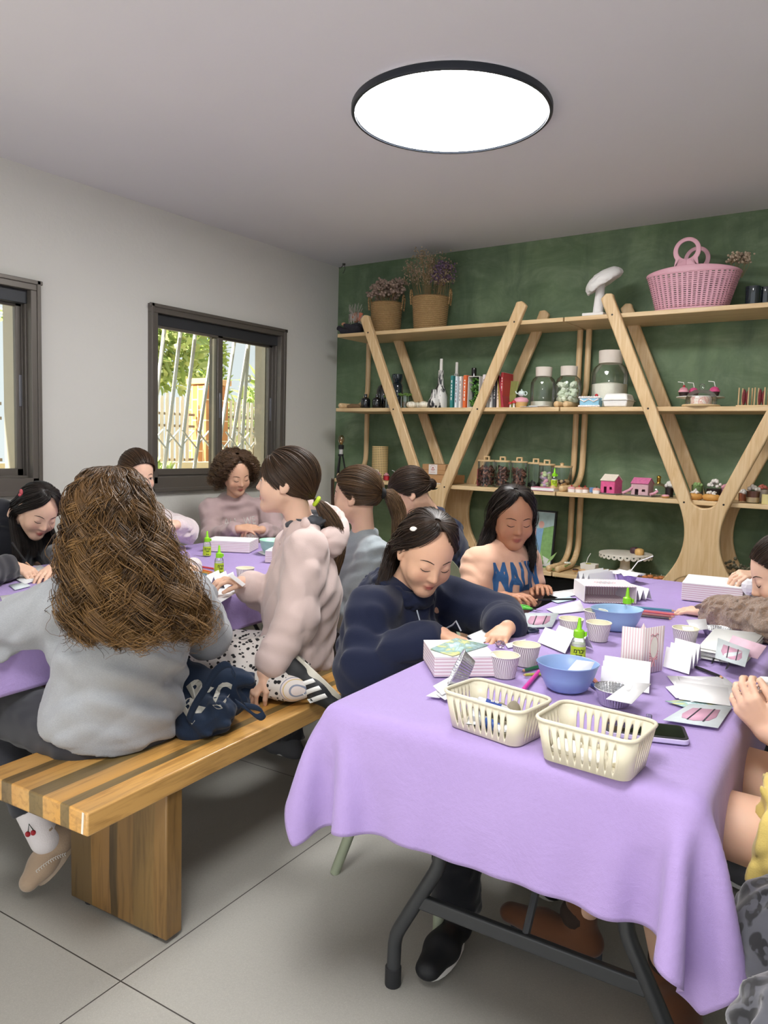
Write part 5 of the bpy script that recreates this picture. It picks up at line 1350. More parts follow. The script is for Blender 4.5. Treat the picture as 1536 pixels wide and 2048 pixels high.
LV = [(*pk.g(0, .01, .12), .010, .010, 0), (*pk.g(0, -.005, .110), .054, .064, 12), (*pk.g(0, -.014, .06), .084, .096, 54), (*pk.g(0, -.02, -.03), .092, .09, 66), (*(J['head'] + vec(.04, 0, -.14)), .09, .07, 70), (*(J['head'] + vec(.05, 0, -.24)), .08, .06, 70)]
hr = hair_from(loose_hair(LV, A, n=900, K=26, curl=.004, clumps=50, spread=.004, seed=17), .0016, DARKH, pk.root, 13); tag(hr, kind='stuff')

# --- leopard print legs at the lower right corner
J = dict(pel=vec(.34, 1.20, .52), chest=vec(.33, 1.20, .78), neck=vec(.30, 1.20, 1.02), head=vec(.28, 1.20, 1.14), shL=vec(.31, 1.05, .99), shR=vec(.31, 1.35, .99), elL=vec(.22, 1.0, .76), elR=vec(.20, 1.42, .76), wrL=vec(.02, 1.06, .66), wrR=vec(.02, 1.36, .66),
         hipL=vec(.33, 1.11, .51), hipR=vec(.33, 1.29, .51), knL=vec(-.06, 1.10, .50), knR=vec(-.105, 1.345, .505), anL=vec(-.04, 1.08, .10), anR=vec(-.115, 1.31, .09))
A = head_axes((-.9, .1, -.4))
pl = Person('person at the lower right corner wearing loose grey and black leopard print trousers', J, A, 1.06, h=.006, hands={'L': dict(nrm=(0, 0, 1), side=1), 'R': dict(nrm=(0, 0, 1), side=-1)})
pl.top(cloth_mat('grey_top', '#8d8a90'), 'sweatshirt', .98, hem=J['pel'], seed=71)
t = NT('leopard_print'); nz = t.n('TexNoise'); nz.inputs['Scale'].default_value = 26; t.set(nz.inputs['Vector'], t.co()); vv = t.n('VectorMath', operation='MULTIPLY_ADD'); t.set(vv.inputs[0], nz.outputs['Color']); vv.inputs[1].default_value = (.035, .035, .035); t.set(vv.inputs[2], t.mapping((1, 1, .8)))
vo = t.n('TexVoronoi'); vo.inputs['Scale'].default_value = 32; t.set(vo.inputs['Vector'], vv.outputs[0]); n2 = t.noise(38, 2)
rg_ = t.ramp(vo.outputs['Distance'], [(0, '#3a3b42'), (.20, '#3a3b42'), (.26, '#14151a'), (.47, '#14151a'), (.53, '#4d4e56'), (1, '#4d4e56')])
t.base(t.mix(t.ramp(n2, [(.62, '#000000'), (.66, '#ffffff')]), rg_, '#4a4b53')).p(Roughness=.95, Sheen_Weight=.5)
pl.bottoms(t.m, 'trousers', 1.10, flare=1.45, fold=.008); pl.shoe('L', BLK, BLK, (-1, 0, 0)); pl.shoe('R', BLK, BLK, (-1, 0, 0))
pl.cap(DARKH)
# ------------------------------------------------------------- things on the tables
TT = TZ + .0055      # cloth surface
def org(px, py, z=None): return on(px, py, TT if z is None else z)
def solo(mb, name, mat, label, cat, loc=(0, 0, 0), rz=0.0, group=None, **kw):
    o = mb.build(name, mat, None, **kw); o.location = tuple(loc); o.rotation_euler = (0, 0, rz); return tag(o, label, cat, group)
# slotted cream baskets
CREAM = M('#d9d2bd', .45, var=.02)
def basket(label, p_bl, ax, lw, ww, h, loc_z=TT):
    """p: centre; ax: long axis angle; outer rim size lw x ww, tapering to the base"""
    o = thing('slotted_basket', label, 'basket', (p_bl[0], p_bl[1], loc_z), ax, 'cream plastic slotted baskets')
    th = .0022; bl, bw = lw * .86, ww * .80
    n = 5; top = rrect(lw, ww, .022, n); bot = rrect(bl, bw, .018, n)
    # walls with lens shaped slots: strips along the outline
    def P(u, v):     # u in outline index space, v 0..1 height
        m = len(top); i = int(u) % m; j = (i + 1) % m; f = u - int(u)
        t_ = V3(*top[i], 0) * (1 - f) + V3(*top[j], 0) * f; b_ = V3(*bot[i], 0) * (1 - f) + V3(*bot[j], 0) * f
        q = b_ * (1 - v) + t_ * v; q[2] = v * h; return q
    mb = MB(); m = len(top)
    def wall_strip(us, vs0, vs1):
        for k in range(len(us) - 1):
            for a, b in ((vs0, vs1),):
                p = [P(us[k], a[k]), P(us[k + 1], a[k + 1]), P(us[k + 1], b[k + 1]), P(us[k], b[k])]
                mb.add(p, [(0, 1, 2, 3)])
    for i in range(m):
        j = (i + 1) % m; d = math.hypot(top[j][0] - top[i][0], top[j][1] - top[i][1])
        if d < .02:
            wall_strip([i, i + .9999], [0, 0], [1, 1]); continue
        ns = 9 if d > .10 else 6; w = .9999 / ns
        for s in range(ns):
            N = 16; us = [i + w * (s + q / N) for q in range(N + 1)]
            hw_ = [math.sqrt(max(0, 1 - ((q / N - .5) / .25) ** 2)) for q in range(N + 1)]
            lo = [.48 - .34 * x for x in hw_]; hi = [.48 + .34 * x for x in hw_]
            wall_strip(us, [0] * (N + 1), lo); wall_strip(us, hi, [1] * (N + 1))
    mb.build('slotted_wall', CREAM, o, solid=th, smooth=25, weld=2e-5)
    mb = MB(); mb.tube([(x, y, h) for x, y in top] + [(top[0][0], top[0][1], h)], .0034, 8, False); mb.build('rim', CREAM, o, smooth=80)
    mb = MB(); mb.prism(bot, 0, .003); mb.build('base', CREAM, o)
    return o
k1 = basket('cream slotted basket holding paint tubes, nearer the left end of the table', V3(-.628, 1.291, 0), math.radians(20), .178, .116, .068)
k2 = basket('nearly empty cream slotted basket, closest to the camera', V3(-.428, 1.268, 0), math.radians(-2), .176, .126, .072)
k1.rotation_euler.z = math.radians(-8)
# paint tubes, stones in the first basket
TUBE = M('#dfe1e3', .3, .4); NAVYL = M('#1f3f8f', .5)
def paint_tube(label, loc, rz, tilt, band):
    o = thing('paint_tube', label, 'paint tube', loc, rot=(tilt, 0, rz), group='paint tubes in the slotted basket')
    mb = MB(); mb.sheet([[(w * math.cos(a), y, t_ * math.sin(a)) for a in np.linspace(0, 2 * PI, 17)] for y, w, t_ in ((-.035, .014, .001), (-.015, .0125, .006), (.02, .011, .0105), (.032, .011, .011), (.036, .006, .006))]); mb.build('tube', TUBE, o, smooth=70)
    mb = MB(); mb.sheet([[(w * 1.03 * math.cos(a), y, t_ * 1.05 * math.sin(a)) for a in np.linspace(0, 2 * PI, 17)] for y, w, t_ in ((-.012, .0124, .0066), (.018, .0111, .0103))]); mb.build('label_band', M(band, .5), o, smooth=70)
    mb = MB(); mb.cyl((0, .035, 0), (0, .048, 0), .0065, .006, 12); mb.build('cap', M('#e9e9e6', .4), o)
    if band == '#1f3f8f': lettering('DG', .011, (0, .002, .0094), (0, 1, 0), (-1, 0, 0), 'lettering', WHITE, o)
paint_tube('paint tube with navy label on top of the heap in slotted basket', (-.632, 1.292, TT + .044), 1.9, .15, '#1f3f8f')
paint_tube('silver paint tube lying at the left in slotted basket', (-.665, 1.275, TT + .018), .4, 0, '#c9ced6')
paint_tube('paint tube with blue band at the bottom of slotted basket', (-.620, 1.265, TT + .017), 1.2, 0, '#3a62b5')
paint_tube('pale paint tube at the right end inside slotted basket', (-.585, 1.285, TT + .017), -.5, 0, '#dcd7c4')
for i, (dx, dy, dz, r, lb) in enumerate(((-.025, .03, .022, (.034, .017, .016), 'long grey driftwood stone at the back inside slotted basket'), (.025, .022, .030, (.014, .013, .022), 'brown pebble standing in the middle of slotted basket'))):
    mb = MB(); mb.ball((0, 0, 0), r, 16, 10); solo(mb, 'stone', M('#8d8472', .8, var=.25, vs=60), lb, 'stone', (-.628 + dx, 1.291 + dy, TT + dz + .004), .6)
for i, (dx, dy, lb, c) in enumerate(((-.05, .0, 'white scrap of card at the left inside the emptier basket', '#efece2'), (.0, -.02, 'white folded scrap in the middle of the emptier basket', '#f1efe8'), (.045, .01, 'cream scrap at the right inside the emptier basket', '#e9e3cf'))):
    mb = MB(); mb.box((0, 0, .008), (.045, .035, .010), rotx(.25)); solo(mb, 'card_scrap', M(c, .6), lb, 'scrap', (-.428 + dx, 1.268 + dy, TT + .004), .3 * i, bevel=.002)
# striped gift boxes
def stripe_mat(nm, axis=2, freq=90, a='#f3efee', b='#dcc3c8', w=.5):
    t = NT(nm); s = t.n('SeparateXYZ'); t.set(s.inputs[0], t.co())
    f = t.math('FRACT', t.math('MULTIPLY', s.outputs[axis], freq)); f = t.math('ABSOLUTE', t.math('SUBTRACT', f, .5))
    t.base(t.ramp(f, [(w * .42, b), (w * .62, a)])).p(Roughness=.6); return t.m
STRZ = stripe_mat('stripe_rows', 2, 130); STRX = stripe_mat('stripe_cols', 0, 110); STRY = stripe_mat('stripe_cols_y', 1, 110); PAPER = M('#efeff0', .65, var=.015); PAPG = M('#dcdcde', .7)
def quad_sheet(pts, name, mat, label, cat, th=.0012, group=None):
    pts = [np.array(p, float) for p in pts]; c = sum(pts) / len(pts); mb = MB(); mb.add([p - c for p in pts], [tuple(range(len(pts)))])
    return solo(mb, name, mat, label, cat, c, solid=th, group=group)
def gift_box_lying(label, c, rz, L, Wd, Hh, open_end=None):
    o = thing('gift_box', label, 'gift box', (c[0], c[1], TT + .001), rz, 'pink and white striped gift boxes')
    mb = MB(); mb.box((0, 0, Hh / 2), (L, Wd, Hh)); mb.build('box_sides', STRZ, o, bevel=.0015)
    mb = MB(); mb.box((0, 0, Hh + .0008), (L + .001, Wd + .001, .0016)); mb.build('lid', PAPER, o, bevel=.0007)
    if open_end:
        mb = MB(); s = open_end; mb.box((s * (L / 2 + .0008), 0, Hh / 2), (.0014, Wd * .94, Hh * .9)); mb.build('end_flap', PAPG, o)
    return o
gift_box_lying('striped gift box lying flat under a green and yellow painted card', V3(-.885, 1.600, 0), math.radians(42), .145, .150, .047)
gift_box_lying('striped gift box lying at the far right side of the near table', V3(-.600, 3.0, 0), math.radians(8), .20, .22, .062, None)
gift_box_lying('striped gift box lying on the far table beside the green bowl', V3(-2.30, 2.56, 0), math.radians(30), .17, .17, .05)
gift_box_lying('striped gift box at the far end of the windows table under painted papers', V3(-2.72, 2.62, 0), math.radians(30), .22, .17, .05)
# open gift box lying on its side, printed top
o = thing('gift_box', 'striped gift box lying on its side with open grey end beside blue bowl', 'gift box', (*on(1208, 1198, TT)[:2], TT), math.radians(36), 'pink and white striped gift boxes')
mb = MB(); mb.box((0, .0, .058), (.185, .14, .003)); mb.box((0, 0, .0015), (.185, .14, .003)); mb.box((-.091, 0, .03), (.003, .14, .055)); mb.box((.091, 0, .03), (.003, .14, .055)); mb.box((0, .069, .03), (.182, .002, .055)); mb.build('box_sides', STRX, o, bevel=.0008)
mb = MB(); mb.prism([(.030 * math.cos(a), .016 * math.sin(a)) for a in np.linspace(0, 2 * PI, 24)[:-1]], .0598, .0602); mb.build('oval_window', M('#b9b6ba', .6), o)
PINKP = M('#d9a3ac', .6)
mb = MB()
for a in np.linspace(0, 2 * PI, 15)[:-1]: mb.ball((.036 * math.cos(a), .022 * math.sin(a), .0600), (.004, .0025, .0005), 6, 4)
mb.build('bow_print', PINKP, o)
# standing gift bag box with curved mouth
bag = thing('gift_bag', 'tall open striped gift bag printed with a pink bow wreath, standing mid table', 'gift bag', (*on(1285, 1347, TT)[:2], TT), 0)
b0 = on(1240, 1343, TT) - on(1282, 1349, TT); b1 = on(1324, 1341, TT) - on(1282, 1349, TT); B0 = on(1282, 1349, TT) - V3(bag.location[0], bag.location[1], TT)
hb = .112; u0, u1 = unit(b0), unit(b1); l0, l1 = np.linalg.norm(b0), np.linalg.norm(b1)
def bag_side(P0, U, L_, dip, nm, mat):
    mb = MB(); N = 16; rows = [[P0 + U * L_ * i / N for i in range(N + 1)], [P0 + U * L_ * i / N + V3(0, 0, hb * (1 - dip * math.sin(PI * i / N) ** .8)) for i in range(N + 1)]]
    mb.sheet(rows); return mb.build(nm, mat, bag, solid=.0012)
nrm_ = np.cross(u1, V3(0, 0, 1))
t = NT('bag_stripes'); s = t.n('SeparateXYZ'); t.set(s.inputs[0], t.co()); q = t.math('ADD', t.math('MULTIPLY', s.outputs[0], 150.0), t.math('MULTIPLY', s.outputs[1], 150.0 * .4)); f = t.math('ABSOLUTE', t.math('SUBTRACT', t.math('FRACT', q), .5))
t.base(t.ramp(f, [(.20, '#dcc0c6'), (.30, '#f3eeee')])).p(Roughness=.6); BAGS = t.m
bag_side(B0, u1, l1, .0, 'front_panel', BAGS); bag_side(B0, u0, l0, .0, 'side_panel', BAGS); bag_side(B0 + b0, u1, l1, .22, 'back_panel', BAGS); bag_side(B0 + b1, u0, l0, .22, 'far_side_panel', BAGS)
mb = MB(); mb.add([B0, B0 + b1, B0 + b0 + b1, B0 + b0], [(0, 1, 2, 3)]); mb.build('bottom', PAPER, bag, solid=.001)
cw = B0 + b1 * .52 + V3(0, 0, hb * .56) + nrm_ * .0012; Rb = np.stack([u1, V3(0, 0, 1), np.cross(u1, V3(0, 0, 1))], 1)
mb = MB(); mb.prism([(.0125 * math.cos(a), .026 * math.sin(a)) for a in np.linspace(0, 2 * PI, 28)[:-1]], -.0003, .0006, Rb, cw); mb.build('oval_window', M('#eeeae0', .6), bag)
mb = MB(); mb.tube([cw + Rb @ V3(.0142 * math.cos(a), .0275 * math.sin(a), .0004) for a in np.linspace(0, 2 * PI, 30)], .0007, 5, False)
for sx in (-1, 1):
    mb.tube([cw + Rb @ V3(*p, .0006) for p in ((0, -.030), (sx * .010, -.024), (sx * .013, -.031), (0, -.031))], .0012, 5); mb.tube([cw + Rb @ V3(*p, .0006) for p in ((0, -.031), (sx * .004, -.040), (sx * .006, -.048))], .0014, 5)
    mb.tube([cw + Rb @ V3(*p, .0006) for p in ((0, .028), (sx * .008, .033), (sx * .014, .030))], .0010, 5)
    for q in range(4): mb.ball(cw + Rb @ V3(sx * (.0145 - .001 * q), -.012 - .006 * q, .0006), (.0024, .0024, .0008), 6, 4)
mb.build('bow_print', PINKP, bag)
# paper cups with wavy lines
t = NT('wavy_cup'); s = t.n('SeparateXYZ'); t.set(s.inputs[0], t.co()); ang = t.math('ARCTAN2', s.outputs[1], s.outputs[0])
wv = t.math('MULTIPLY', t.math('SINE', t.math('ADD', t.math('MULTIPLY', s.outputs[2], 105), t.math('MULTIPLY', ang, 1.0))), t.math('MULTIPLY_ADD', t.math('SINE', t.math('MULTIPLY', ang, 2.0)), 3.5, 4.5))
f = t.math('SINE', t.math('ADD', t.math('MULTIPLY', ang, 46), wv))
t.base(t.ramp(t.math('MULTIPLY_ADD', f, .5, .5), [(.40, '#9d8f96'), (.58, '#f2eeea')])).p(Roughness=.55); WAVY = t.m
CUPIN = M('#f0ecd6', .6, var=.01)
def cup(label, loc, rot=None, s=1.0, group='wavy striped paper cups'):
    o = thing('paper_cup', label, 'paper cup', loc, rot=rot, group=group)
    mb = MB(); mb.lathe([(.0255 * s, .001), (.0258 * s, 0), (.0345 * s, .050 * s), (.0342 * s, .050 * s)], seg=40); mb.build('cup_wall', WAVY, o)
    mb = MB(); mb.lathe([(0, .003), (.0248 * s, .003), (.0336 * s, .050 * s)], seg=40); mb.build('lining', CUPIN, o)
    mb = MB(); mb.torus((0, 0, .0505 * s), .0345 * s, .0014 * s, 40, 8); mb.build('rim', CUPIN, o, smooth=80)
    return o
def cuploc(px, py): p = on(px, py - 4, TT); return (p[0], p[1], TT)
c1 = cup('wavy striped paper cup at the front left, beside the foil tin', cuploc(1008, 1356))
def cup2(label, px, py): return clone(c1, label, cuploc(px, py))
cup2('wavy striped paper cup just behind the frontmost paper cup', 1051, 1333); cup2('wavy striped paper cup standing right of the glue bottle nearest the camera', 1196, 1284)
cup2('wavy striped paper cup half hidden behind the white folded card', 1141, 1276); cup2('wavy striped paper cup in front of the pale blue bowl at the back', 1190, 1258); cup2('wavy striped paper cup at right by the brown fleece sleeve', 1369, 1296)
cup2('wavy striped paper cup standing on the far table in front of the gift box', 490, 1166)
p = on(392, 1140, TT + .03); clone(c1, 'wavy striped paper cup tipped on its side on the far table', (p[0], p[1], TT + .031), rot=(math.radians(84), 0, math.radians(-118)))
mb = MB(); mb.box((0, 0, 0), (.03, .022, .0012), rotx(.6)); solo(mb, 'paper_scrap', PAPER, 'white paper corner poking out of the right paper cup', 'paper', V3(*cuploc(1375, 1296)) + V3(0, 0, .046), .5)
# bowls
def bowl(label, loc, mat, s=1.0, sx=1.0, rz=0.0, lip=.06):
    o = thing('bowl', label, 'bowl', loc, rz); w = lambda a, z: 1 + lip * max(0, math.cos(2 * a)) ** 4 * (z / (.058 * s)) ** 2
    mb = MB(); mb.lathe([(0, 0), (.036 * s, 0), (.045 * s, .006 * s), (.056 * s, .030 * s), (.0625 * s, .058 * s), (.0640 * s, .059 * s), (.0635 * s, .0605 * s), (.061 * s, .0595 * s), (.054 * s, .030 * s), (.043 * s, .009 * s), (.034 * s, .004 * s), (0, .004 * s)], seg=56, sx=sx, wob=w); mb.build('bowl_wall', mat, o, smooth=70)
    return o
BLUE = M('#93aeda', .4, var=.03); PBLUE = M('#9fc0e2', .4, var=.02); MINT = M('#a9dcbf', .4)
b_ = bowl('periwinkle blue bowl with a white card in it, behind the cream baskets', (*on(1133, 1378, TT)[:2], TT), BLUE, 1.02, 1.0, .45)
bowl('pale blue bowl farther back beside the standing glue bottle', (*on(1232, 1258, TT)[:2], TT), PBLUE, 1.05, 1.1, .6)
bowl('mint green bowl on the far table behind the gift box', (-2.47, 2.66, TT), MINT, 1.15, 1.1)
quad_sheet([V3(*b_.location) + V3(-.022, -.005, .012), V3(*b_.location) + V3(.036, .016, .022), V3(*b_.location) + V3(.052, .025, .066), V3(*b_.location) + V3(.012, .022, .064)], 'card', PAPER, 'white card leaning inside the periwinkle bowl', 'card')
# glue bottles
GCLEAR = thin_clear('clear_bottle', '#fafcfb', .06); LIME = M('#8fdc1e', .4, var=.03); GLAB = M('#b9d32c', .5, var=.03); GLUE = M('#f4f4f0', .35)
def glue(label, loc, rz=0.0):
    o = thing('glue_bottle', label, 'glue bottle', loc, rz, 'glue bottles with lime nozzles')
    mb = MB(); mb.lathe([(0, .001), (.0165, .001), (.0180, .003), (.0180, .052), (.0160, .060), (.0110, .068), (.0105, .070)], seg=28); mb.build('bottle_body', GCLEAR, o, smooth=60)
    mb = MB(); mb.lathe([(0, .002), (.0168, .002), (.0168, .050), (.0, .050)], seg=24); mb.build('glue_fill', GLUE, o)
    mb = MB(); mb.lathe([(.0183, .004), (.0186, .004), (.0186, .045), (.0183, .045)], seg=40); lb = mb.build('label_band', GLAB, o)
    mb = MB(); mb.lathe([(0, .066), (.0128, .066), (.0135, .068), (.0128, .083), (.0075, .086), (.0060, .088), (.0034, .113), (.0026, .115), (0, .1155)], seg=28, wob=lambda a, z: 1 + (.035 * math.sin(a * 20) if .067 < z < .083 else 0)); mb.build('nozzle_cap', LIME, o, smooth=50)
    mb = MB(); mb.cyl((.0165, 0, .070), (.0165, 0, .080), .0034, seg=10); mb.tube([(.012, 0, .070), (.0165, 0, .069)], .0015, 6); mb.build('cap_tab', LIME, o)
    # printed name round the label, facing local -y
    for tx, sz, zz in (('מרבי', .0145, .034), ('לבנה', .0075, .0235), ('35 ml', .0055, .010)):
        vs, fs = text_mesh(tx, sz, .0002, .0004)
        if len(vs):
            a = vs[:, 0] / .0188; r = .0189 + vs[:, 2]
            mb = MB(); mb.add(np.stack([r * np.sin(a), -r * np.cos(a), zz + vs[:, 1]], 1), fs); mb.build('lettering', M('#1c2a16', .6), lb, smooth=0)
    return o
def gl(px, py): p = on(px, py - 4, TT); return (p[0], p[1], TT)
fc = lambda p: math.atan2(p[1], p[0]) - PI / 2 + .15
p = gl(1155, 1330); g1 = glue('glue bottle with lime nozzle standing nearest the camera behind the periwinkle bowl', p, fc(p))
p = gl(1252, 1253); clone(g1, 'glue bottle with lime nozzle standing beside the pale blue bowl', p, fc(p))
p = gl(438, 1152); clone(g1, 'glue bottle with lime nozzle on the far table, the nearer one', p, fc(p) + .3)
p = gl(414, 1116); clone(g1, 'glue bottle with lime nozzle on the far table behind the tipped cup', p, fc(p))
# accordion folded cards
def zigzag(label, pts_px, n, h, flip=1.0, group='white accordion folded cards', depth=None):
    """pts: the two ground ends of the row of folds and the direction of the ridges (pixels on the cloth)"""
    a, b, c = [on(*p, TT) for p in pts_px]; U = b - a; Wv = c - a; Lr = np.linalg.norm(Wv)
    ce = (a + b + c) / 3; ce[2] = TT; rows = []
    for i in range(2 * n + 1):
        z = h if i % 2 else .0015; p0 = a + U * i / (2 * n); rows.append([p0 - ce + V3(0, 0, z), p0 + Wv - ce + V3(0, 0, z)])
    mb = MB(); mb.sheet(rows); return solo(mb, 'folded_card', PAPER, label, 'folded card', ce, solid=.0010, smooth=0, group=group)
zigzag('white accordion card beside the nearest glue bottle, leading to the cups', ((1130, 1308), (1186, 1298), (1075, 1285)), 2, .040)
zigzag('white accordion card right of the tall striped gift bag', ((1378, 1350), (1402, 1320), (1326, 1334)), 3, .046)
zigzag('white accordion card behind the foil cup with a card on it', ((1298, 1388), (1300, 1352), (1200, 1372)), 3, .040)
zigzag('white accordion card at the far left corner of near table', ((1150, 1164), (1182, 1172), (1200, 1156)), 3, .045)
zigzag('white accordion card behind the glue bottle at the back', ((1268, 1203), (1303, 1199), (1225, 1190)), 3, .040)
zigzag('white accordion card standing on the far table before the held card', ((405, 1172), (450, 1178), (430, 1160)), 3, .040)
zigzag('low white accordion strip by the brown sleeve at far right', ((1440, 1206), (1500, 1212), (1470, 1186)), 2, .022)
# papers lying flat
def paper(label, pxs, z=.0015, mat=None, name='paper_sheet', cat='paper'):
    return quad_sheet([on(*p, TT + z) for p in pxs], name, mat or PAPER, label, cat, .0009)
paper('white sheet near the black pencil on near table left edge', ((1092, 1218), (1160, 1200), (1170, 1222), (1112, 1228)))
paper('white sheet poking out left of the open gift box', ((1088, 1186), (1150, 1178), (1162, 1188), (1120, 1196)))
paper('pale blue painted slip under the black pencil', ((1100, 1200), (1135, 1190), (1150, 1199), (1115, 1206)), .0012, M('#c5dbe4', .7, var=.1))
paper('white sheet under the fingers of the child in navy hoodie', ((934, 1272), (968, 1258), (992, 1274), (958, 1288)), .002)
paper('white sheet right of the hand in navy sleeve', ((1010, 1288), (1052, 1278), (1046, 1290), (1016, 1296)), .0015)
st = [((1334, 1352), (1448, 1354), (1472, 1372), (1360, 1384)), ((1331, 1374), (1440, 1352), (1462, 1396), (1352, 1396)), ((1355, 1352), (1462, 1372), (1475, 1390), (1382, 1404)), ((1352, 1362), (1456, 1376), (1461, 1412), (1358, 1398))]
for i, (q, lb) in enumerate(zip(st, ('lowest white sheet of the fanned pile at right of near table', 'second white sheet of the fanned pile, its corner pointing left', 'third white sheet of the fanned pile, reaching furthest right', 'topmost white sheet of the fanned pile with faint pencil line'))): paper(lb, q, .0015 + .0016 * i)
for i, (q, lb) in enumerate(zip([((1408, 1192), (1452, 1176), (1476, 1196), (1432, 1206)), ((1440, 1185), (1478, 1166), (1492, 1182), (1455, 1196)), ((1448, 1212), (1476, 1202), (1500, 1214), (1470, 1222))], ('white card fanned beside the far right gift box', 'white card under the raised hand at far right', 'white card nearest the brown sleeve at far right'))): paper(lb, q, .0015 + .0012 * i, name='card', cat='card')
paper('white sheet at the near left corner of the far table', ((0, 1192), (60, 1184), (95, 1196), (10, 1214)))
paper('white sheet under the hands of the child writing', ((20, 1152), (80, 1130), (118, 1148), (50, 1168)), .002)
paper('pale painted slip on the far table left part', ((18, 1170), (48, 1164), (62, 1172), (30, 1180)), .0012, M('#cfd9dc', .7, var=.1))
paper('white tray paper under the accordion card on far table', ((398, 1196), (445, 1172), (478, 1182), (440, 1206)))
paper('white scrap by the far end of the windows table', ((515, 1104), (538, 1098), (548, 1106), (528, 1110)))
t = NT('painted_paper'); n1 = t.noise(14, 4, None, .6, 1.5); t.base(t.ramp(n1, [(.30, '#f0f3f4'), (.42, '#b9d6dc'), (.50, '#8fb1a6'), (.56, '#dfe08e'), (.66, '#eef0c8'), (.75, '#e8eef2')])).p(Roughness=.6); WCOL = t.m
def painted(label, pxs, z): return paper(label, pxs, z, WCOL, 'painted_card', 'painted card')
zb = .052
quad_sheet([on(860, 1298, TT + zb), on(912, 1276, TT + zb + .012), on(978, 1290, TT + zb), on(905, 1312, TT + zb)], 'painted_card', WCOL, 'green and yellow painted card on the lying striped gift box', 'painted card')
painted('watercolour card under the fanned white sheets, blue and yellow', ((1330, 1402), (1400, 1398), (1458, 1418), (1388, 1420)), .003)
# cards with a pink bag printed on
PBAG = M('#cf9fb6', .55, var=.05); STRAP = M('#3a3440', .6)
def bag_card(label, pxs, z, zt=0.0):
    P = [on(*p, TT + z + (zt if i > 1 else 0)) for i, p in enumerate(pxs)]; c = sum(P) / 4
    o = thing('bag_picture_card', label, 'picture card', c, group='picture cards with a pink bag')
    mb = MB(); mb.add([p - c for p in P], [(0, 1, 2, 3)]); mb.build('card', M('#ccd5d8', .6, var=.12, vs=30), o, solid=.001)
    B = lambda u, v, dz=.0012: (P[0] * (1 - u) + P[1] * u) * (1 - v) + (P[3] * (1 - u) + P[2] * u) * v - c + V3(0, 0, dz)
    mb = MB(); pl_ = [B(.20, .75), B(.16, .4), B(.24, .22), B(.5, .14), B(.76, .22), B(.84, .4), B(.80, .75)]; mb.add(pl_, [tuple(range(7))]); mb.build('pink_bag_print', PBAG, o, solid=.0006)
    mb = MB()
    for u in (.36, .66): mb.add([B(u, .15, .0018), B(u + .035, .15, .0018), B(u + .035, .76, .0018), B(u, .76, .0018)], [(0, 1, 2, 3)])
    mb.build('strap_print', STRAP, o, solid=.0004)
    return o
bag_card('picture card with a pink bag at the right front, by the phone', ((1326, 1440), (1436, 1456), (1466, 1412), (1380, 1408)), .005)
bag_card('picture card with a pink bag between the navy sleeve and the cups', ((1040, 1256), (1104, 1254), (1118, 1226), (1050, 1226)), .003, .014)
rg = random.Random(4)
for i in range(9):
    q = [(1394 + rg.uniform(-6, 6), 1316 + rg.uniform(-3, 3)), (1484 + rg.uniform(-6, 6), 1334 + rg.uniform(-3, 3)), (1528, 1288 + rg.uniform(-3, 3)), (1428, 1276)]
    lbs = ['lowest', 'second lowest', 'third', 'fourth', 'fifth', 'sixth', 'seventh', 'eighth', 'topmost plain']
    quad_sheet([on(*p, TT) + V3(0, 0, .002 + .0032 * i) for p in q], 'picture_card', M('#dfe0dd', .6, var=.06), lbs[i] + ' card from the bottom of the card stack at right edge', 'picture card', .0016, 'stack of cards at the right edge')
s0 = [on(1394, 1316, TT), on(1484, 1334, TT), on(1528, 1288, TT), on(1428, 1276, TT)]
o = bag_card('picture card with a pink bag standing up on the card stack', ((1430, 1316), (1490, 1334), (1500, 1300), (1436, 1276)), .034, .020)
quad_sheet([V3(*(on(1450, 1300, TT + .034))), V3(*(on(1515, 1318, TT + .034))), V3(*(on(1520, 1318, TT + .034))) + V3(.01, .02, .030), V3(*(on(1452, 1300, TT + .034))) + V3(.01, .02, .036)], 'picture_card', M('#dcb9c8', .6, var=.1, vs=60), 'pink streaked card standing at the back of the card stack', 'picture card')
# foil tins
t = NT('foil'); n1 = t.noise(90, 4, None, .7, 1.0); t.base('#cfd0d2').p(Metallic=1.0, Roughness=.26); t.bump(n1, .5, .004); FOIL = t.m
def foil(label, loc, r, h, rot=None, mat=None, pleat=36):
    o = thing('foil_tin', label, 'foil tin', loc, rot=rot)
    w = lambda a, z: 1 + .03 * math.sin(a * pleat)
    mb = MB(); mb.lathe([(0, 0), (r * .72, 0), (r * .98, h), (r * 1.0, h), (r * 1.05, h + .001), (r * 1.05, h + .002), (r * .97, h + .001), (r * .70, .0012), (0, .0012)], seg=144, wob=w); mb.build('tin_wall', mat or FOIL, o, smooth=25)
    mb = MB(); mb.torus((0, 0, h + .001), r * 1.04, .0016, 60, 6); mb.build('rolled_rim', FOIL, o, smooth=80)
    return o
p = on(938, 1352, TT + .035); foil('foil tin tipped on its side at the front left, lace papers spilling out', (p[0], p[1], TT + .041), .040, .030, (math.radians(66), math.radians(0), math.radians(-62)))
p = on(1228, 1408, TT); foil('round foil tin with white card on top beside periwinkle bowl', (p[0], p[1], TT), .040, .034)
quad_sheet([on(1212, 1398, TT + .037), on(1263, 1408, TT + .037), on(1302, 1368, TT + .046), on(1258, 1364, TT + .050)], 'card', PAPER, 'white card lying across the round foil tin', 'card')
quad_sheet([on(1240, 1378, TT + .044), on(1262, 1372, TT + .048), on(1282, 1368, TT + .040), on(1258, 1386, TT + .040)], 'card', PAPG, 'smaller white card under the one on the foil tin', 'card')
p = on(1432, 1272, TT); foil('shallow foil tin by the brown sleeve at the right edge', (p[0], p[1], TT), .040, .022)
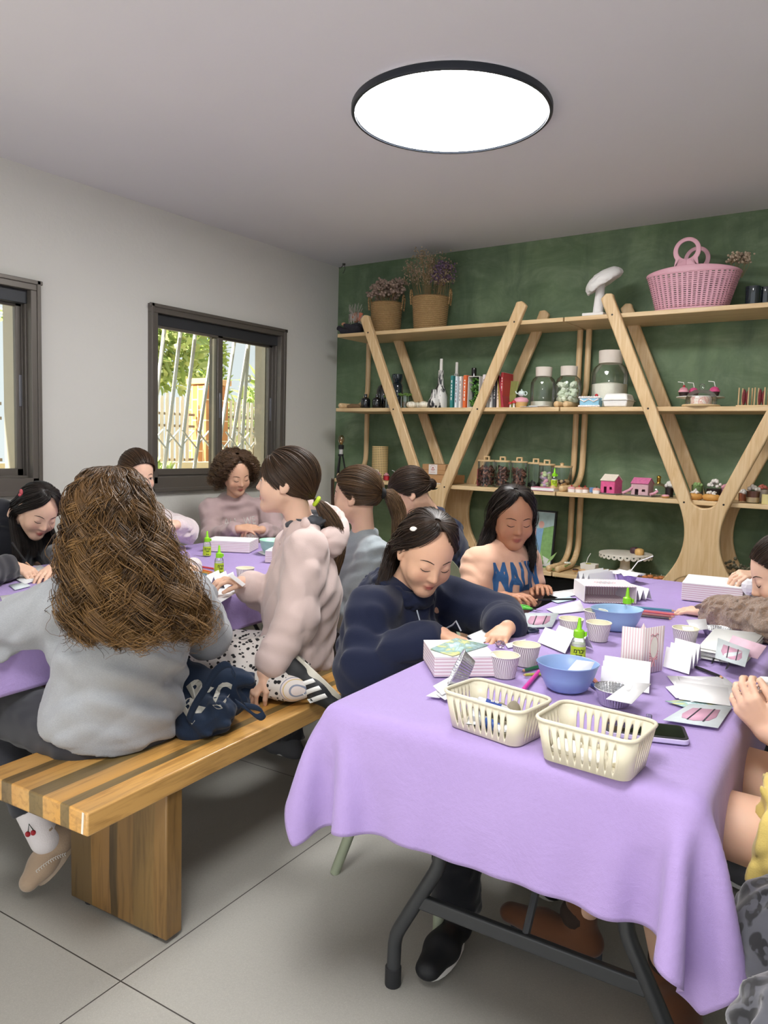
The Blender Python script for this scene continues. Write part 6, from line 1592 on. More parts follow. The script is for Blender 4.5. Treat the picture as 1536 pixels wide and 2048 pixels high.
quad_sheet([on(1372, 1240, TT + .030), on(1412, 1238, TT + .040), on(1416, 1258, TT + .030), on(1385, 1262, TT + .026)], 'card', PAPG, 'grey shaded card leaning on the shallow foil tin', 'card')
p = on(1253, 1164, TT); foil('lilac baking cup wrapped in patterned foil at far end of near table', (p[0], p[1], TT), .042, .034, None, M('#b8a5dc', .5))
LACE = M('#eeeeee', .6, var=.10, vs=160)
mb = MB(); rr = random.Random(8); n = 26; mb.add([(0, 0, .006)] + [((.062 + rr.uniform(-.010, .012)) * math.cos(2 * PI * i / n), (.062 + rr.uniform(-.01, .012)) * math.sin(2 * PI * i / n), -.004 + rr.uniform(-.006, .008)) for i in range(n)], [(0, 1 + i, 1 + (i + 1) % n) for i in range(n)])
solo(mb, 'foil_cover', LACE, 'crinkled white patterned cover on the lilac baking cup', 'foil cover', (p[0], p[1], TT + .040), solid=.001)
mb = MB(); mb.tube([(p[0] + .01, p[1], TT + .04), (p[0] + .035, p[1] + .02, TT + .085), (p[0] + .085, p[1] + .055, TT + .11)], .0022, 8); solo(mb, 'straw', WHITE, 'bent white straw stuck in the patterned cover', 'straw', (0, 0, 0))
for i, (q, z, lb) in enumerate(((((852, 1392), (908, 1362), (925, 1378), (878, 1396)), .004, 'lace paper doily at the left, spilling from the tipped foil tin'), (((866, 1372), (922, 1342), (932, 1364), (884, 1390)), .012, 'white lace paper doily on top, half in the tipped foil tin'), (((872, 1388), (930, 1368), (940, 1380), (890, 1400)), .007, 'lace paper doily below, nearest the slotted basket'))): quad_sheet([on(*p_, TT + z + (.012 if k == 1 else 0)) for k, p_ in enumerate(q)], 'paper_doily', LACE, lb, 'doily', .001)
# phone
p = (on(1200, 1460, TT) + on(1381, 1476, TT)) / 2; PD = on(1375, 1476, TT) - on(1210, 1458, TT); o = thing('phone', 'black smartphone in a lilac case behind the emptier basket', 'phone', (p[0], p[1], TT), math.atan2(PD[1], PD[0]))
mb = MB(); mb.prism(rrect(.150, .078, .012), .0, .010); mb.build('case', M('#c9bfe0', .45), o, bevel=.002); mb = MB(); mb.prism(rrect(.148, .076, .012), .009, .0115); mb.build('bumper', M('#1b1c1f', .5), o, bevel=.001); mb = MB(); mb.prism(rrect(.136, .064, .008), .0115, .0119); mb.build('screen', M('#0a0b0c', .06, coat=.6), o)
# pens, pencils, scissors
def pencil(label, a, b, col, r=.0036, tip=True, z=.004, group=None, marker=False):
    A_ = on(*a, TT + z); B_ = on(*b, TT + z); D = unit(B_ - A_); L_ = np.linalg.norm(B_ - A_)
    o = thing('marker' if marker else 'pencil', label, 'marker' if marker else 'pencil', A_, group=group)
    mb = MB(); mb.cyl((0, 0, 0), D * L_ * (.90 if tip else 1), r, seg=6 if not marker else 14); mb.build('barrel', M(col, .4), o, smooth=0 if not marker else 50)
    if tip:
        mb = MB(); mb.cyl(D * L_ * .90, D * L_ * .975, r * .95, r * .35, 8); mb.build('sharpened_wood', M('#c99a76', .7), o); mb = MB(); mb.cyl(D * L_ * .975, D * L_, r * .35, .0004, 8); mb.build('lead', M(col if col != '#1b1b1d' else '#222222', .5), o)
    return o
pencil('black pencil lying near the left edge of the near table', (1152, 1198), (1066, 1200), '#1b1b1d', .0038)
pencil('black pencil pointing right, beside the fanned white sheets', (1392, 1334), (1447, 1356), '#1b1b1d', .0040)
pencil('magenta marker in front of the periwinkle bowl', (1078, 1343), (1046, 1380), '#d0359c', .0048, False, .0055, None, True)
pencil('dark green pencil under the second paper cup', (1082, 1332), (1044, 1342), '#1f6b45', .0042); pencil('yellow green pencil under the dark green one', (1086, 1348), (1046, 1350), '#a9b54a', .0036); pencil('red tipped pencil behind the second paper cup', (1098, 1330), (1070, 1322), '#c93a4d', .0038)
for i, (c_, a, b, lb) in enumerate((('#3f7d95', (1268, 1214), (1352, 1222), 'teal blue pencil at the back of the coloured pencil row'), ('#cf5a5f', (1268, 1220), (1358, 1230), 'coral red pencil in the middle of the coloured pencil row'), ('#9a5a55', (1270, 1226), (1350, 1234), 'brown red pencil in the coloured pencil row'), ('#3a2f3a', (1278, 1231), (1345, 1238), 'dark plum pencil at the front of the coloured pencil row'))): pencil(lb, a, b, c_, .0042, group='coloured pencils behind the gift bag')
for i, (c_, a, b, lb) in enumerate((('#e2762c', (380, 1134), (430, 1146), 'orange pencil on the far table by the glue bottle'), ('#c23b3f', (392, 1132), (432, 1138), 'red pencil on the far table under the tipped cup'), ('#dba23a', (384, 1140), (424, 1148), 'yellow pencil on the far table before the orange one'), ('#7aa3a6', (390, 1146), (418, 1150), 'grey blue crayon on the far table'), ('#4d6c71', (396, 1150), (412, 1153), 'short dark teal crayon on the far table'))): pencil(lb, a, b, c_, .0042, group='coloured pencils on the far table')
for i, (a, b, c_, lb) in enumerate((((1182, 1352), (1196, 1368), '#d98a6a', 'peach crayon right of the periwinkle bowl'), ((1180, 1366), (1195, 1376), '#3a5a9a', 'blue crayon right of the periwinkle bowl'))): pencil(lb, a, b, c_, .0042)
A_ = at(52, 1125, 3.02); B_ = at(24, 1085, 3.06); C_ = at(66, 1136, 3.0); D = unit(B_ - A_)
o = thing('pencil', 'black pencil held in the writing hand at the left edge', 'pencil', C_); mb = MB(); mb.cyl(A_ - C_, B_ - C_, .0040, seg=8); mb.build('barrel', M('#1b1b1d', .4), o); mb = MB(); mb.cyl(A_ - C_, (0, 0, 0), .0038, .0006, 8); mb.build('sharpened_wood', M('#c99a76', .7), o)
def scissors(label, p, q, mat, handles_only=False):
    A_, B_ = on(*p, TT + .004), on(*q, TT + .004); D = unit(B_ - A_); N_ = np.cross(V3(0, 0, 1), D); L_ = np.linalg.norm(B_ - A_); o = thing('scissors', label, 'scissors', A_); R = np.stack([D, N_, V3(0, 0, 1)], 1)
    mb = MB()
    for s in (-1, 1): mb.tube([R @ V3(.022 + .020 * math.cos(a), s * .013 + .011 * math.sin(a), 0) for a in np.linspace(0, 2 * PI, 22)], .0042, 8, False); mb.tube([R @ V3(.040, s * .012, 0), R @ V3(.062, 0, 0)], .0042, 8)
    mb.build('handles', mat, o, smooth=70)
    mb = MB()
    for s in (-1, 1): mb.prism([(.058, s * .004), (.058, -s * .003), (L_, s * .002 + s * .004), (L_ * .8, s * .007)], -.001 * s - .0006, -.001 * s + .0006, R)
    mb.build('blades', M('#b9bcc0', .25, .9), o)
scissors('green handled scissors on the near table in front of the peach shirt', (1032, 1212), (1085, 1222), M('#4fb534', .4)); scissors('navy handled scissors beside the navy sleeve', (1068, 1258), (1020, 1268), M('#1c2640', .45))
# clear plastic pieces
CLP = thin_clear('clear_plastic', '#eef1f4', .16)
p = on(1297, 1452, TT); mb = MB(); mb.box((0, 0, .012), (.010, .008, .022)); solo(mb, 'clear_box', CLP, 'tiny clear plastic box standing behind the emptier basket', 'plastic box', (p[0], p[1], TT), .6, bevel=.001)
for q, lb in ((((1420, 1330), (1432, 1312), (1440, 1330)), 'curled clear plastic strip right of the accordion card'), (((1450, 1340), (1470, 1310), (1478, 1300)), 'clear plastic strip leaning on the card stack')):
    mb = MB(); pp = [on(*x, TT) + V3(0, 0, .002 + .02 * (i == 1)) for i, x in enumerate(q)]; mb.sheet([[p_, p_ + V3(.004, .012, 0)] for p_ in pp]); solo(mb, 'plastic_strip', CLP, lb, 'plastic strip', solid=.0008)
p = on(1000, 1296, TT); mb = MB(); rr = random.Random(5); mb.ball((0, 0, .010), (.014, .012, .010), 12, 8); mb.v = [(x * (1 + rr.uniform(-.25, .25)), y * (1 + rr.uniform(-.25, .25)), z * (1 + rr.uniform(-.2, .2))) for x, y, z in mb.v]; solo(mb, 'crumpled_cellophane', thin_clear('cellophane', '#e9e0ea', .25), 'crumpled clear cellophane under the navy sleeved hand', 'cellophane', (p[0], p[1], TT), smooth=0)
p = on(1300, 1296, TT); mb = MB(); mb.ball((0, 0, .007), (.012, .010, .007), 12, 8); solo(mb, 'pebble', M('#6e655c', .8, var=.3, vs=90), 'small brown pebble behind the periwinkle bowl', 'stone', (*on(1172, 1332, TT)[:2], TT))
p = on(1195, 1166, TT); mb = MB(); mb.prism(rrect(.15, .075, .010), 0, .009); o = solo(mb, 'phone', M('#b8c4cc', .3), 'pale grey phone lying at the far left of near table', 'phone', (*on(1200, 1172, TT)[:2], TT), math.radians(40), bevel=.002)
# the card in the hand of the kneeling child, pale object in clasped hands
c = at(474, 1160, 2.60); d1 = unit(at(500, 1185, 2.6) - at(455, 1150, 2.6)); mb = MB(); mb.box((0, 0, 0), (.060, .028, .0016), np.stack([d1, unit(np.cross(V3(0.3, 0, 1), d1)), unit(np.cross(d1, unit(np.cross(V3(.3, 0, 1), d1))))], 1)); solo(mb, 'card', PAPER, 'small white card held by the child in pale pink hoodie', 'card', c)
c = at(1528, 1372, 1.52); mb = MB(); mb.box((0, 0, 0), (.020, .018, .036), rotx(.3)); solo(mb, 'eraser', WHITE, 'white block held in the clasped hands at the right edge', 'eraser', c, .4, bevel=.004)
c = at(1500, 1172, 2.66); mb = MB(); rr = random.Random(2); mb.ball((0, 0, 0), (.028, .018, .026), 10, 7); mb.v = [(x * (1 + rr.uniform(-.3, .3)), y, z * (1 + rr.uniform(-.3, .3))) for x, y, z in mb.v]; solo(mb, 'crumpled_paper', PAPER, 'crumpled white paper held at far right above the cards', 'paper', c, smooth=0)

# navy tote bag on the bench
BAGM = cloth_mat('navy_canvas', '#1f2b3e', fine=500, bump=.2, var=.15, sheen=.1)
B = lambda px, py, d: at(px, py, d)
o = thing('tote_bag', 'navy canvas tote bag with cream block letters slumped on the bench', 'bag', (*at(415, 1430, 2.18)[:2], SEAT))
sd = SDF(); U3 = np.stack([unit(V3(.82, .57, 0)), unit(V3(-.57, .82, 0)), V3(0, 0, 1)])
sd.ell(B(395, 1425, 2.20), (.085, .07, .065), U3, .03); sd.ell(B(440, 1395, 2.26), (.085, .065, .062), U3, .03); sd.ell(B(385, 1370, 2.24), (.06, .06, .065), U3, .03); sd.cone(B(380, 1460, 2.14), B(435, 1430, 2.16), .036, .045, .03); sd.cone(B(455, 1360, 2.26), B(495, 1355, 2.25), .045, .022, .03); sd.ell(B(362, 1345, 2.26), (.035, .05, .055), U3, .03)
bg = put('bag_body', sd.mesh(.005, .010, 14, .10), BAGM, o)
for pts in ([(372, 1435), (385, 1405), (410, 1365), (428, 1335), (448, 1322), (462, 1330), (462, 1345)], [(470, 1398), (490, 1412), (512, 1428), (524, 1420), (512, 1410), (488, 1405)]):
    mb = MB(); P = [B(x, y, 2.11 if pts[0][0] < 400 else 2.17) for x, y in pts]; mb.sheet([[q, q + V3(.010, .006, -.018)] for q in smooth_levels(P, 24)]); keep(mb.build('strap', BAGM, None, solid=.004), o)
bv = BVHTree.FromPolygons([v.co[:] for v in bg.data.vertices], [tuple(q.vertices) for q in bg.data.polygons])
for tx, px, py, ro, szz in (('R', 392, 1408, .9, .075), ('R', 398, 1380, .75, .075), ('C', 443, 1388, -.2, .055)):
    xd = unit(V3(.82, .57, 0)) * math.cos(ro) + V3(0, 0, 1) * math.sin(ro); yd = -unit(V3(.82, .57, 0)) * math.sin(ro) + V3(0, 0, 1) * math.cos(ro); n_ = np.cross(xd, yd)
    l = lettering(tx, szz, B(px, py, 2.18) + n_ * .15, xd, yd, 'lettering', M('#d9d6cb', .7), None, bold=.003)
    for v in l.data.vertices:
        hh = bv.ray_cast(v.co, Vector(-n_), .5)
        if hh[0] is not None: v.co = hh[0] + Vector(n_) * .002
    keep(l, o)
# ------------------------------------------------------------- things on the shelves
def S(px, py, k, y=4.40):
    p = ony(px, py, y); return V3(p[0], y, SHELF_Z[k] + .0005)
JUTE = NT('jute'); s = JUTE.n('SeparateXYZ'); JUTE.set(s.inputs[0], JUTE.co()); a_ = JUTE.math('ARCTAN2', s.outputs[1], s.outputs[0])
wv = JUTE.math('SINE', JUTE.math('MULTIPLY', s.outputs[2], 520)); n_ = JUTE.noise(90, 4, None, .7); st_ = JUTE.math('SINE', JUTE.math('ADD', JUTE.math('MULTIPLY', a_, 70), JUTE.math('MULTIPLY', s.outputs[2], 300)))
cc = JUTE.mix(n_, '#a98252', '#dcbb86'); cc = JUTE.mix(JUTE.math('MULTIPLY_ADD', wv, .22, .25), cc, '#94703f')
JUTE.base(cc).p(Roughness=.95); JUTE.bump(JUTE.math('ADD', wv, JUTE.math('MULTIPLY', st_, .5)), .8, .006); JUTE = JUTE.m
STEM = M('#8b7450', .9, var=.2)
def woven_basket(label, loc, r0, r1, h, handles=True):
    o = thing('woven_basket', label, 'basket', loc, group='round woven baskets of dried flowers')
    n = int(h / .012); prof = [(0, 0), (r0 * .96, 0)]
    for i in range(n * 2 + 1): z = h * i / (2 * n); prof.append((r0 + (r1 - r0) * z / h + (.0022 if i % 2 else -.0012), z))
    prof += [(r1 - .006, h), (r0 - .008, .012), (0, .012)]
    mb = MB(); mb.lathe(prof, seg=48); mb.build('basket_wall', JUTE, o, smooth=80)
    if handles:
        for q in (-1, 1):
            mb = MB(); mb.tube([V3(q * (r1 + .004), -.032, h - .05), V3(q * (r1 + .010), -.032, h + .01), *[V3(q * (r1 + .010), -.032 * math.cos(PI * i / 8), h + .012 + .040 * math.sin(PI * i / 8)) for i in range(1, 8)], V3(q * (r1 + .010), .032, h + .01), V3(q * (r1 + .004), .032, h - .05)], .0055, 8); mb.build('handle', JUTE, o, smooth=80).rotation_euler.z = .35
    return o
def bouquet(label, loc, n, r0, r1, h0, h1, head, heads_per, col, hr, seed, stems=.0011, flat=False):
    """dried flowers: thin stems and clusters of small florets"""
    rg = np.random.RandomState(seed); o = thing('dried_flowers', label, 'dried flowers', loc)
    ms = MB(); mf = MB()
    for i in range(n):
        a = rg.rand() * 2 * PI; ra = rg.rand() ** .5; h = h0 + (h1 - h0) * rg.rand(); b = V3(r0 * ra * math.cos(a), r0 * ra * math.sin(a), 0); t_ = V3(r1 * ra * math.cos(a), r1 * ra * math.sin(a), h); m_ = (b + t_) / 2 + rg.randn(3) * .01
        ms.tube([b, m_, t_], [stems, stems, stems * .7], 4)
        for k in range(heads_per):
            c = t_ + rg.randn(3) * head * (1, 1, .45 if flat else .8)
            if k < 4: ms.tube([t_ - V3(0, 0, head * 1.5), c], stems * .6, 3)
            mf.ball(c, hr * (.6 + .8 * rg.rand()), 5, 4)
    tag(ms.build('stems', STEM, o, smooth=0), kind='stuff'); tag(mf.build('florets', col, o, smooth=60), kind='stuff')
    return o
y = 4.47
p = S(772, 652, 3, y); woven_basket('left round woven basket of brown dried flowers on the top shelf', p, .098, .112, .215)
bouquet('brown clustered dried flowers in the left woven basket', p + V3(0, 0, .16), 46, .05, .135, .09, .20, .017, 16, M('#9b8678', .9, var=.25, vs=80), .0075, 3, flat=True)
p = S(860, 648, 3, y); woven_basket('right round woven basket with loop handle and tall dried flowers on top shelf', p, .108, .124, .225)
bouquet('tall wispy beige dried stalks in the right woven basket', p + V3(-.02, 0, .16), 60, .06, .15, .16, .34, .022, 14, M('#a08c74', .9, var=.25, vs=80), .0042, 5)
bouquet('dusty purple dried statice at the right of the right woven basket', p + V3(.08, 0, .16), 16, .03, .06, .16, .27, .020, 22, M('#6e5a70', .9, var=.25, vs=80), .0060, 6)
# gnome doll lying
p = S(706, 655, 3, 4.42); o = thing('gnome_doll', 'small bearded cloth gnome lying at the left end of the top shelf', 'doll', p)
sd = SDF(); sd.cone((.04, 0, .045), (-.06, -.01, .03), .044, .028, .02); sd.cone((-.06, -.01, .03), (-.11, -.02, .055), .024, .018, .02); sd.cone((.02, -.02, .045), (-.03, -.05, .07), .022, .016, .01); put('body', sd.mesh(.005, .004, 2, .05), M('#2c2b33', .9, var=.4, vs=60), o); o.children[-1].matrix_parent_inverse = Matrix.Identity(4)
mb = MB(); mb.ball((.035, -.015, .125), (.032, .030, .036)); mb.build('head', M('#b07f63', .7), o); mb = MB(); mb.ball((.034, -.046, .122), .008); mb.build('nose', M('#b57a5e', .7), o)
rg_ = np.random.RandomState(3); P_ = []
for i in range(140): a = rg_.rand() * 2 * PI; b = V3(.035 + .030 * math.cos(a), -.012 + .02 * math.sin(a), .135 + .02 * rg_.rand()); e = b + V3(.03 * math.cos(a) + .012, -.015, -.05 * rg_.rand() - .02 + (.10 if i % 9 == 0 else 0)); P_.append([b, (b + e) / 2 + V3(.012 * math.cos(a), -.008, .01), e])
P_ = np.array(P_); Vv, Q_, si, tt = tubes(P_, np.full(P_.shape[:2], .0018)); tag(raw_mesh('beard', Vv, Q_, M('#b3aaa2', .8), o), kind='stuff')
mb = MB(); mb.tube([(.075, -.02, .10), (.085, -.03, .12), (.092, -.03, .15)], .014, 10); mb.build('striped_sleeve', M('#c0725a', .9, var=.5, vs=90), o)
mb = MB(); mb.ball((-.045, -.052, .078), (.018, .012, .012)); mb.build('hand', M('#b98a6d', .7), o)
# white mushroom ornament
p = S(1196, 622, 3, 4.38); o = thing('mushroom_ornament', 'white plaster mushroom with tilted cap on a small square base, top shelf', 'mushroom', p)
PLAS = M('#e9e7e4', .8, var=.03, bump=.4, bs=60)
mb = MB(); mb.box((-.012, 0, .010), (.125, .11, .020)); mb.build('base', PLAS, o, bevel=.004)
sd = SDF(); sd.cone((.0, 0, .018), (.010, 0, .20), .030, .023, .02); V_, Q_ = sd.mesh(.005); raw_mesh('stem', V_, Q_, PLAS, o)
Rm = roty(math.radians(-30)) @ rotx(math.radians(14)); sd = SDF(); sd.ell((.028, 0, .195), (.115, .105, .062), Rm.T, .02); sd.plane((.028, 0, .195) + Rm @ V3(0, 0, -.020), Rm @ V3(0, 0, -1), (-.3, -.3, -.1), (.4, .3, .5), .015); sd.ell((.030, 0, .158), (.088, .082, .030), Rm.T, .02, -1); V_, Q_ = sd.mesh(.005, .004, 5, .07); raw_mesh('cap', V_, Q_, PLAS, o)
# pink perforated basket
p = S(1383, 608, 3, 4.42); o = thing('tote_basket', 'pink plastic perforated tote basket with two ring handles, top shelf', 'basket', p)
t = NT('pink_plastic'); t.base('#d9a3b2').p(Roughness=.42); PKP = t.m
t = NT('pink_mesh'); s = t.n('SeparateXYZ'); t.set(s.inputs[0], t.co()); u_ = t.math('MULTIPLY', t.math('ARCTAN2', t.math('MULTIPLY', s.outputs[1], 1.9), s.outputs[0]), 26.0)
fx = t.math('ABSOLUTE', t.math('SINE', u_)); fz = t.math('ABSOLUTE', t.math('SINE', t.math('MULTIPLY', s.outputs[2], 300.0))); hole = t.math('MULTIPLY', t.math('GREATER_THAN', fx, .55), t.math('GREATER_THAN', fz, .62))
t.base('#d9a3b2').p(Roughness=.42, Alpha=t.math('SUBTRACT', 1.0, t.math('MULTIPLY', hole, .92))); PKM = t.m
def oval(rx, ry, z, n=72): return [(rx * math.copysign(abs(math.cos(a)) ** .72, math.cos(a)), ry * math.copysign(abs(math.sin(a)) ** .72, math.sin(a)), z) for a in np.linspace(0, 2 * PI, n + 1)]
rows = [oval(.185 + .055 * z ** 1.1, .095 + .025 * z, .012 + .185 * z) for z in np.linspace(0, 1, 14)]
mb = MB(); mb.sheet(rows); mb.build('mesh_wall', PKM, o, solid=.004, smooth=80)
def topz(x): return .198 + .028 * max(0, 1 - (x / .24) ** 2) - .0
for nm, z0, z1, rx, ry in (('base', .0, .014, .187, .096),):
    mb = MB(); mb.sheet([oval(rx, ry, z0), oval(rx, ry, z1)]); mb.add([V3(*q) for q in oval(rx, ry, z0)[:-1]], [tuple(range(72))]); mb.build(nm, PKP, o, solid=.004)
mb = MB(); rr_ = oval(.240, .120, 0); mb.sheet([[(x, y_, .190) for x, y_, _ in rr_], [(x, y_, topz(x)) for x, y_, _ in rr_]]); mb.build('rim', PKP, o, solid=.006, smooth=80, bevel=.002)
for sy in (-1, 1):
    mb = MB(); yy = sy * .108; cx_, cz = -.012, .300; ro, ri = .070, .046; N = 40; outer = []; inner = []
    for i in range(N + 1):
        a = -PI / 2 + 2 * PI * i / N; x, z = ro * math.cos(a), ro * math.sin(a)
        if z < -.02: x = math.copysign(max(abs(x), .050 + .35 * max(0, -z - .045)), x) if abs(x) > 1e-4 else x; 
        z2 = z if z > -.045 else -.096 + (.0 if True else 0)
        if z < -.045: x = math.copysign(.062 + .018 * (-z - .045) / .025, x) if abs(x) > .004 else 0
        outer.append((x, z2 if z < -.045 else z)); inner.append((ri * math.cos(a), ri * math.sin(a) + .004))
    for d_ in (-.004, .004): pass
    mb.sheet([[(cx_ + x, yy, cz + z) for x, z in outer], [(cx_ + x, yy, cz + z) for x, z in inner]]); mb.build('ring_handle', PKP, o, solid=.008, smooth=60, bevel=.002)
bouquet('small cream dried flowers leaning out of the pink tote basket', p + V3(.215, .02, .16), 12, .03, .055, .08, .13, .014, 12, M('#b3a08a', .9, var=.25, vs=80), .0065, 9, flat=True)
DGL = NT('dark_glass'); DGL.base('#16242c').p(Roughness=.06, Specular_IOR_Level=.7, Coat_Weight=.4); DGL = DGL.m
BGL = NT('black_glass'); BGL.base('#0d1015').p(Roughness=.08, Specular_IOR_Level=.7, Coat_Weight=.4); BGL = BGL.m
GLS = thin_clear('jar_glass', '#fcfefd', .035)
def lathe_thing(name, label, cat, loc, prof, mat, group=None, seg=32, extra=None, part='body'):
    o = thing(name, label, cat, loc, group=group); mb = MB(); mb.lathe(prof, seg=seg); mb.build(part, mat, o, smooth=50)
    for pn, pp, pm in (extra or ()): mb = MB(); mb.lathe(pp, seg=seg); mb.build(pn, pm, o, smooth=50)
    return o
for px, lb in ((1506, 'dark blue glass tumbler on the top shelf, left of the pair at the edge'), (1530, 'dark blue glass tumbler cut by the right edge on the top shelf')): lathe_thing('glass_tumbler', lb, 'tumbler', S(px, 598, 3, 4.45 if px < 1520 else 4.50), [(0, 0), (.034, 0), (.037, .012), (.039, .11), (.036, .11), (.033, .012), (0, .010)], DGL, 'dark blue glass tumblers')
# second shelf from the top
sb = [(0, 0), (.030, 0), (.033, .004), (.033, .055), (.028, .068), (.013, .074), (.011, .078), (.011, .098), (.009, .098), (.009, .07), (0, .07)]
lathe_thing('bottle', 'small black round shouldered bottle at left of second shelf', 'bottle', S(731, 808, 2, 4.36), sb, BGL, 'small black bottles'); lathe_thing('bottle', 'small black round shouldered bottle right of its twin, second shelf', 'bottle', S(754, 808, 2, 4.37), sb, BGL, 'small black bottles')
lathe_thing('bottle', 'large black wine bottle behind the left oak arm, second shelf', 'bottle', S(768, 800, 2, 4.54), [(0, 0), (.050, 0), (.055, .006), (.055, .13), (.045, .16), (.022, .18), (.019, .20), (.019, .26), (0, .26)], BGL)
lathe_thing('vase', 'dark teal glass vase with pinched neck and flared mouth', 'vase', S(794, 800, 2, 4.52), [(0, 0), (.036, 0), (.040, .01), (.040, .16), (.036, .175), (.028, .185), (.036, .205), (.040, .225), (.038, .245), (.034, .245), (.024, .19), (0, .18)], DGL)
mb = MB(); mb.tube([(-.055, 0, .012), (-.02, 0, .018), (.03, .01, .016), (.055, .005, .010)], [.010, .016, .015, .007], 10); solo(mb, 'driftwood', M('#7d6447', .9, var=.3, vs=60), 'small brown driftwood lump at left end of second shelf', 'driftwood', S(708, 808, 2, 4.36))
MOSS = M('#5f7d3a', .9, var=.35, vs=90)
def terrarium(label, loc, h=.075, r=.034):
    o = lathe_thing('terrarium_jar', label, 'terrarium', loc, [(0, .001), (r, .001), (r, h), (r - .002, h), (r - .002, .004), (0, .004)], GLS, 'small glass terrarium jars', part='glass')
    mb = MB(); rr = random.Random(int(loc[0] * 1000))
    for i in range(60): a = rr.uniform(0, 6.28); q = rr.random() ** .5; mb.ball((q * (r + .010) * math.cos(a), q * (r + .010) * math.sin(a), h + rr.uniform(-.002, .012)), rr.uniform(.004, .008), 6, 4)
    tag(mb.build('moss_top', MOSS, o), kind='stuff')
    mb = MB()
    for i in range(14): a = rr.uniform(0, 6.28); mb.ball((.4 * r * math.cos(a), .4 * r * math.sin(a), rr.uniform(.008, .04)), rr.uniform(.005, .009), 6, 4)
    tag(mb.build('filling', M('#6b5a45', .9, var=.5, vs=70), o), kind='stuff')
terrarium('small glass terrarium jar behind the left oak arm', S(779, 808, 2, 4.38)); terrarium('small glass terrarium jar with white flower on moss, left of pumpkins', S(810, 808, 2, 4.38), .085, .036)
PUMP = M('#ece6d3', .6, var=.03)
def pumpkin(label, loc, r):
    o = thing('pumpkin', label, 'pumpkin', loc, group='small white pumpkins'); mb = MB(); n = 14
    mb.lathe([(0, .006)] + [(r * math.sin(PI * i / n) ** .8, r * .62 * (1 - math.cos(PI * i / n))) for i in range(1, n)] + [(0, r * 1.16)], seg=72, wob=lambda a, z: 1 - .10 * abs(math.cos(a * 5)) ** 6); mb.build('fruit', PUMP, o, smooth=80)
    mb = MB(); mb.tube([(0, 0, r * 1.12), (.003, 0, r * 1.28), (.008, 0, r * 1.38)], [.005, .004, .0035], 8); mb.build('stalk', M('#8a7a5a', .9), o)
pumpkin('small white pumpkin, left of two in front on second shelf', S(823, 808, 2, 4.35), .035); pumpkin('small white pumpkin, right of two in front on second shelf', S(848, 808, 2, 4.35), .035); pumpkin('small white pumpkin behind the two in front', S(836, 806, 2, 4.43), .034)
WAX = M('#e4e1da', .5)
t = NT('wax_drips'); n1 = t.noise(16, 4, t.mapping((2.5, 2.5, .5)), .6, .6); t.base(t.ramp(n1, [(.46, '#1a1c20'), (.52, '#dcdad4')])).p(Roughness=.35); t.bump(n1, .5, .006); DRIP = t.m
def candle_bottle(label, px, y_, s=1.0, h=.16):
    o = thing('candle_bottle', label, 'candle bottle', S(px, 808, 2, y_), group='wax covered candle bottles'); mb = MB(); mb.lathe([(0, 0), (.046 * s, 0), (.048 * s, .01), (.046 * s, h * .45), (.034 * s, h * .75), (.020 * s, h * .95), (.017 * s, h * 1.5), (.013 * s, h * 1.5), (0, h * 1.5)], seg=30, wob=lambda a, z: 1 + .05 * math.sin(a * 7 + z * 60)); mb.build('bottle', DRIP, o, smooth=80)
    mb = MB(); mb.cyl((0, 0, h * 1.48), (0, 0, h * 1.5 + .075), .0105, .010, 12); mb.build('candle', WAX, o); mb = MB(); mb.tube([(0, 0, h * 1.5 + .07), (.001, 0, h * 1.5 + .085)], .001, 5); mb.build('wick', BLK, o)
candle_bottle('black bottle caked in white wax with a candle, left one', 880, 4.40, 1.0, .165); candle_bottle('black bottle with candle behind the books', 911, 4.56, .8, .160)
mb = MB(); mb.lathe([(0, 0), (.034, 0), (.042, .02), (.040, .045), (.024, .07), (.018, .12), (.0, .125)], seg=24, wob=lambda a, z: 1 + .05 * math.sin(a * 7 + z * 60)); solo(mb, 'wax_candle', DRIP, 'short wax covered candle stub in front of the candle bottle', 'candle', S(868, 808, 2, 4.36))
lathe_thing('bottle', 'black bottle showing above the books and garden box', 'bottle', S(946, 800, 2, 4.58), [(0, 0), (.04, 0), (.04, .15), (.018, .2), (.017, .275), (0, .278)], BGL)
# books
bk_ = [(902, '#2f7f7c', .205, .013, 'teal'), (911, '#d9e3ea', .200, .010, 'pale blue'), (919, '#e7e2da', .198, .008, 'cream'), (928, '#e06a35', .205, .016, 'orange'), (966, '#e9dcdb', .205, .012, 'pale pink'), (974, '#efefec', .207, .009, 'white'), (981, '#e4e4e1', .206, .009, 'off white'), (988, '#4a4a4e', .207, .010, 'charcoal'), (995, '#e8d3c2', .205, .009, 'beige'), (1002, '#b8393c', .215, .009, 'dark red')]
for i, (px, c, h, w, nm) in enumerate(bk_):
    p = S(px, 808, 2, 4.335); o = thing('book', nm + ' spined book upright in the row on second shelf', 'book', p + V3(0, .07, 0), group='books upright on the second shelf')
    mb = MB(); mb.box((0, 0, h / 2), (w + .006, .14, h)); mb.build('cover', M(c, .5, var=.03), o, bevel=.001); mb = MB(); mb.box((0, .003, h / 2 + .0015), (w + .002, .138, h - .001)); mb.build('pages', M('#efeae0', .8), o)
    mb = MB(); ink = WHITE if nm in ('teal', 'orange', 'charcoal', 'dark red') else M('#6b4a45', .7); rr = random.Random(i); z = h * .86
    while z > h * .25: L_ = rr.uniform(.006, .02); mb.box((0, -.0705, z - L_ / 2), (w * .45, .0006, L_)); z -= L_ + rr.uniform(.003, .012)
    mb.build('spine_print', ink, o)
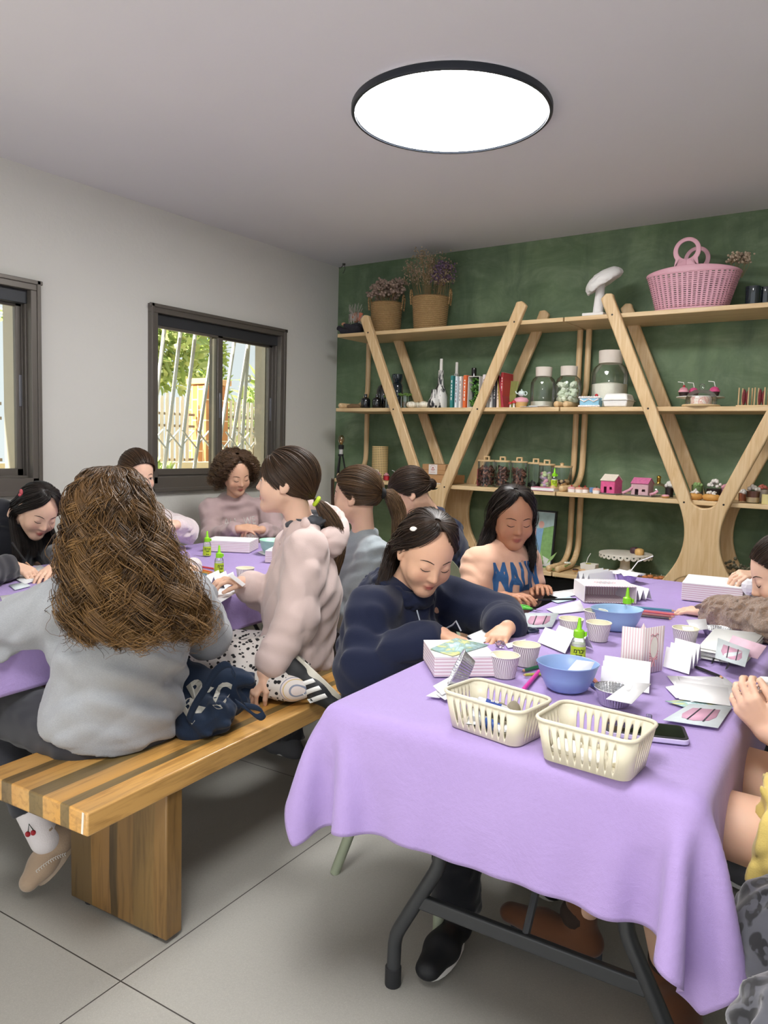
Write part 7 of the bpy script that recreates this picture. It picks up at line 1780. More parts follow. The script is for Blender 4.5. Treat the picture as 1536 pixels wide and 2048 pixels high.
for px, c, lean, nm in ((1010, '#a8863c', .10, 'mustard'), (1016, '#a32f3f', .20, 'crimson')):
    o = thing('book', nm + ' book leaning left on the row of books', 'book', S(px, 808, 2, 4.40), rot=(0, -lean, 0)); mb = MB(); mb.box((0, 0, .102), (.013, .14, .2)); mb.build('cover', M(c, .5), o, bevel=.001); mb = MB(); mb.box((0, .003, .1035), (.010, .138, .198)); mb.build('pages', M('#e6dcc6', .8), o)
o = thing('book', 'green gold booklet leaning right, front cover showing', 'book', S(1020, 808, 2, 4.42), rot=(-.12, .08, -.5)); mb = MB(); mb.box((0, 0, .085), (.075, .008, .17)); mb.build('cover', M('#8f9a5a', .5, var=.25, vs=30), o, bevel=.001)
# miniature garden box
p = S(946, 808, 2, 4.33); o = thing('garden_box', 'white framed miniature garden box of greenery among the books', 'garden box', p + V3(0, .03, 0))
mb = MB(); w, h = .078, .195
for q in (-1, 1): mb.box((q * w / 2, 0, h / 2), (.004, .06, h))
for z in (.002, h): mb.box((0, 0, z), (w, .06, .004))
mb.build('frame', M('#d9d7d0', .6), o); mb = MB(); mb.box((0, .026, h / 2), (w - .004, .004, h - .004)); mb.build('back_panel', M('#14201a', .9), o)
V_, Q_, sh = leaves([(0, .0, .16), (-.01, .0, .12), (.012, .0, .07), (-.012, 0, .03), (0, 0, .012)], [.028, .022, .022, .02, .022], 420, .014, .004, 11); tag(raw_mesh('greenery', V_, Q_, leaf_mat('moss_leaf', '#2f6a2a', '#7fb04a'), o, {'shade': sh}), kind='stuff')
mb = MB(); mb.lathe([(.004, 0), (.004, .012), (.010, .012), (.007, .020), (0, .023)], (.018, -.02, .004), 12); mb.build('toy_mushroom', M('#b02a2a', .5), o)
# sweets and ornaments makers
FROST = M('#efe9e6', .6, var=.03); PNK = M('#e2a3b0', .55, var=.06); HOT = M('#d9568c', .55, var=.08); CHOC = M('#3d241a', .5, var=.15); BISC = M('#c99a5e', .8, var=.15, vs=60); REDB = M('#b41f2a', .3); PLATE = M('#efefec', .3)
def cupcake(label, loc, s=1.0, case='#3a2320', ice=None, topper=True, group='toy cupcakes', straw=False):
    o = thing('cupcake', label, 'cupcake', loc, group=group); mb = MB(); mb.lathe([(0, 0), (.020 * s, 0), (.027 * s, .028 * s), (0, .028 * s)], seg=40, wob=lambda a, z: 1 + .03 * math.sin(a * 20)); mb.build('case', M(case, .6, var=.1), o)
    mb = MB(); mb.lathe([(.0265 * s, .027 * s), (.029 * s, .033 * s), (.024 * s, .040 * s), (.022 * s, .041 * s), (.023 * s, .045 * s), (.014 * s, .053 * s), (0, .058 * s)], seg=24); mb.build('icing', ice or PNK, o, smooth=60)
    if topper: mb = MB(); mb.ball((0, 0, .061 * s), .0075 * s, 10, 7); mb.build('cherry', REDB, o)
    if straw: mb = MB(); mb.tube([(.004, 0, .05 * s), (-.004, 0, .082 * s), (-.034, 0, .086 * s)], .0022, 6); mb.build('straw', WHITE, o)
    return o
def donut(label, loc, r=.020, ice=None, group='toy doughnuts'):
    o = thing('doughnut', label, 'doughnut', loc, group=group); mb = MB(); mb.torus((0, 0, r * .42), r * .62, r * .42, 24, 10); mb.build('dough', BISC, o, smooth=80); mb = MB(); mb.torus((0, 0, r * .52), r * .62, r * .40, 24, 10); mb.build('glaze', ice or CHOC, o, smooth=80); return o
def jar(name, label, loc, r, h, fill, fr, lid='wood', fh=.8, group=None, neck=False, seed=1, fcols=None):
    o = thing(name, label, 'jar', loc, group=group)
    if neck: prof = [(0, .002), (r * .92, .002), (r, .012), (r, h * .62), (r * .86, h * .72), (r * .62, h * .78), (r * .60, h * .82)]; ztop = h * .80; lr = r * .66
    else: prof = [(0, .002), (r, .002), (r, h * .97), (r * .985, h * .97)]; ztop = h * .96; lr = r * 1.04
    mb = MB(); mb.lathe(prof, seg=36); mb.build('glass', GLS, o, smooth=60)
    if lid == 'wood':
        mb = MB(); mb.lathe([(0, ztop), (lr, ztop), (lr, ztop + .011), (0, ztop + .011)], seg=36); mb.build('lid', OAK, o, smooth=40, bevel=.002)
        mb = MB()
        for sx in (-1, 1): mb.box((sx * .016, 0, ztop + .022), (.009, .014, .024))
        mb.box((0, 0, ztop + .031), (.041, .014, .008)); mb.build('lid_handle', OAK, o, bevel=.002)
    elif lid == 'white': mb = MB(); mb.lathe([(0, ztop - .004), (lr * .96, ztop - .004), (lr, h), (lr * .98, h + .003), (0, h + .003)], seg=36); mb.build('stopper', M('#d9cfc3', .7), o, smooth=40)
    elif lid == 'knob': mb = MB(); mb.lathe([(0, ztop), (lr, ztop), (lr, ztop + .01), (.012, ztop + .012), (.010, ztop + .02), (.014, ztop + .026), (0, ztop + .03)], seg=30); mb.build('lid', OAK, o, smooth=40)
    rr = random.Random(seed); mb = MB(); lim = r * .93 - fr
    if fill == 'powder': mb.lathe([(0, .005), (r * .94, .005), (r * .95, h * fh), (r * .5, h * fh * 1.06), (0, h * fh * 1.1)], seg=28); mb.build('sugar', M('#eae6d8', .9, bump=.5, bs=300), o, smooth=60); return o
    z = .004 + fr; k = 0; mats = fcols
    while z < h * fh:
        for _ in range(int(5 * (lim / fr) ** 1.1) if lim > fr else 3):
            a = rr.uniform(0, 6.28); q = lim * rr.random() ** .35; c = (q * math.cos(a), q * math.sin(a), z + rr.uniform(-fr * .4, fr * .4))
            mb.cur = rr.randrange(len(mats))
            if fill == 'chips': mb.cyl(V3(*c), V3(*c) + unit(V3(rr.uniform(-1, 1), rr.uniform(-1, 1), rr.uniform(-1, 1))) * fr * 1.6, fr * .55, fr * .45, 6)
            elif fill == 'shards': mb.ball(c, (fr, fr * .8, fr * .7), 6, 4, rotz(a) @ rotx(q * 90))
            else: mb.ball(c, (fr, fr, fr * .75), 8, 6, rotx(rr.uniform(-1, 1)))
        z += fr * 1.25
    tag(mb.build('contents', list(mats), o, smooth=40), kind='stuff')
    return o
# second shelf, right half
p = S(1042, 808, 2, 4.38); o = thing('teapot_ornament', 'pink cupcake shaped ornament topped by a tiny teapot beside red toy mushrooms', 'ornament', p)
mb = MB(); mb.lathe([(0, 0), (.030, 0), (.042, .035), (.0, .036)], seg=36, wob=lambda a, z: 1 + .03 * math.sin(a * 18)); mb.build('cup', M('#d8b070', .6), o); mb = MB(); mb.lathe([(.043, .034), (.047, .045), (.036, .060), (0, .068)], seg=24); mb.build('icing', PNK, o, smooth=60)
mb = MB(); mb.ball((0, 0, .088), (.022, .018, .018)); mb.tube([(-.02, 0, .085), (-.034, 0, .090), (-.04, 0, .102)], .004, 6); mb.torus((.026, 0, .088), .011, .003, 14, 6, rotx(PI / 2)); mb.ball((0, 0, .109), .005); mb.build('teapot', M('#cfe0dc', .3, var=.3, vs=80), o)
for k, (dx, s_) in enumerate(((-.055, .8), (-.030, 1.0))):
    mb = MB(); mb.lathe([(.006 * s_, 0), (.005 * s_, .03 * s_), (0, .03 * s_)], (dx, -.035, 0), 10); mb.build('toy_mushroom_stem', WHITE, o); mb = MB(); mb.lathe([(.005 * s_, .026 * s_), (.017 * s_, .028 * s_), (.012 * s_, .042 * s_), (0, .047 * s_)], (dx, -.035, 0), 14); mb.build('toy_mushroom_cap', M('#b8282c', .4), o)
p = S(1078, 809, 2, 4.33); mb = MB(); mb.lathe([(0, .001), (.05, .001), (.066, .006), (.066, .008), (.05, .004), (0, .004)], seg=32, sx=1.0, sy=.55); solo(mb, 'plate', PLATE, 'white oval plate lying before the two tall jars', 'plate', p + V3(0, 0, .002)); mb = MB(); mb.box((0, 0, .0015), (.11, .05, .0016), roty(.03)); solo(mb, 'paper', PAPER, 'white paper slips hanging over the shelf edge by the plate', 'paper', S(1060, 810, 2, 4.315) + V3(0, 0, .001), .1)
jar('storage_jar', 'tall clear jar with pale stopper, a little white sugar inside', S(1085, 806, 2, 4.44), .076, .245, 'powder', 0, 'white', .16, 'clear jars with pale stoppers', True)
jar('storage_jar', 'tall clear jar with pale stopper filled with pale green white foam pieces', S(1135, 806, 2, 4.44), .076, .245, 'shards', .022, 'white', .58, 'clear jars with pale stoppers', True, 3, [M('#e6ecd9', .8), M('#d9e3cb', .8)])
jar('storage_jar', 'largest clear jar with pale stopper, two thirds full of white granules', S(1217, 806, 2, 4.48), .105, .33, 'powder', 0, 'white', .42, 'clear jars with pale stoppers', True)
p = S(1182, 809, 2, 4.36); o = thing('toy_cake', 'small blue and white box shaped toy cake with red cherry', 'toy cake', p); mb = MB(); mb.box((0, 0, .028), (.115, .07, .052)); mb.build('cake', M('#8fc3dc', .6, var=.04), o, bevel=.006)
mb = MB()
for i in range(9):
    for z in (.006, .056): mb.ball((-.056 + .014 * i, -.034, z), (.010, .008, .007), 8, 5); mb.ball((-.056 + .014 * i, .034, .056), (.010, .008, .007), 8, 5)
mb.tube([(-.055, -.037, .045), (-.028, -.039, .032), (0, -.037, .045), (.028, -.039, .032), (.055, -.037, .045)], .004, 6); mb.build('piping', FROST, o, smooth=70); mb = MB(); mb.ball((.03, 0, .068), .010); mb.build('cherry', REDB, o)
p = S(1237, 808, 2, 4.37); o = thing('takeout_box', 'white clamshell takeout box on the second shelf', 'takeout box', p); mb = MB(); mb.box((0, 0, .019), (.125, .12, .036), None, (1.13, 1.13)); mb.build('tray', WHITE, o, bevel=.006); mb = MB(); mb.box((0, 0, .057), (.142, .136, .036), None, (.84, .84)); mb.build('lid', WHITE, o, bevel=.008)
mb = MB(); mb.box((0, 0, .0385), (.152, .146, .003)); mb.build('rim', WHITE, o, bevel=.001)
p = S(1400, 806, 2, 4.50); o = thing('cake_plate', 'low white cake plate carrying toy cupcakes, behind the glass cloche', 'plate', p); mb = MB(); mb.lathe([(0, 0), (.07, 0), (.03, .015), (.025, .040), (.09, .052), (.125, .058), (.125, .062), (0, .058)], seg=48); mb.build('plate', PLATE, o, smooth=50)
for k, (dx, dy, lb, ice, st_) in enumerate(((-.085, -.02, 'chocolate cased toy cupcake with pink cream at left of cake plate', PNK, True), (-.045, .03, 'toy cupcake with red and white cream behind the cloche', HOT, True), (.075, -.02, 'chocolate cased toy cupcake with bright pink swirl and straw at right', HOT, True))): cupcake(lb, p + V3(dx, dy, .060), 1.0, '#33201c', ice, k == 0, straw=st_)
p = S(1402, 806, 2, 4.37); o = thing('cake_cloche', 'glass cloche on a wooden board over a confetti cake', 'cloche', p); mb = MB(); mb.lathe([(0, 0), (.094, 0), (.098, .006), (.094, .012), (0, .012)], seg=48); mb.build('board', OAK, o, smooth=40)
t = NT('confetti_cake'); n1 = t.noise(46, 3); t.base(t.ramp(n1, [(.36, '#e9d6cf'), (.50, '#efe6df'), (.56, '#d99a98'), (.64, '#e9cfc0')])).p(Roughness=.7); mb = MB(); mb.lathe([(0, .012), (.052, .012), (.053, .016), (.053, .050), (.048, .054), (0, .054)], seg=36); mb.build('confetti_cake', t.m, o, smooth=40)
mb = MB(); mb.lathe([(.078, .012), (.079, .045), (.068, .072), (.042, .088), (.012, .094), (.010, .10), (.015, .108), (.014, .118), (.006, .124), (0, .124)], seg=44); mb.build('glass_dome', GLS, o, smooth=60)
for px, lb in ((1490, 'left wooden rack of bagged red sweets near right edge, second shelf'), (1522, 'right wooden rack of bagged red sweets at right edge, second shelf')):
    p = S(px, 804, 2, 4.37); o = thing('sweet_rack', lb, 'rack', p, group='small wooden racks of bagged sweets'); mb = MB(); mb.box((0, 0, .004), (.075, .06, .008)); mb.build('base', OAK, o)
    for dx, dy in ((-.028, -.02), (-.018, .02), (.018, -.02), (.028, .02)): mb = MB(); mb.cyl((dx, dy, .006), (dx, dy, .098), .0034, seg=8); mb.build('peg', OAKV, o)
    mb = MB(); mb.ball((-.006, 0, .050), (.010, .016, .042), 12, 9); mb.ball((.010, 0, .046), (.008, .015, .038), 12, 9); mb.build('bagged_sweets', M('#7a3038', .3, var=.6, vs=120, coat=.6), o)
# third shelf, left
p = ony(681, 945, 4.36); p = V3(p[0], 4.36, 1.0255); o = thing('tripod_lamp', 'small black tripod lamp with bare filament bulb in the corner', 'lamp', p)
for k in range(3): a = 2 * PI * k / 3 + .5; mb = MB(); mb.tube([(.045 * math.cos(a), .045 * math.sin(a), 0), (.012 * math.cos(a), .012 * math.sin(a), .165)], .0055, 8); mb.build('leg', BLK, o)
mb = MB(); mb.cyl((0, 0, .155), (0, 0, .170), .020, seg=16); mb.build('collar', BLK, o); mb = MB(); mb.cyl((0, 0, .170), (0, 0, .205), .014, seg=16); mb.build('socket_sleeve', M('#c9c9c6', .5), o); mb = MB(); mb.lathe([(.018, .205), (.020, .21), (.020, .235), (.0, .237)], seg=18); mb.build('socket', BLK, o)
mb = MB(); mb.lathe([(.012, .236), (.014, .245), (.024, .268), (.024, .285), (.014, .302), (0, .308)], seg=20); mb.build('bulb', thin_clear('bulb_glass', '#f3e6cf', .10), o, smooth=70); mb = MB()
for k in range(6): a = PI / 3 * k; mb.tube([(.004 * math.cos(a), .004 * math.sin(a), .240), (.010 * math.cos(a), .010 * math.sin(a), .262), (.006 * math.cos(a), .006 * math.sin(a), .288)], .0008, 5)
mb.build('filament', M('#d08a3c', .4, .6), o)
t = NT('cane_webbing'); s = t.n('SeparateXYZ'); t.set(s.inputs[0], t.co()); u_ = t.math('MULTIPLY', t.math('ARCTAN2', s.outputs[1], s.outputs[0]), 15.0); hole = t.math('MULTIPLY', t.math('GREATER_THAN', t.math('ABSOLUTE', t.math('SINE', u_)), .72), t.math('GREATER_THAN', t.math('ABSOLUTE', t.math('SINE', t.math('MULTIPLY', s.outputs[2], 260.0))), .72))
t.base(t.mix(hole, '#d8bd86', '#3b3a24')).p(Roughness=.7); CANE = t.m
p = S(759, 958, 1, 4.52); mb = MB(); mb.lathe([(0, 0), (.058, 0), (.058, .235), (.055, .235), (.055, .004), (0, .004)], seg=48); o = solo(mb, 'cane_vase', CANE, 'tall cylinder of woven cane webbing on the third shelf', 'vase', p, smooth=60)
for px, lb, c, bc, dx in ((722, 'tiny glass jar of pale sweets at far left of third shelf', '#c9c4c8', '#9fb0b5', 0), (742, 'tiny glass jar with yellow bow topping, third shelf', '#d98aa0', '#d8b44a', 0), (757, 'tiny glass jar of pink cream with striped straw', '#d9758d', '#e2a3b0', 0), (773, 'tiny glass jar of red jelly with pink topping', '#c21f30', '#c98a90', 0), (789, 'tiny glass jar of layered pink and white dessert', '#e6b7c2', '#7a4a40', 0), (801, 'tiny glass jar of dark cherry dessert behind', '#a8304a', '#8a5a50', .04)):
    p = S(px, 955, 1, 4.365 + dx); o = thing('dessert_jar', lb, 'jar', p, group='tiny dessert jars on the third shelf'); mb = MB(); mb.lathe([(0, .001), (.022, .001), (.023, .036), (.021, .036)], seg=22); mb.build('glass', GLS, o, smooth=50); mb = MB(); mb.lathe([(0, .003), (.020, .003), (.021, .031), (0, .032)], seg=20); mb.build('filling', M(c, .35), o, smooth=50); mb = MB()
    for k in range(5): a = k * 1.26; mb.ball((.010 * math.cos(a), .010 * math.sin(a), .039), .008, 8, 5)
    mb.ball((0, 0, .047), .009, 8, 5); mb.build('topping', M(bc, .5, var=.2, vs=90), o, smooth=70)
    if px in (757, 789): mb = MB(); mb.tube([(0, 0, .045), (-.004, 0, .068), (-.022, 0, .072)], .0018, 6); mb.build('straw', WHITE, o)
p = S(812, 953, 1, 4.40); lathe_thing('jar', 'small white porcelain pot with flared mouth, third shelf', 'pot', p, [(0, 0), (.024, 0), (.032, .02), (.028, .034), (.020, .040), (.030, .055), (.028, .056), (0, .045)], PLATE)
KRAFT = M('#b98f63', .8, var=.05)
for z0, w, h, dx, lb in ((0, .245, .058, .0, 'lower large brown cardboard box on the third shelf'), (.060, .175, .066, -.015, 'upper smaller brown cardboard box with white sticker')):
    p = S(884, 962, 1, 4.46); o = thing('cardboard_box', lb, 'box', p + V3(dx, 0, z0), .0); mb = MB(); mb.box((0, 0, h / 2), (w, .17, h)); mb.build('box', KRAFT, o, bevel=.002); mb = MB(); mb.box((0, 0, h * .72), (w + .004, .174, h * .55)); mb.build('lid', KRAFT, o, bevel=.002)
    if z0:
        mb = MB(); mb.box((-.005, -.0885, h * .50), (.066, .001, h * .98)); st_ = mb.build('sticker', M('#e9e2dd', .6), o)
        mb = MB(); mb.prism([(-.009, 0), (.009, 0), (.0, .011)], 0, .0008, rotx(PI / 2), (-.005, -.0888, h * .60)); mb.box((-.005, -.0893, h * .50), (.030, .0006, .004)); mb.box((-.005, -.0893, h * .38), (.022, .0006, .003)); mb.box((-.005, -.0893, h * .20), (.038, .0006, .002)); mb.torus((-.005, -.0893, h * .62), .020, .0008, 20, 4, rotx(PI / 2), .2, PI - .2); mb.build('printed_emblem', M('#b5625a', .6), st_)
p = S(852, 966, 1, 4.33); o = thing('bead_string', 'string of small pale beads lying along the shelf edge', 'bead string', p); mb = MB()
for i in range(26): mb.ball((-.045 + .0085 * i, .004 * math.sin(i), .004), .0036, 6, 4)
tag(mb.build('beads', WHITE, o), kind='stuff')
# jars of carved wood chips, macarons
CH_ = [M('#5a3a34', .7), M('#7d5346', .7), M('#3c2a2a', .7), M('#a0705a', .7)]
for i, (px, r, lb) in enumerate(((972, .056, 'wide glass jar of brown carved chips, leftmost'), (1004, .048, 'glass jar of dark carved chips, second from left'), (1037, .048, 'glass jar of dark carved chips, third from left'))): jar('storage_jar', lb, S(px, 966 + i * 2, 1, 4.40), r, .165, 'chips', .0115, 'wood', .78, 'glass jars with wooden lids', False, 20 + i, CH_)
jar('storage_jar', 'nearly empty glass jar with wooden lid before the macaron jar', S(1070, 974, 1, 4.44), .048, .16, 'chips', .012, 'wood', .28, 'glass jars with wooden lids', False, 25, [BLK, M('#2b2024', .7)])
jar('storage_jar', 'glass jar of pastel toy macarons with wooden lid', S(1092, 976, 1, 4.40), .048, .155, 'mac', .0155, 'wood', .72, 'glass jars with wooden lids', False, 27, [M('#d8a2b4', .7), M('#c3d29c', .7), M('#b9a7c4', .7), M('#e4ddcf', .7)])
jar('cookie_jar', 'round bellied glass jar of brown biscuits with knob lid', S(1122, 974, 1, 4.46), .062, .145, 'shards', .014, 'knob', .45, None, False, 29, [BISC, CHOC, M('#d9bd92', .8)])
mb = MB(); mb.box((-.058, 0, .055), (.010, .012, .11)); mb.box((-.045, .004, .055), (.008, .012, .10), roty(.1)); solo(mb, 'wood_sticks', M('#a9505a', .6, var=.3, vs=40), 'reddish wooden sticks beside the leftmost chip jar', 'stick', S(972, 966, 1, 4.39))
p = S(1090, 980, 1, 4.335); o = thing('book', 'pink and white book lying flat under the shelf glue bottle', 'book', p); mb = MB(); mb.box((0, 0, .009), (.145, .085, .018)); mb.build('pages', WHITE, o); mb = MB(); mb.box((-.010, 0, .0195), (.125, .087, .003)); mb.box((-.005, 0, .0012), (.15, .087, .0024)); mb.build('cover', M('#cf7f9a', .5), o)
clone(g1, 'glue bottle with lime nozzle standing on the flat pink book on the shelf', p + V3(.055, 0, .021), fc(p))
# small cakes, painted houses, domes
for i, (px, lb) in enumerate(((1143, 'tiny toy cheesecake with pink topping, leftmost of the row by the rail'), (1158, 'tiny toy cheesecake with peach topping, second by the rail'), (1170, 'tiny toy cheesecake with brown topping, third by the rail'), (1193, 'tiny toy cheesecake standing alone beside the hot pink house'))):
    p = S(px, 980, 1, 4.345 + (.02 if i == 2 else 0)); o = thing('toy_cheesecake', lb, 'toy cake', p, group='tiny toy cheesecakes'); mb = MB(); mb.lathe([(0, 0), (.021, 0), (.022, .020), (0, .020)], seg=24); mb.build('base', FROST, o); mb = MB(); mb.lathe([(.022, .019), (.022, .026), (.014, .032), (0, .034)], seg=24); mb.build('topping', M(['#d9a0a4', '#d9a184', '#a8705c', '#dba08f'][i], .5), o, smooth=60); mb = MB(); mb.ball((0, 0, .037), .005, 8, 6); mb.build('cherry', CHOC if i == 3 else REDB, o)
mb = MB(); mb.box((0, 0, .014), (.05, .03, .028), rotz(.3)); solo(mb, 'blue_wrap', M('#6f95c9', .6, var=.2, vs=60), 'small blue paper bundle behind the tiny toy cheesecakes', 'wrap', S(1188, 975, 1, 4.46))
def house(label, px, y_, wall, roof, w, d_, h, rz, tray):
    p = S(px, 985, 1, y_); o = thing('toy_house', label, 'toy house', p, rz, group='small painted cardboard houses')
    mb = MB(); mb.box((0, -.01, .003), (tray, .13, .006)); mb.build('tray', M('#6d675f', .9, var=.2), o)
    # walls with real openings: door and window boxes set into the front
    mb = MB(); z0 = .006; f = -d_ / 2
    def wb(x0, x1, za, zb, yy=f, th=.004): mb.box(((x0 + x1) / 2, yy, (za + zb) / 2 + z0), (x1 - x0, th, zb - za))
    x = w / 2; dz, wz0, wz1 = h * .52, h * .30, h * .52
    wb(-x, -x * .55, 0, h); wb(-x * .55, -x * .12, dz, h); wb(-x * .12, x * .30, 0, h); wb(x * .30, x * .68, 0, wz0); wb(x * .30, x * .68, wz1, h); wb(x * .68, x, 0, h)
    wb(-x, x, 0, h, d_ / 2)
    for q in (-1, 1):
        mb.box((q * x, 0, h / 2 + z0), (.004, d_, h)); mb.prism([(-d_ / 2, 0), (d_ / 2, 0), (0, h * .42)], -.002, .002, np.array([[0, 0, 1.], [1, 0, 0], [0, 1, 0]]), (q * x, 0, h + z0))
    mb.build('walls', wall, o)
    for q in (-1, 1):
        mb = MB(); L_ = math.hypot(d_ / 2, h * .42) * 1.22; a = math.atan2(h * .42, d_ / 2); mb.box((0, q * d_ / 4 * 1.12, h + z0 + h * .21 * .98 + .004), (w * 1.08, L_, .006), rotx(-q * a)); mb.build('roof_side', roof, o, bevel=.001)
    return o
house('hot pink painted cardboard house with cream roof on the third shelf', 1222, 4.40, M('#dd5f92', .8, var=.22, vs=50), M('#e3d8c8', .8, var=.10, vs=60), .088, .075, .070, -.25, .16)
o = house('pale pink cardboard house with bright pink tiled roof', 1284, 4.41, M('#cfaab0', .8, var=.12, vs=60), M('#cf6f9a', .8, var=.35, vs=80), .095, .075, .062, -.1, .17)
mb = MB(); mb.tube([(-.085, -.07, .012), (-.055, -.05, .03), (-.04, -.03, .05)], .008, 8); mb.tube([(.075, -.07, .014), (.09, -.05, .020), (.105, -.04, .035)], .008, 8); mb.build('rail', M('#d8a0b4', .8, var=.2, vs=80), o)
GOLD = M('#c9a24a', .25, .95)
def dome(label, loc, s=1.0):
    o = thing('glass_dome', label, 'glass dome', loc, group='glass domes with brass knobs'); mb = MB(); mb.lathe([(.062 * s, .0), (.062 * s, .030 * s), (.052 * s, .055 * s), (.026 * s, .072 * s), (.008 * s, .076 * s)], seg=40); mb.build('dome', GLS, o, smooth=70)
    mb = MB(); mb.lathe([(0, .074 * s), (.013 * s, .074 * s), (.008 * s, .084 * s), (.012 * s, .090 * s), (.009 * s, .098 * s), (.013 * s, .106 * s), (.010 * s, .114 * s), (0, .118 * s)], seg=20); mb.build('knob', GOLD, o, smooth=60); return o
dome('glass dome with brass knob beside the pale pink house', S(1316, 988, 1, 4.46)); dome('glass dome with brass knob on the lowest shelf under the arch of the oak frame', S(1407, 1168, 0, 4.47), 1.1)
# dessert glasses right of the frame
def dessert(label, px, y_, r, h, layers, top, tr, k=1, group='toy dessert glasses'):
    p = S(px, 995, k, y_); o = thing('dessert_glass', label, 'dessert glass', p, group=group); mb = MB(); mb.lathe([(0, .001), (r * .86, .001), (r, h), (r * .97, h)], seg=28); mb.build('glass', GLS, o, smooth=50); z = .004
    for nm, f, c in layers: z1 = z + h * f; mb = MB(); mb.lathe([(0, z), (r * .83, z), (r * .90, z1), (0, z1)], seg=24); mb.build(nm, M(c, .5), o, smooth=40); z = z1
    rr = random.Random(px); mb = MB()
    for i in range(16): a = rr.uniform(0, 6.28); q = r * .75 * rr.random() ** .5; mb.ball((q * math.cos(a), q * math.sin(a), z + tr * (1 - q / r) * .9 + rr.uniform(0, .006)), rr.uniform(.007, .012), 8, 5)
    mb.build('cream_top', top, o, smooth=70); return o
CRM = M('#ebe6df', .6, var=.06)
dessert('tall dark parfait with white cream beside the oak arm', 1338, 4.40, .024, .055, (('chocolate_layer', .9, '#2b1c1a'),), CRM, .035)
donut('pink glazed toy doughnut by the glass dome', S(1331, 992, 1, 4.335), .020, PNK)
dessert('glass goblet of green pistachio crumbs behind the croissants', 1394, 4.44, .032, .075, (('base_layer', .5, '#8f938a'), ('green_layer', .35, '#8faa6a')), M('#8fae6d', .8, var=.2, vs=90), .010)
dessert('dark chocolate dessert with a high swirl of white cream', 1428, 4.42, .044, .060, (('chocolate_layer', .95, '#2a1d1b'),), CRM, .050)
dessert('pink layered dessert glass behind the right oak arm', 1452, 4.43, .030, .068, (('white_layer', .35, '#d9cdbb'), ('pink_layer', .55, '#cf9aa8')), PNK, .020)
dessert('cocoa and cream layered dessert glass right of the oak arm', 1506, 4.36, .036, .062, (('cream_layer', .42, '#d8c19c'), ('cocoa_layer', .5, '#7d4f42')), CRM, .028)
dessert('strawberry topped dessert glass behind the cocoa one', 1524, 4.47, .030, .07, (('cream_layer', .9, '#cfc0b4'),), M('#c06a5c', .5, var=.2, vs=60), .020)
dessert('small caramel dessert glass beside the right oak arm', 1486, 4.42, .024, .045, (('caramel_layer', .9, '#a85f3c'),), CRM, .010)
def croissant(label, px, y_, rz):
    p = S(px, 1000, 1, y_); o = thing('croissant', label, 'croissant', p, rz, group='toy croissants with cream'); n = 15; mb = MB()
    P = [V3(.040 * math.sin(a), .012 - .022 * math.cos(a), .018) for a in np.linspace(-1.5, 1.5, n)]; mb.tube(P, [.006 + .015 * math.cos(a) ** .8 * (1 if i % 2 else .84) if abs(a) < 1.5 else .005 for i, a in enumerate(np.linspace(-1.5, 1.5, n))], 12); mb.build('pastry', M('#cf9a50', .6, var=.2, vs=50), o, smooth=80); mb = MB(); rr = random.Random(px)
    for i in range(14): mb.ball((rr.uniform(-.020, .020), rr.uniform(-.020, .0), .034 + rr.uniform(0, .012) * (1 if i else 2)), rr.uniform(.005, .009), 8, 5)
    mb.build('cream', CRM, o, smooth=70)
croissant('toy croissant with cream, left of the pair on shelf front', 1388, 4.335, .5); croissant('toy croissant with cream, right of the pair in the oak fork', 1423, 4.335, .0)
mb = MB(); mb.lathe([(0, 0), (.024, 0), (.024, .05), (0, .05)], seg=24); solo(mb, 'candle', M('#d9cb8e', .5), 'pale yellow candle at the right edge of third shelf', 'candle', S(1533, 1008, 1, 4.33), smooth=40)
# lowest shelf
p = S(1072, 1128, 0, 4.46); o = thing('framed_picture', 'black framed child painting of a figure in blue overalls on green', 'picture', p, rot=(-.10, 0, -.12))
FW, FH = .215, .345; mb = MB()
for x in (-1, 1): mb.box((x * FW / 2, 0, FH / 2), (.010, .016, FH + .01))
for z in (0, 1): mb.box((0, 0, z * FH + .0), (FW, .016, .010))
mb.build('frame', BLK, o); mb = MB(); mb.box((0, .004, FH / 2), (FW, .006, FH)); cv = mb.build('canvas', M('#d3d8d4', .6, var=.08, vs=14), o)
def paint(poly, col, nm, lift): mb = MB(); mb.prism(poly, 0, .0006, rotx(PI / 2), (0, .0008 - lift, 0)); return mb.build(nm, col, cv)
paint([(-.10, .12), (.10, .045), (.10, .28), (-.02, .25), (-.10, .20)], M('#7fa868', .7, var=.35, vs=45), 'painted_field', .0)
paint([(-.10, .20), (.10, .26), (.10, .335), (-.10, .335)], M('#a9c0bf', .7, var=.25, vs=30), 'painted_sky', .0007)
paint([(-.03, .06), (-.012, .06), (-.006, .14), (.002, .06), (.020, .06), (.024, .19), (.03, .235), (-.035, .235), (-.028, .19)], M('#7fa6c9', .7, var=.15, vs=60), 'painted_overalls', .0014)
paint([(.012 + .02 * math.cos(a), .26 + .022 * math.sin(a)) for a in np.linspace(0, 2 * PI, 18)[:-1]], M('#d8a79b', .7), 'painted_head', .0014); paint([(-.03, .03), (-.012, .03), (-.012, .062), (-.03, .062)], M('#d9b54a', .7), 'painted_boot', .0016); paint([(.002, .03), (.020, .03), (.020, .062), (.002, .062)], M('#d9b54a', .7), 'painted_boot', .0016)
paint([(-.055, .20), (-.02, .19), (-.02, .235), (-.05, .24)], M('#c99a9a', .7), 'painted_bundle', .0018)
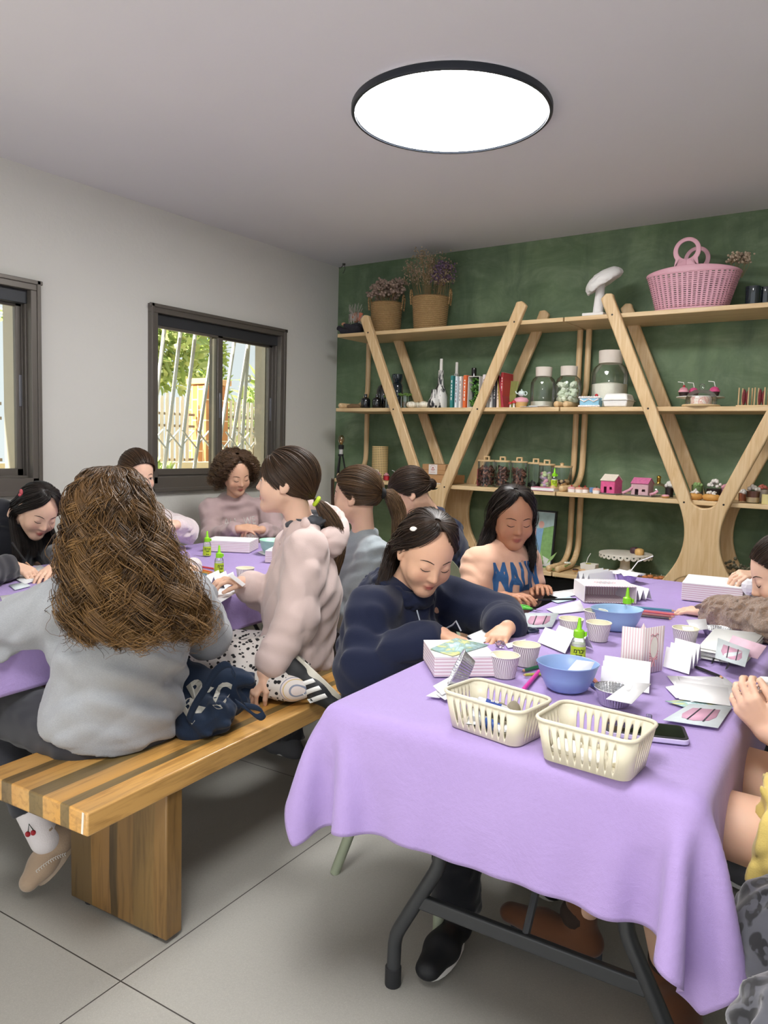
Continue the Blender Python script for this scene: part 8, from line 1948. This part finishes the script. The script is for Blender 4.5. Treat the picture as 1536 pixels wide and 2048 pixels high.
p = S(1100, 1140, 0, 4.37); o = thing('artificial_flower', 'green stemmed artificial flower lying at the front of lowest shelf', 'flower', p); mb = MB(); mb.tube([(-.07, 0, .008), (0, .01, .016), (.09, .02, .030), (.12, .02, .05)], .0032, 6); mb.build('stem', M('#6fa65a', .6), o); V_, Q_, sh = leaves([(-.05, 0, .012), (0, 0, .02)], [.03, .02], 10, .08, .010, 21, .0); raw_mesh('leaf', V_, Q_, leaf_mat('flower_leaf', '#7fa860', '#b4d08e'), o, {'shade': sh}); mb = MB(); [mb.ball((.10 + .012 * math.cos(a), .02 + .012 * math.sin(a), .052), (.009, .009, .005), 8, 5) for a in np.linspace(0, 5, 6)]; mb.build('petals', M('#e8eadf', .6), o)
p = S(1249, 1150, 0, 4.50); o = thing('cake_stand', 'large white metal cake stand with scalloped heart cut edge on lowest shelf', 'cake stand', p); CSW = M('#e3ddd0', .45)
mb = MB(); mb.lathe([(0, 0), (.075, 0), (.072, .012), (.050, .028), (.030, .045), (.027, .075), (.034, .125), (0, .126)], seg=36); mb.build('foot', CSW, o, smooth=60); mb = MB(); mb.lathe([(0, .126), (.150, .126), (.152, .130), (.150, .133), (0, .133)], seg=64); mb.build('plate', CSW, o, smooth=50)
for k in range(26):
    a = 2 * PI * k / 26; w_ = .036; Rk = np.stack([V3(-math.sin(a), math.cos(a), 0), V3(0, 0, 1), V3(math.cos(a), math.sin(a), 0)], 1)
    mb = MB(); mb.prism([(-w_ / 2, .0)] + [(w_ / 2 * -math.cos(PI * i / 8), -.012 - .016 * math.sin(PI * i / 8)) for i in range(9)] + [(w_ / 2, 0)], -.001, .001, Rk, (.150 * math.cos(a), .150 * math.sin(a), .132)); e_ = mb.build('scallop', CSW, o)
    mb = MB(); mb.prism([(0, -.017), (.006, -.010), (.004, -.006), (0, -.008), (-.004, -.006), (-.006, -.010)], .0008, .0014, Rk, (.150 * math.cos(a), .150 * math.sin(a), .132)); mb.build('heart_cut', M('#2b3b2b', .8), e_)
for dx, dy, c, lb in ((.085, -.02, '#d8ad6a', 'golden toy pastry at the right on the cake stand'), (.045, .02, '#4a3038', 'dark berry toy pastry beside the golden one on cake stand')): mb = MB(); mb.lathe([(0, 0), (.022, 0), (.026, .012), (.024, .030), (.012, .036), (0, .037)], seg=24, wob=lambda a, z: 1 + .05 * math.sin(a * 9)); solo(mb, 'pastry', M(c, .6, var=.2, vs=60), lb, 'pastry', p + V3(dx, dy, .1335), smooth=60)
p = S(1178, 1148, 0, 4.42); o = thing('drink_tub', 'open white tub with lime slice and straw on lowest shelf', 'tub', p); mb = MB(); mb.box((0, 0, .030), (.085, .06, .058), None, (1.12, 1.12)); mb.build('tub', M('#e6e3da', .5), o, bevel=.005); mb = MB(); mb.cyl((.0, -.020, .0595), (.0, -.020, .0615), .016, seg=18); mb.build('lime_slice', M('#b7b64a', .5), o); mb = MB(); mb.tube([(-.02, 0, .058), (-.012, 0, .09), (.004, 0, .12)], .0022, 6); mb.build('straw', WHITE, o)
mb = MB(); mb.box((0, 0, .006), (.19, .085, .012)); solo(mb, 'serving_board', OAK, 'pale wooden board with toy doughnuts on lowest shelf', 'board', S(1188, 1160, 0, 4.345), bevel=.003)
for px, dy, c, lb in ((1150, 0, CHOC, 'chocolate glazed toy doughnut at left of the wooden board'), (1164, .02, M('#dcb88c', .7), 'plain beige toy doughnut, second on the wooden board'), (1180, -.01, M('#5b6474', .6, var=.3, vs=80), 'blue grey sprinkled toy doughnut on the wooden board'), (1192, .01, M('#b07b46', .6), 'caramel toy doughnut on the wooden board'), (1208, .0, PNK, 'pink glazed toy doughnut at right of the wooden board'), (1218, -.015, BISC, 'small golden toy bun at right end of the wooden board')): donut(lb, S(px, 1155, 0, 4.345 + dy) + V3(0, 0, .0125), .018, c)
for px, dy, lb in ((1290, 0, 'tiny glass pot with orange bun, leftmost by the oak foot'), (1300, .04, 'tiny glass pot with orange bun, back left by the oak foot'), (1312, 0, 'tiny glass pot with orange bun, in front by the oak foot'), (1322, .04, 'tiny glass pot with orange bun, back right by the oak foot'), (1334, .01, 'tiny glass pot with orange bun nearest the oak foot')):
    p = S(px, 1160, 0, 4.34 + dy); o = thing('glass_pot', lb, 'pot', p, group='tiny glass pots with orange buns'); mb = MB(); mb.lathe([(0, .001), (.019, .001), (.022, .026), (.021, .026)], seg=22); mb.build('glass', GLS, o, smooth=50); mb = MB(); mb.lathe([(0, .004), (.018, .004), (.019, .022), (0, .023)], seg=20); mb.build('cream', FROST, o); mb = MB(); mb.ball((0, 0, .031), (.017, .017, .010)); mb.build('bun', M('#c47a45', .5, var=.15), o); mb = MB(); mb.tube([(0, 0, .038), (.001, 0, .050)], .001, 5); mb.build('pick', WHITE, o)
donut('dark chocolate toy doughnut left of the tiny glass pots', S(1270, 1164, 0, 4.33), .017, CHOC)
p = S(1376, 1166, 0, 4.36); mb = MB(); mb.lathe([(0, .002), (.02, .002), (.045, .016), (.043, .017), (0, .005)], seg=30); solo(mb, 'dish', M('#cfdbe4', .3), 'small pale blue dish by the glass dome on lowest shelf', 'dish', p, smooth=50)
bouquet('dried grey green leaves lying at right end of lowest shelf', S(1495, 1165, 0, 4.38), 26, .05, .10, .05, .15, .018, 10, M('#6a6550', .9, var=.4, vs=70), .0085, 31)
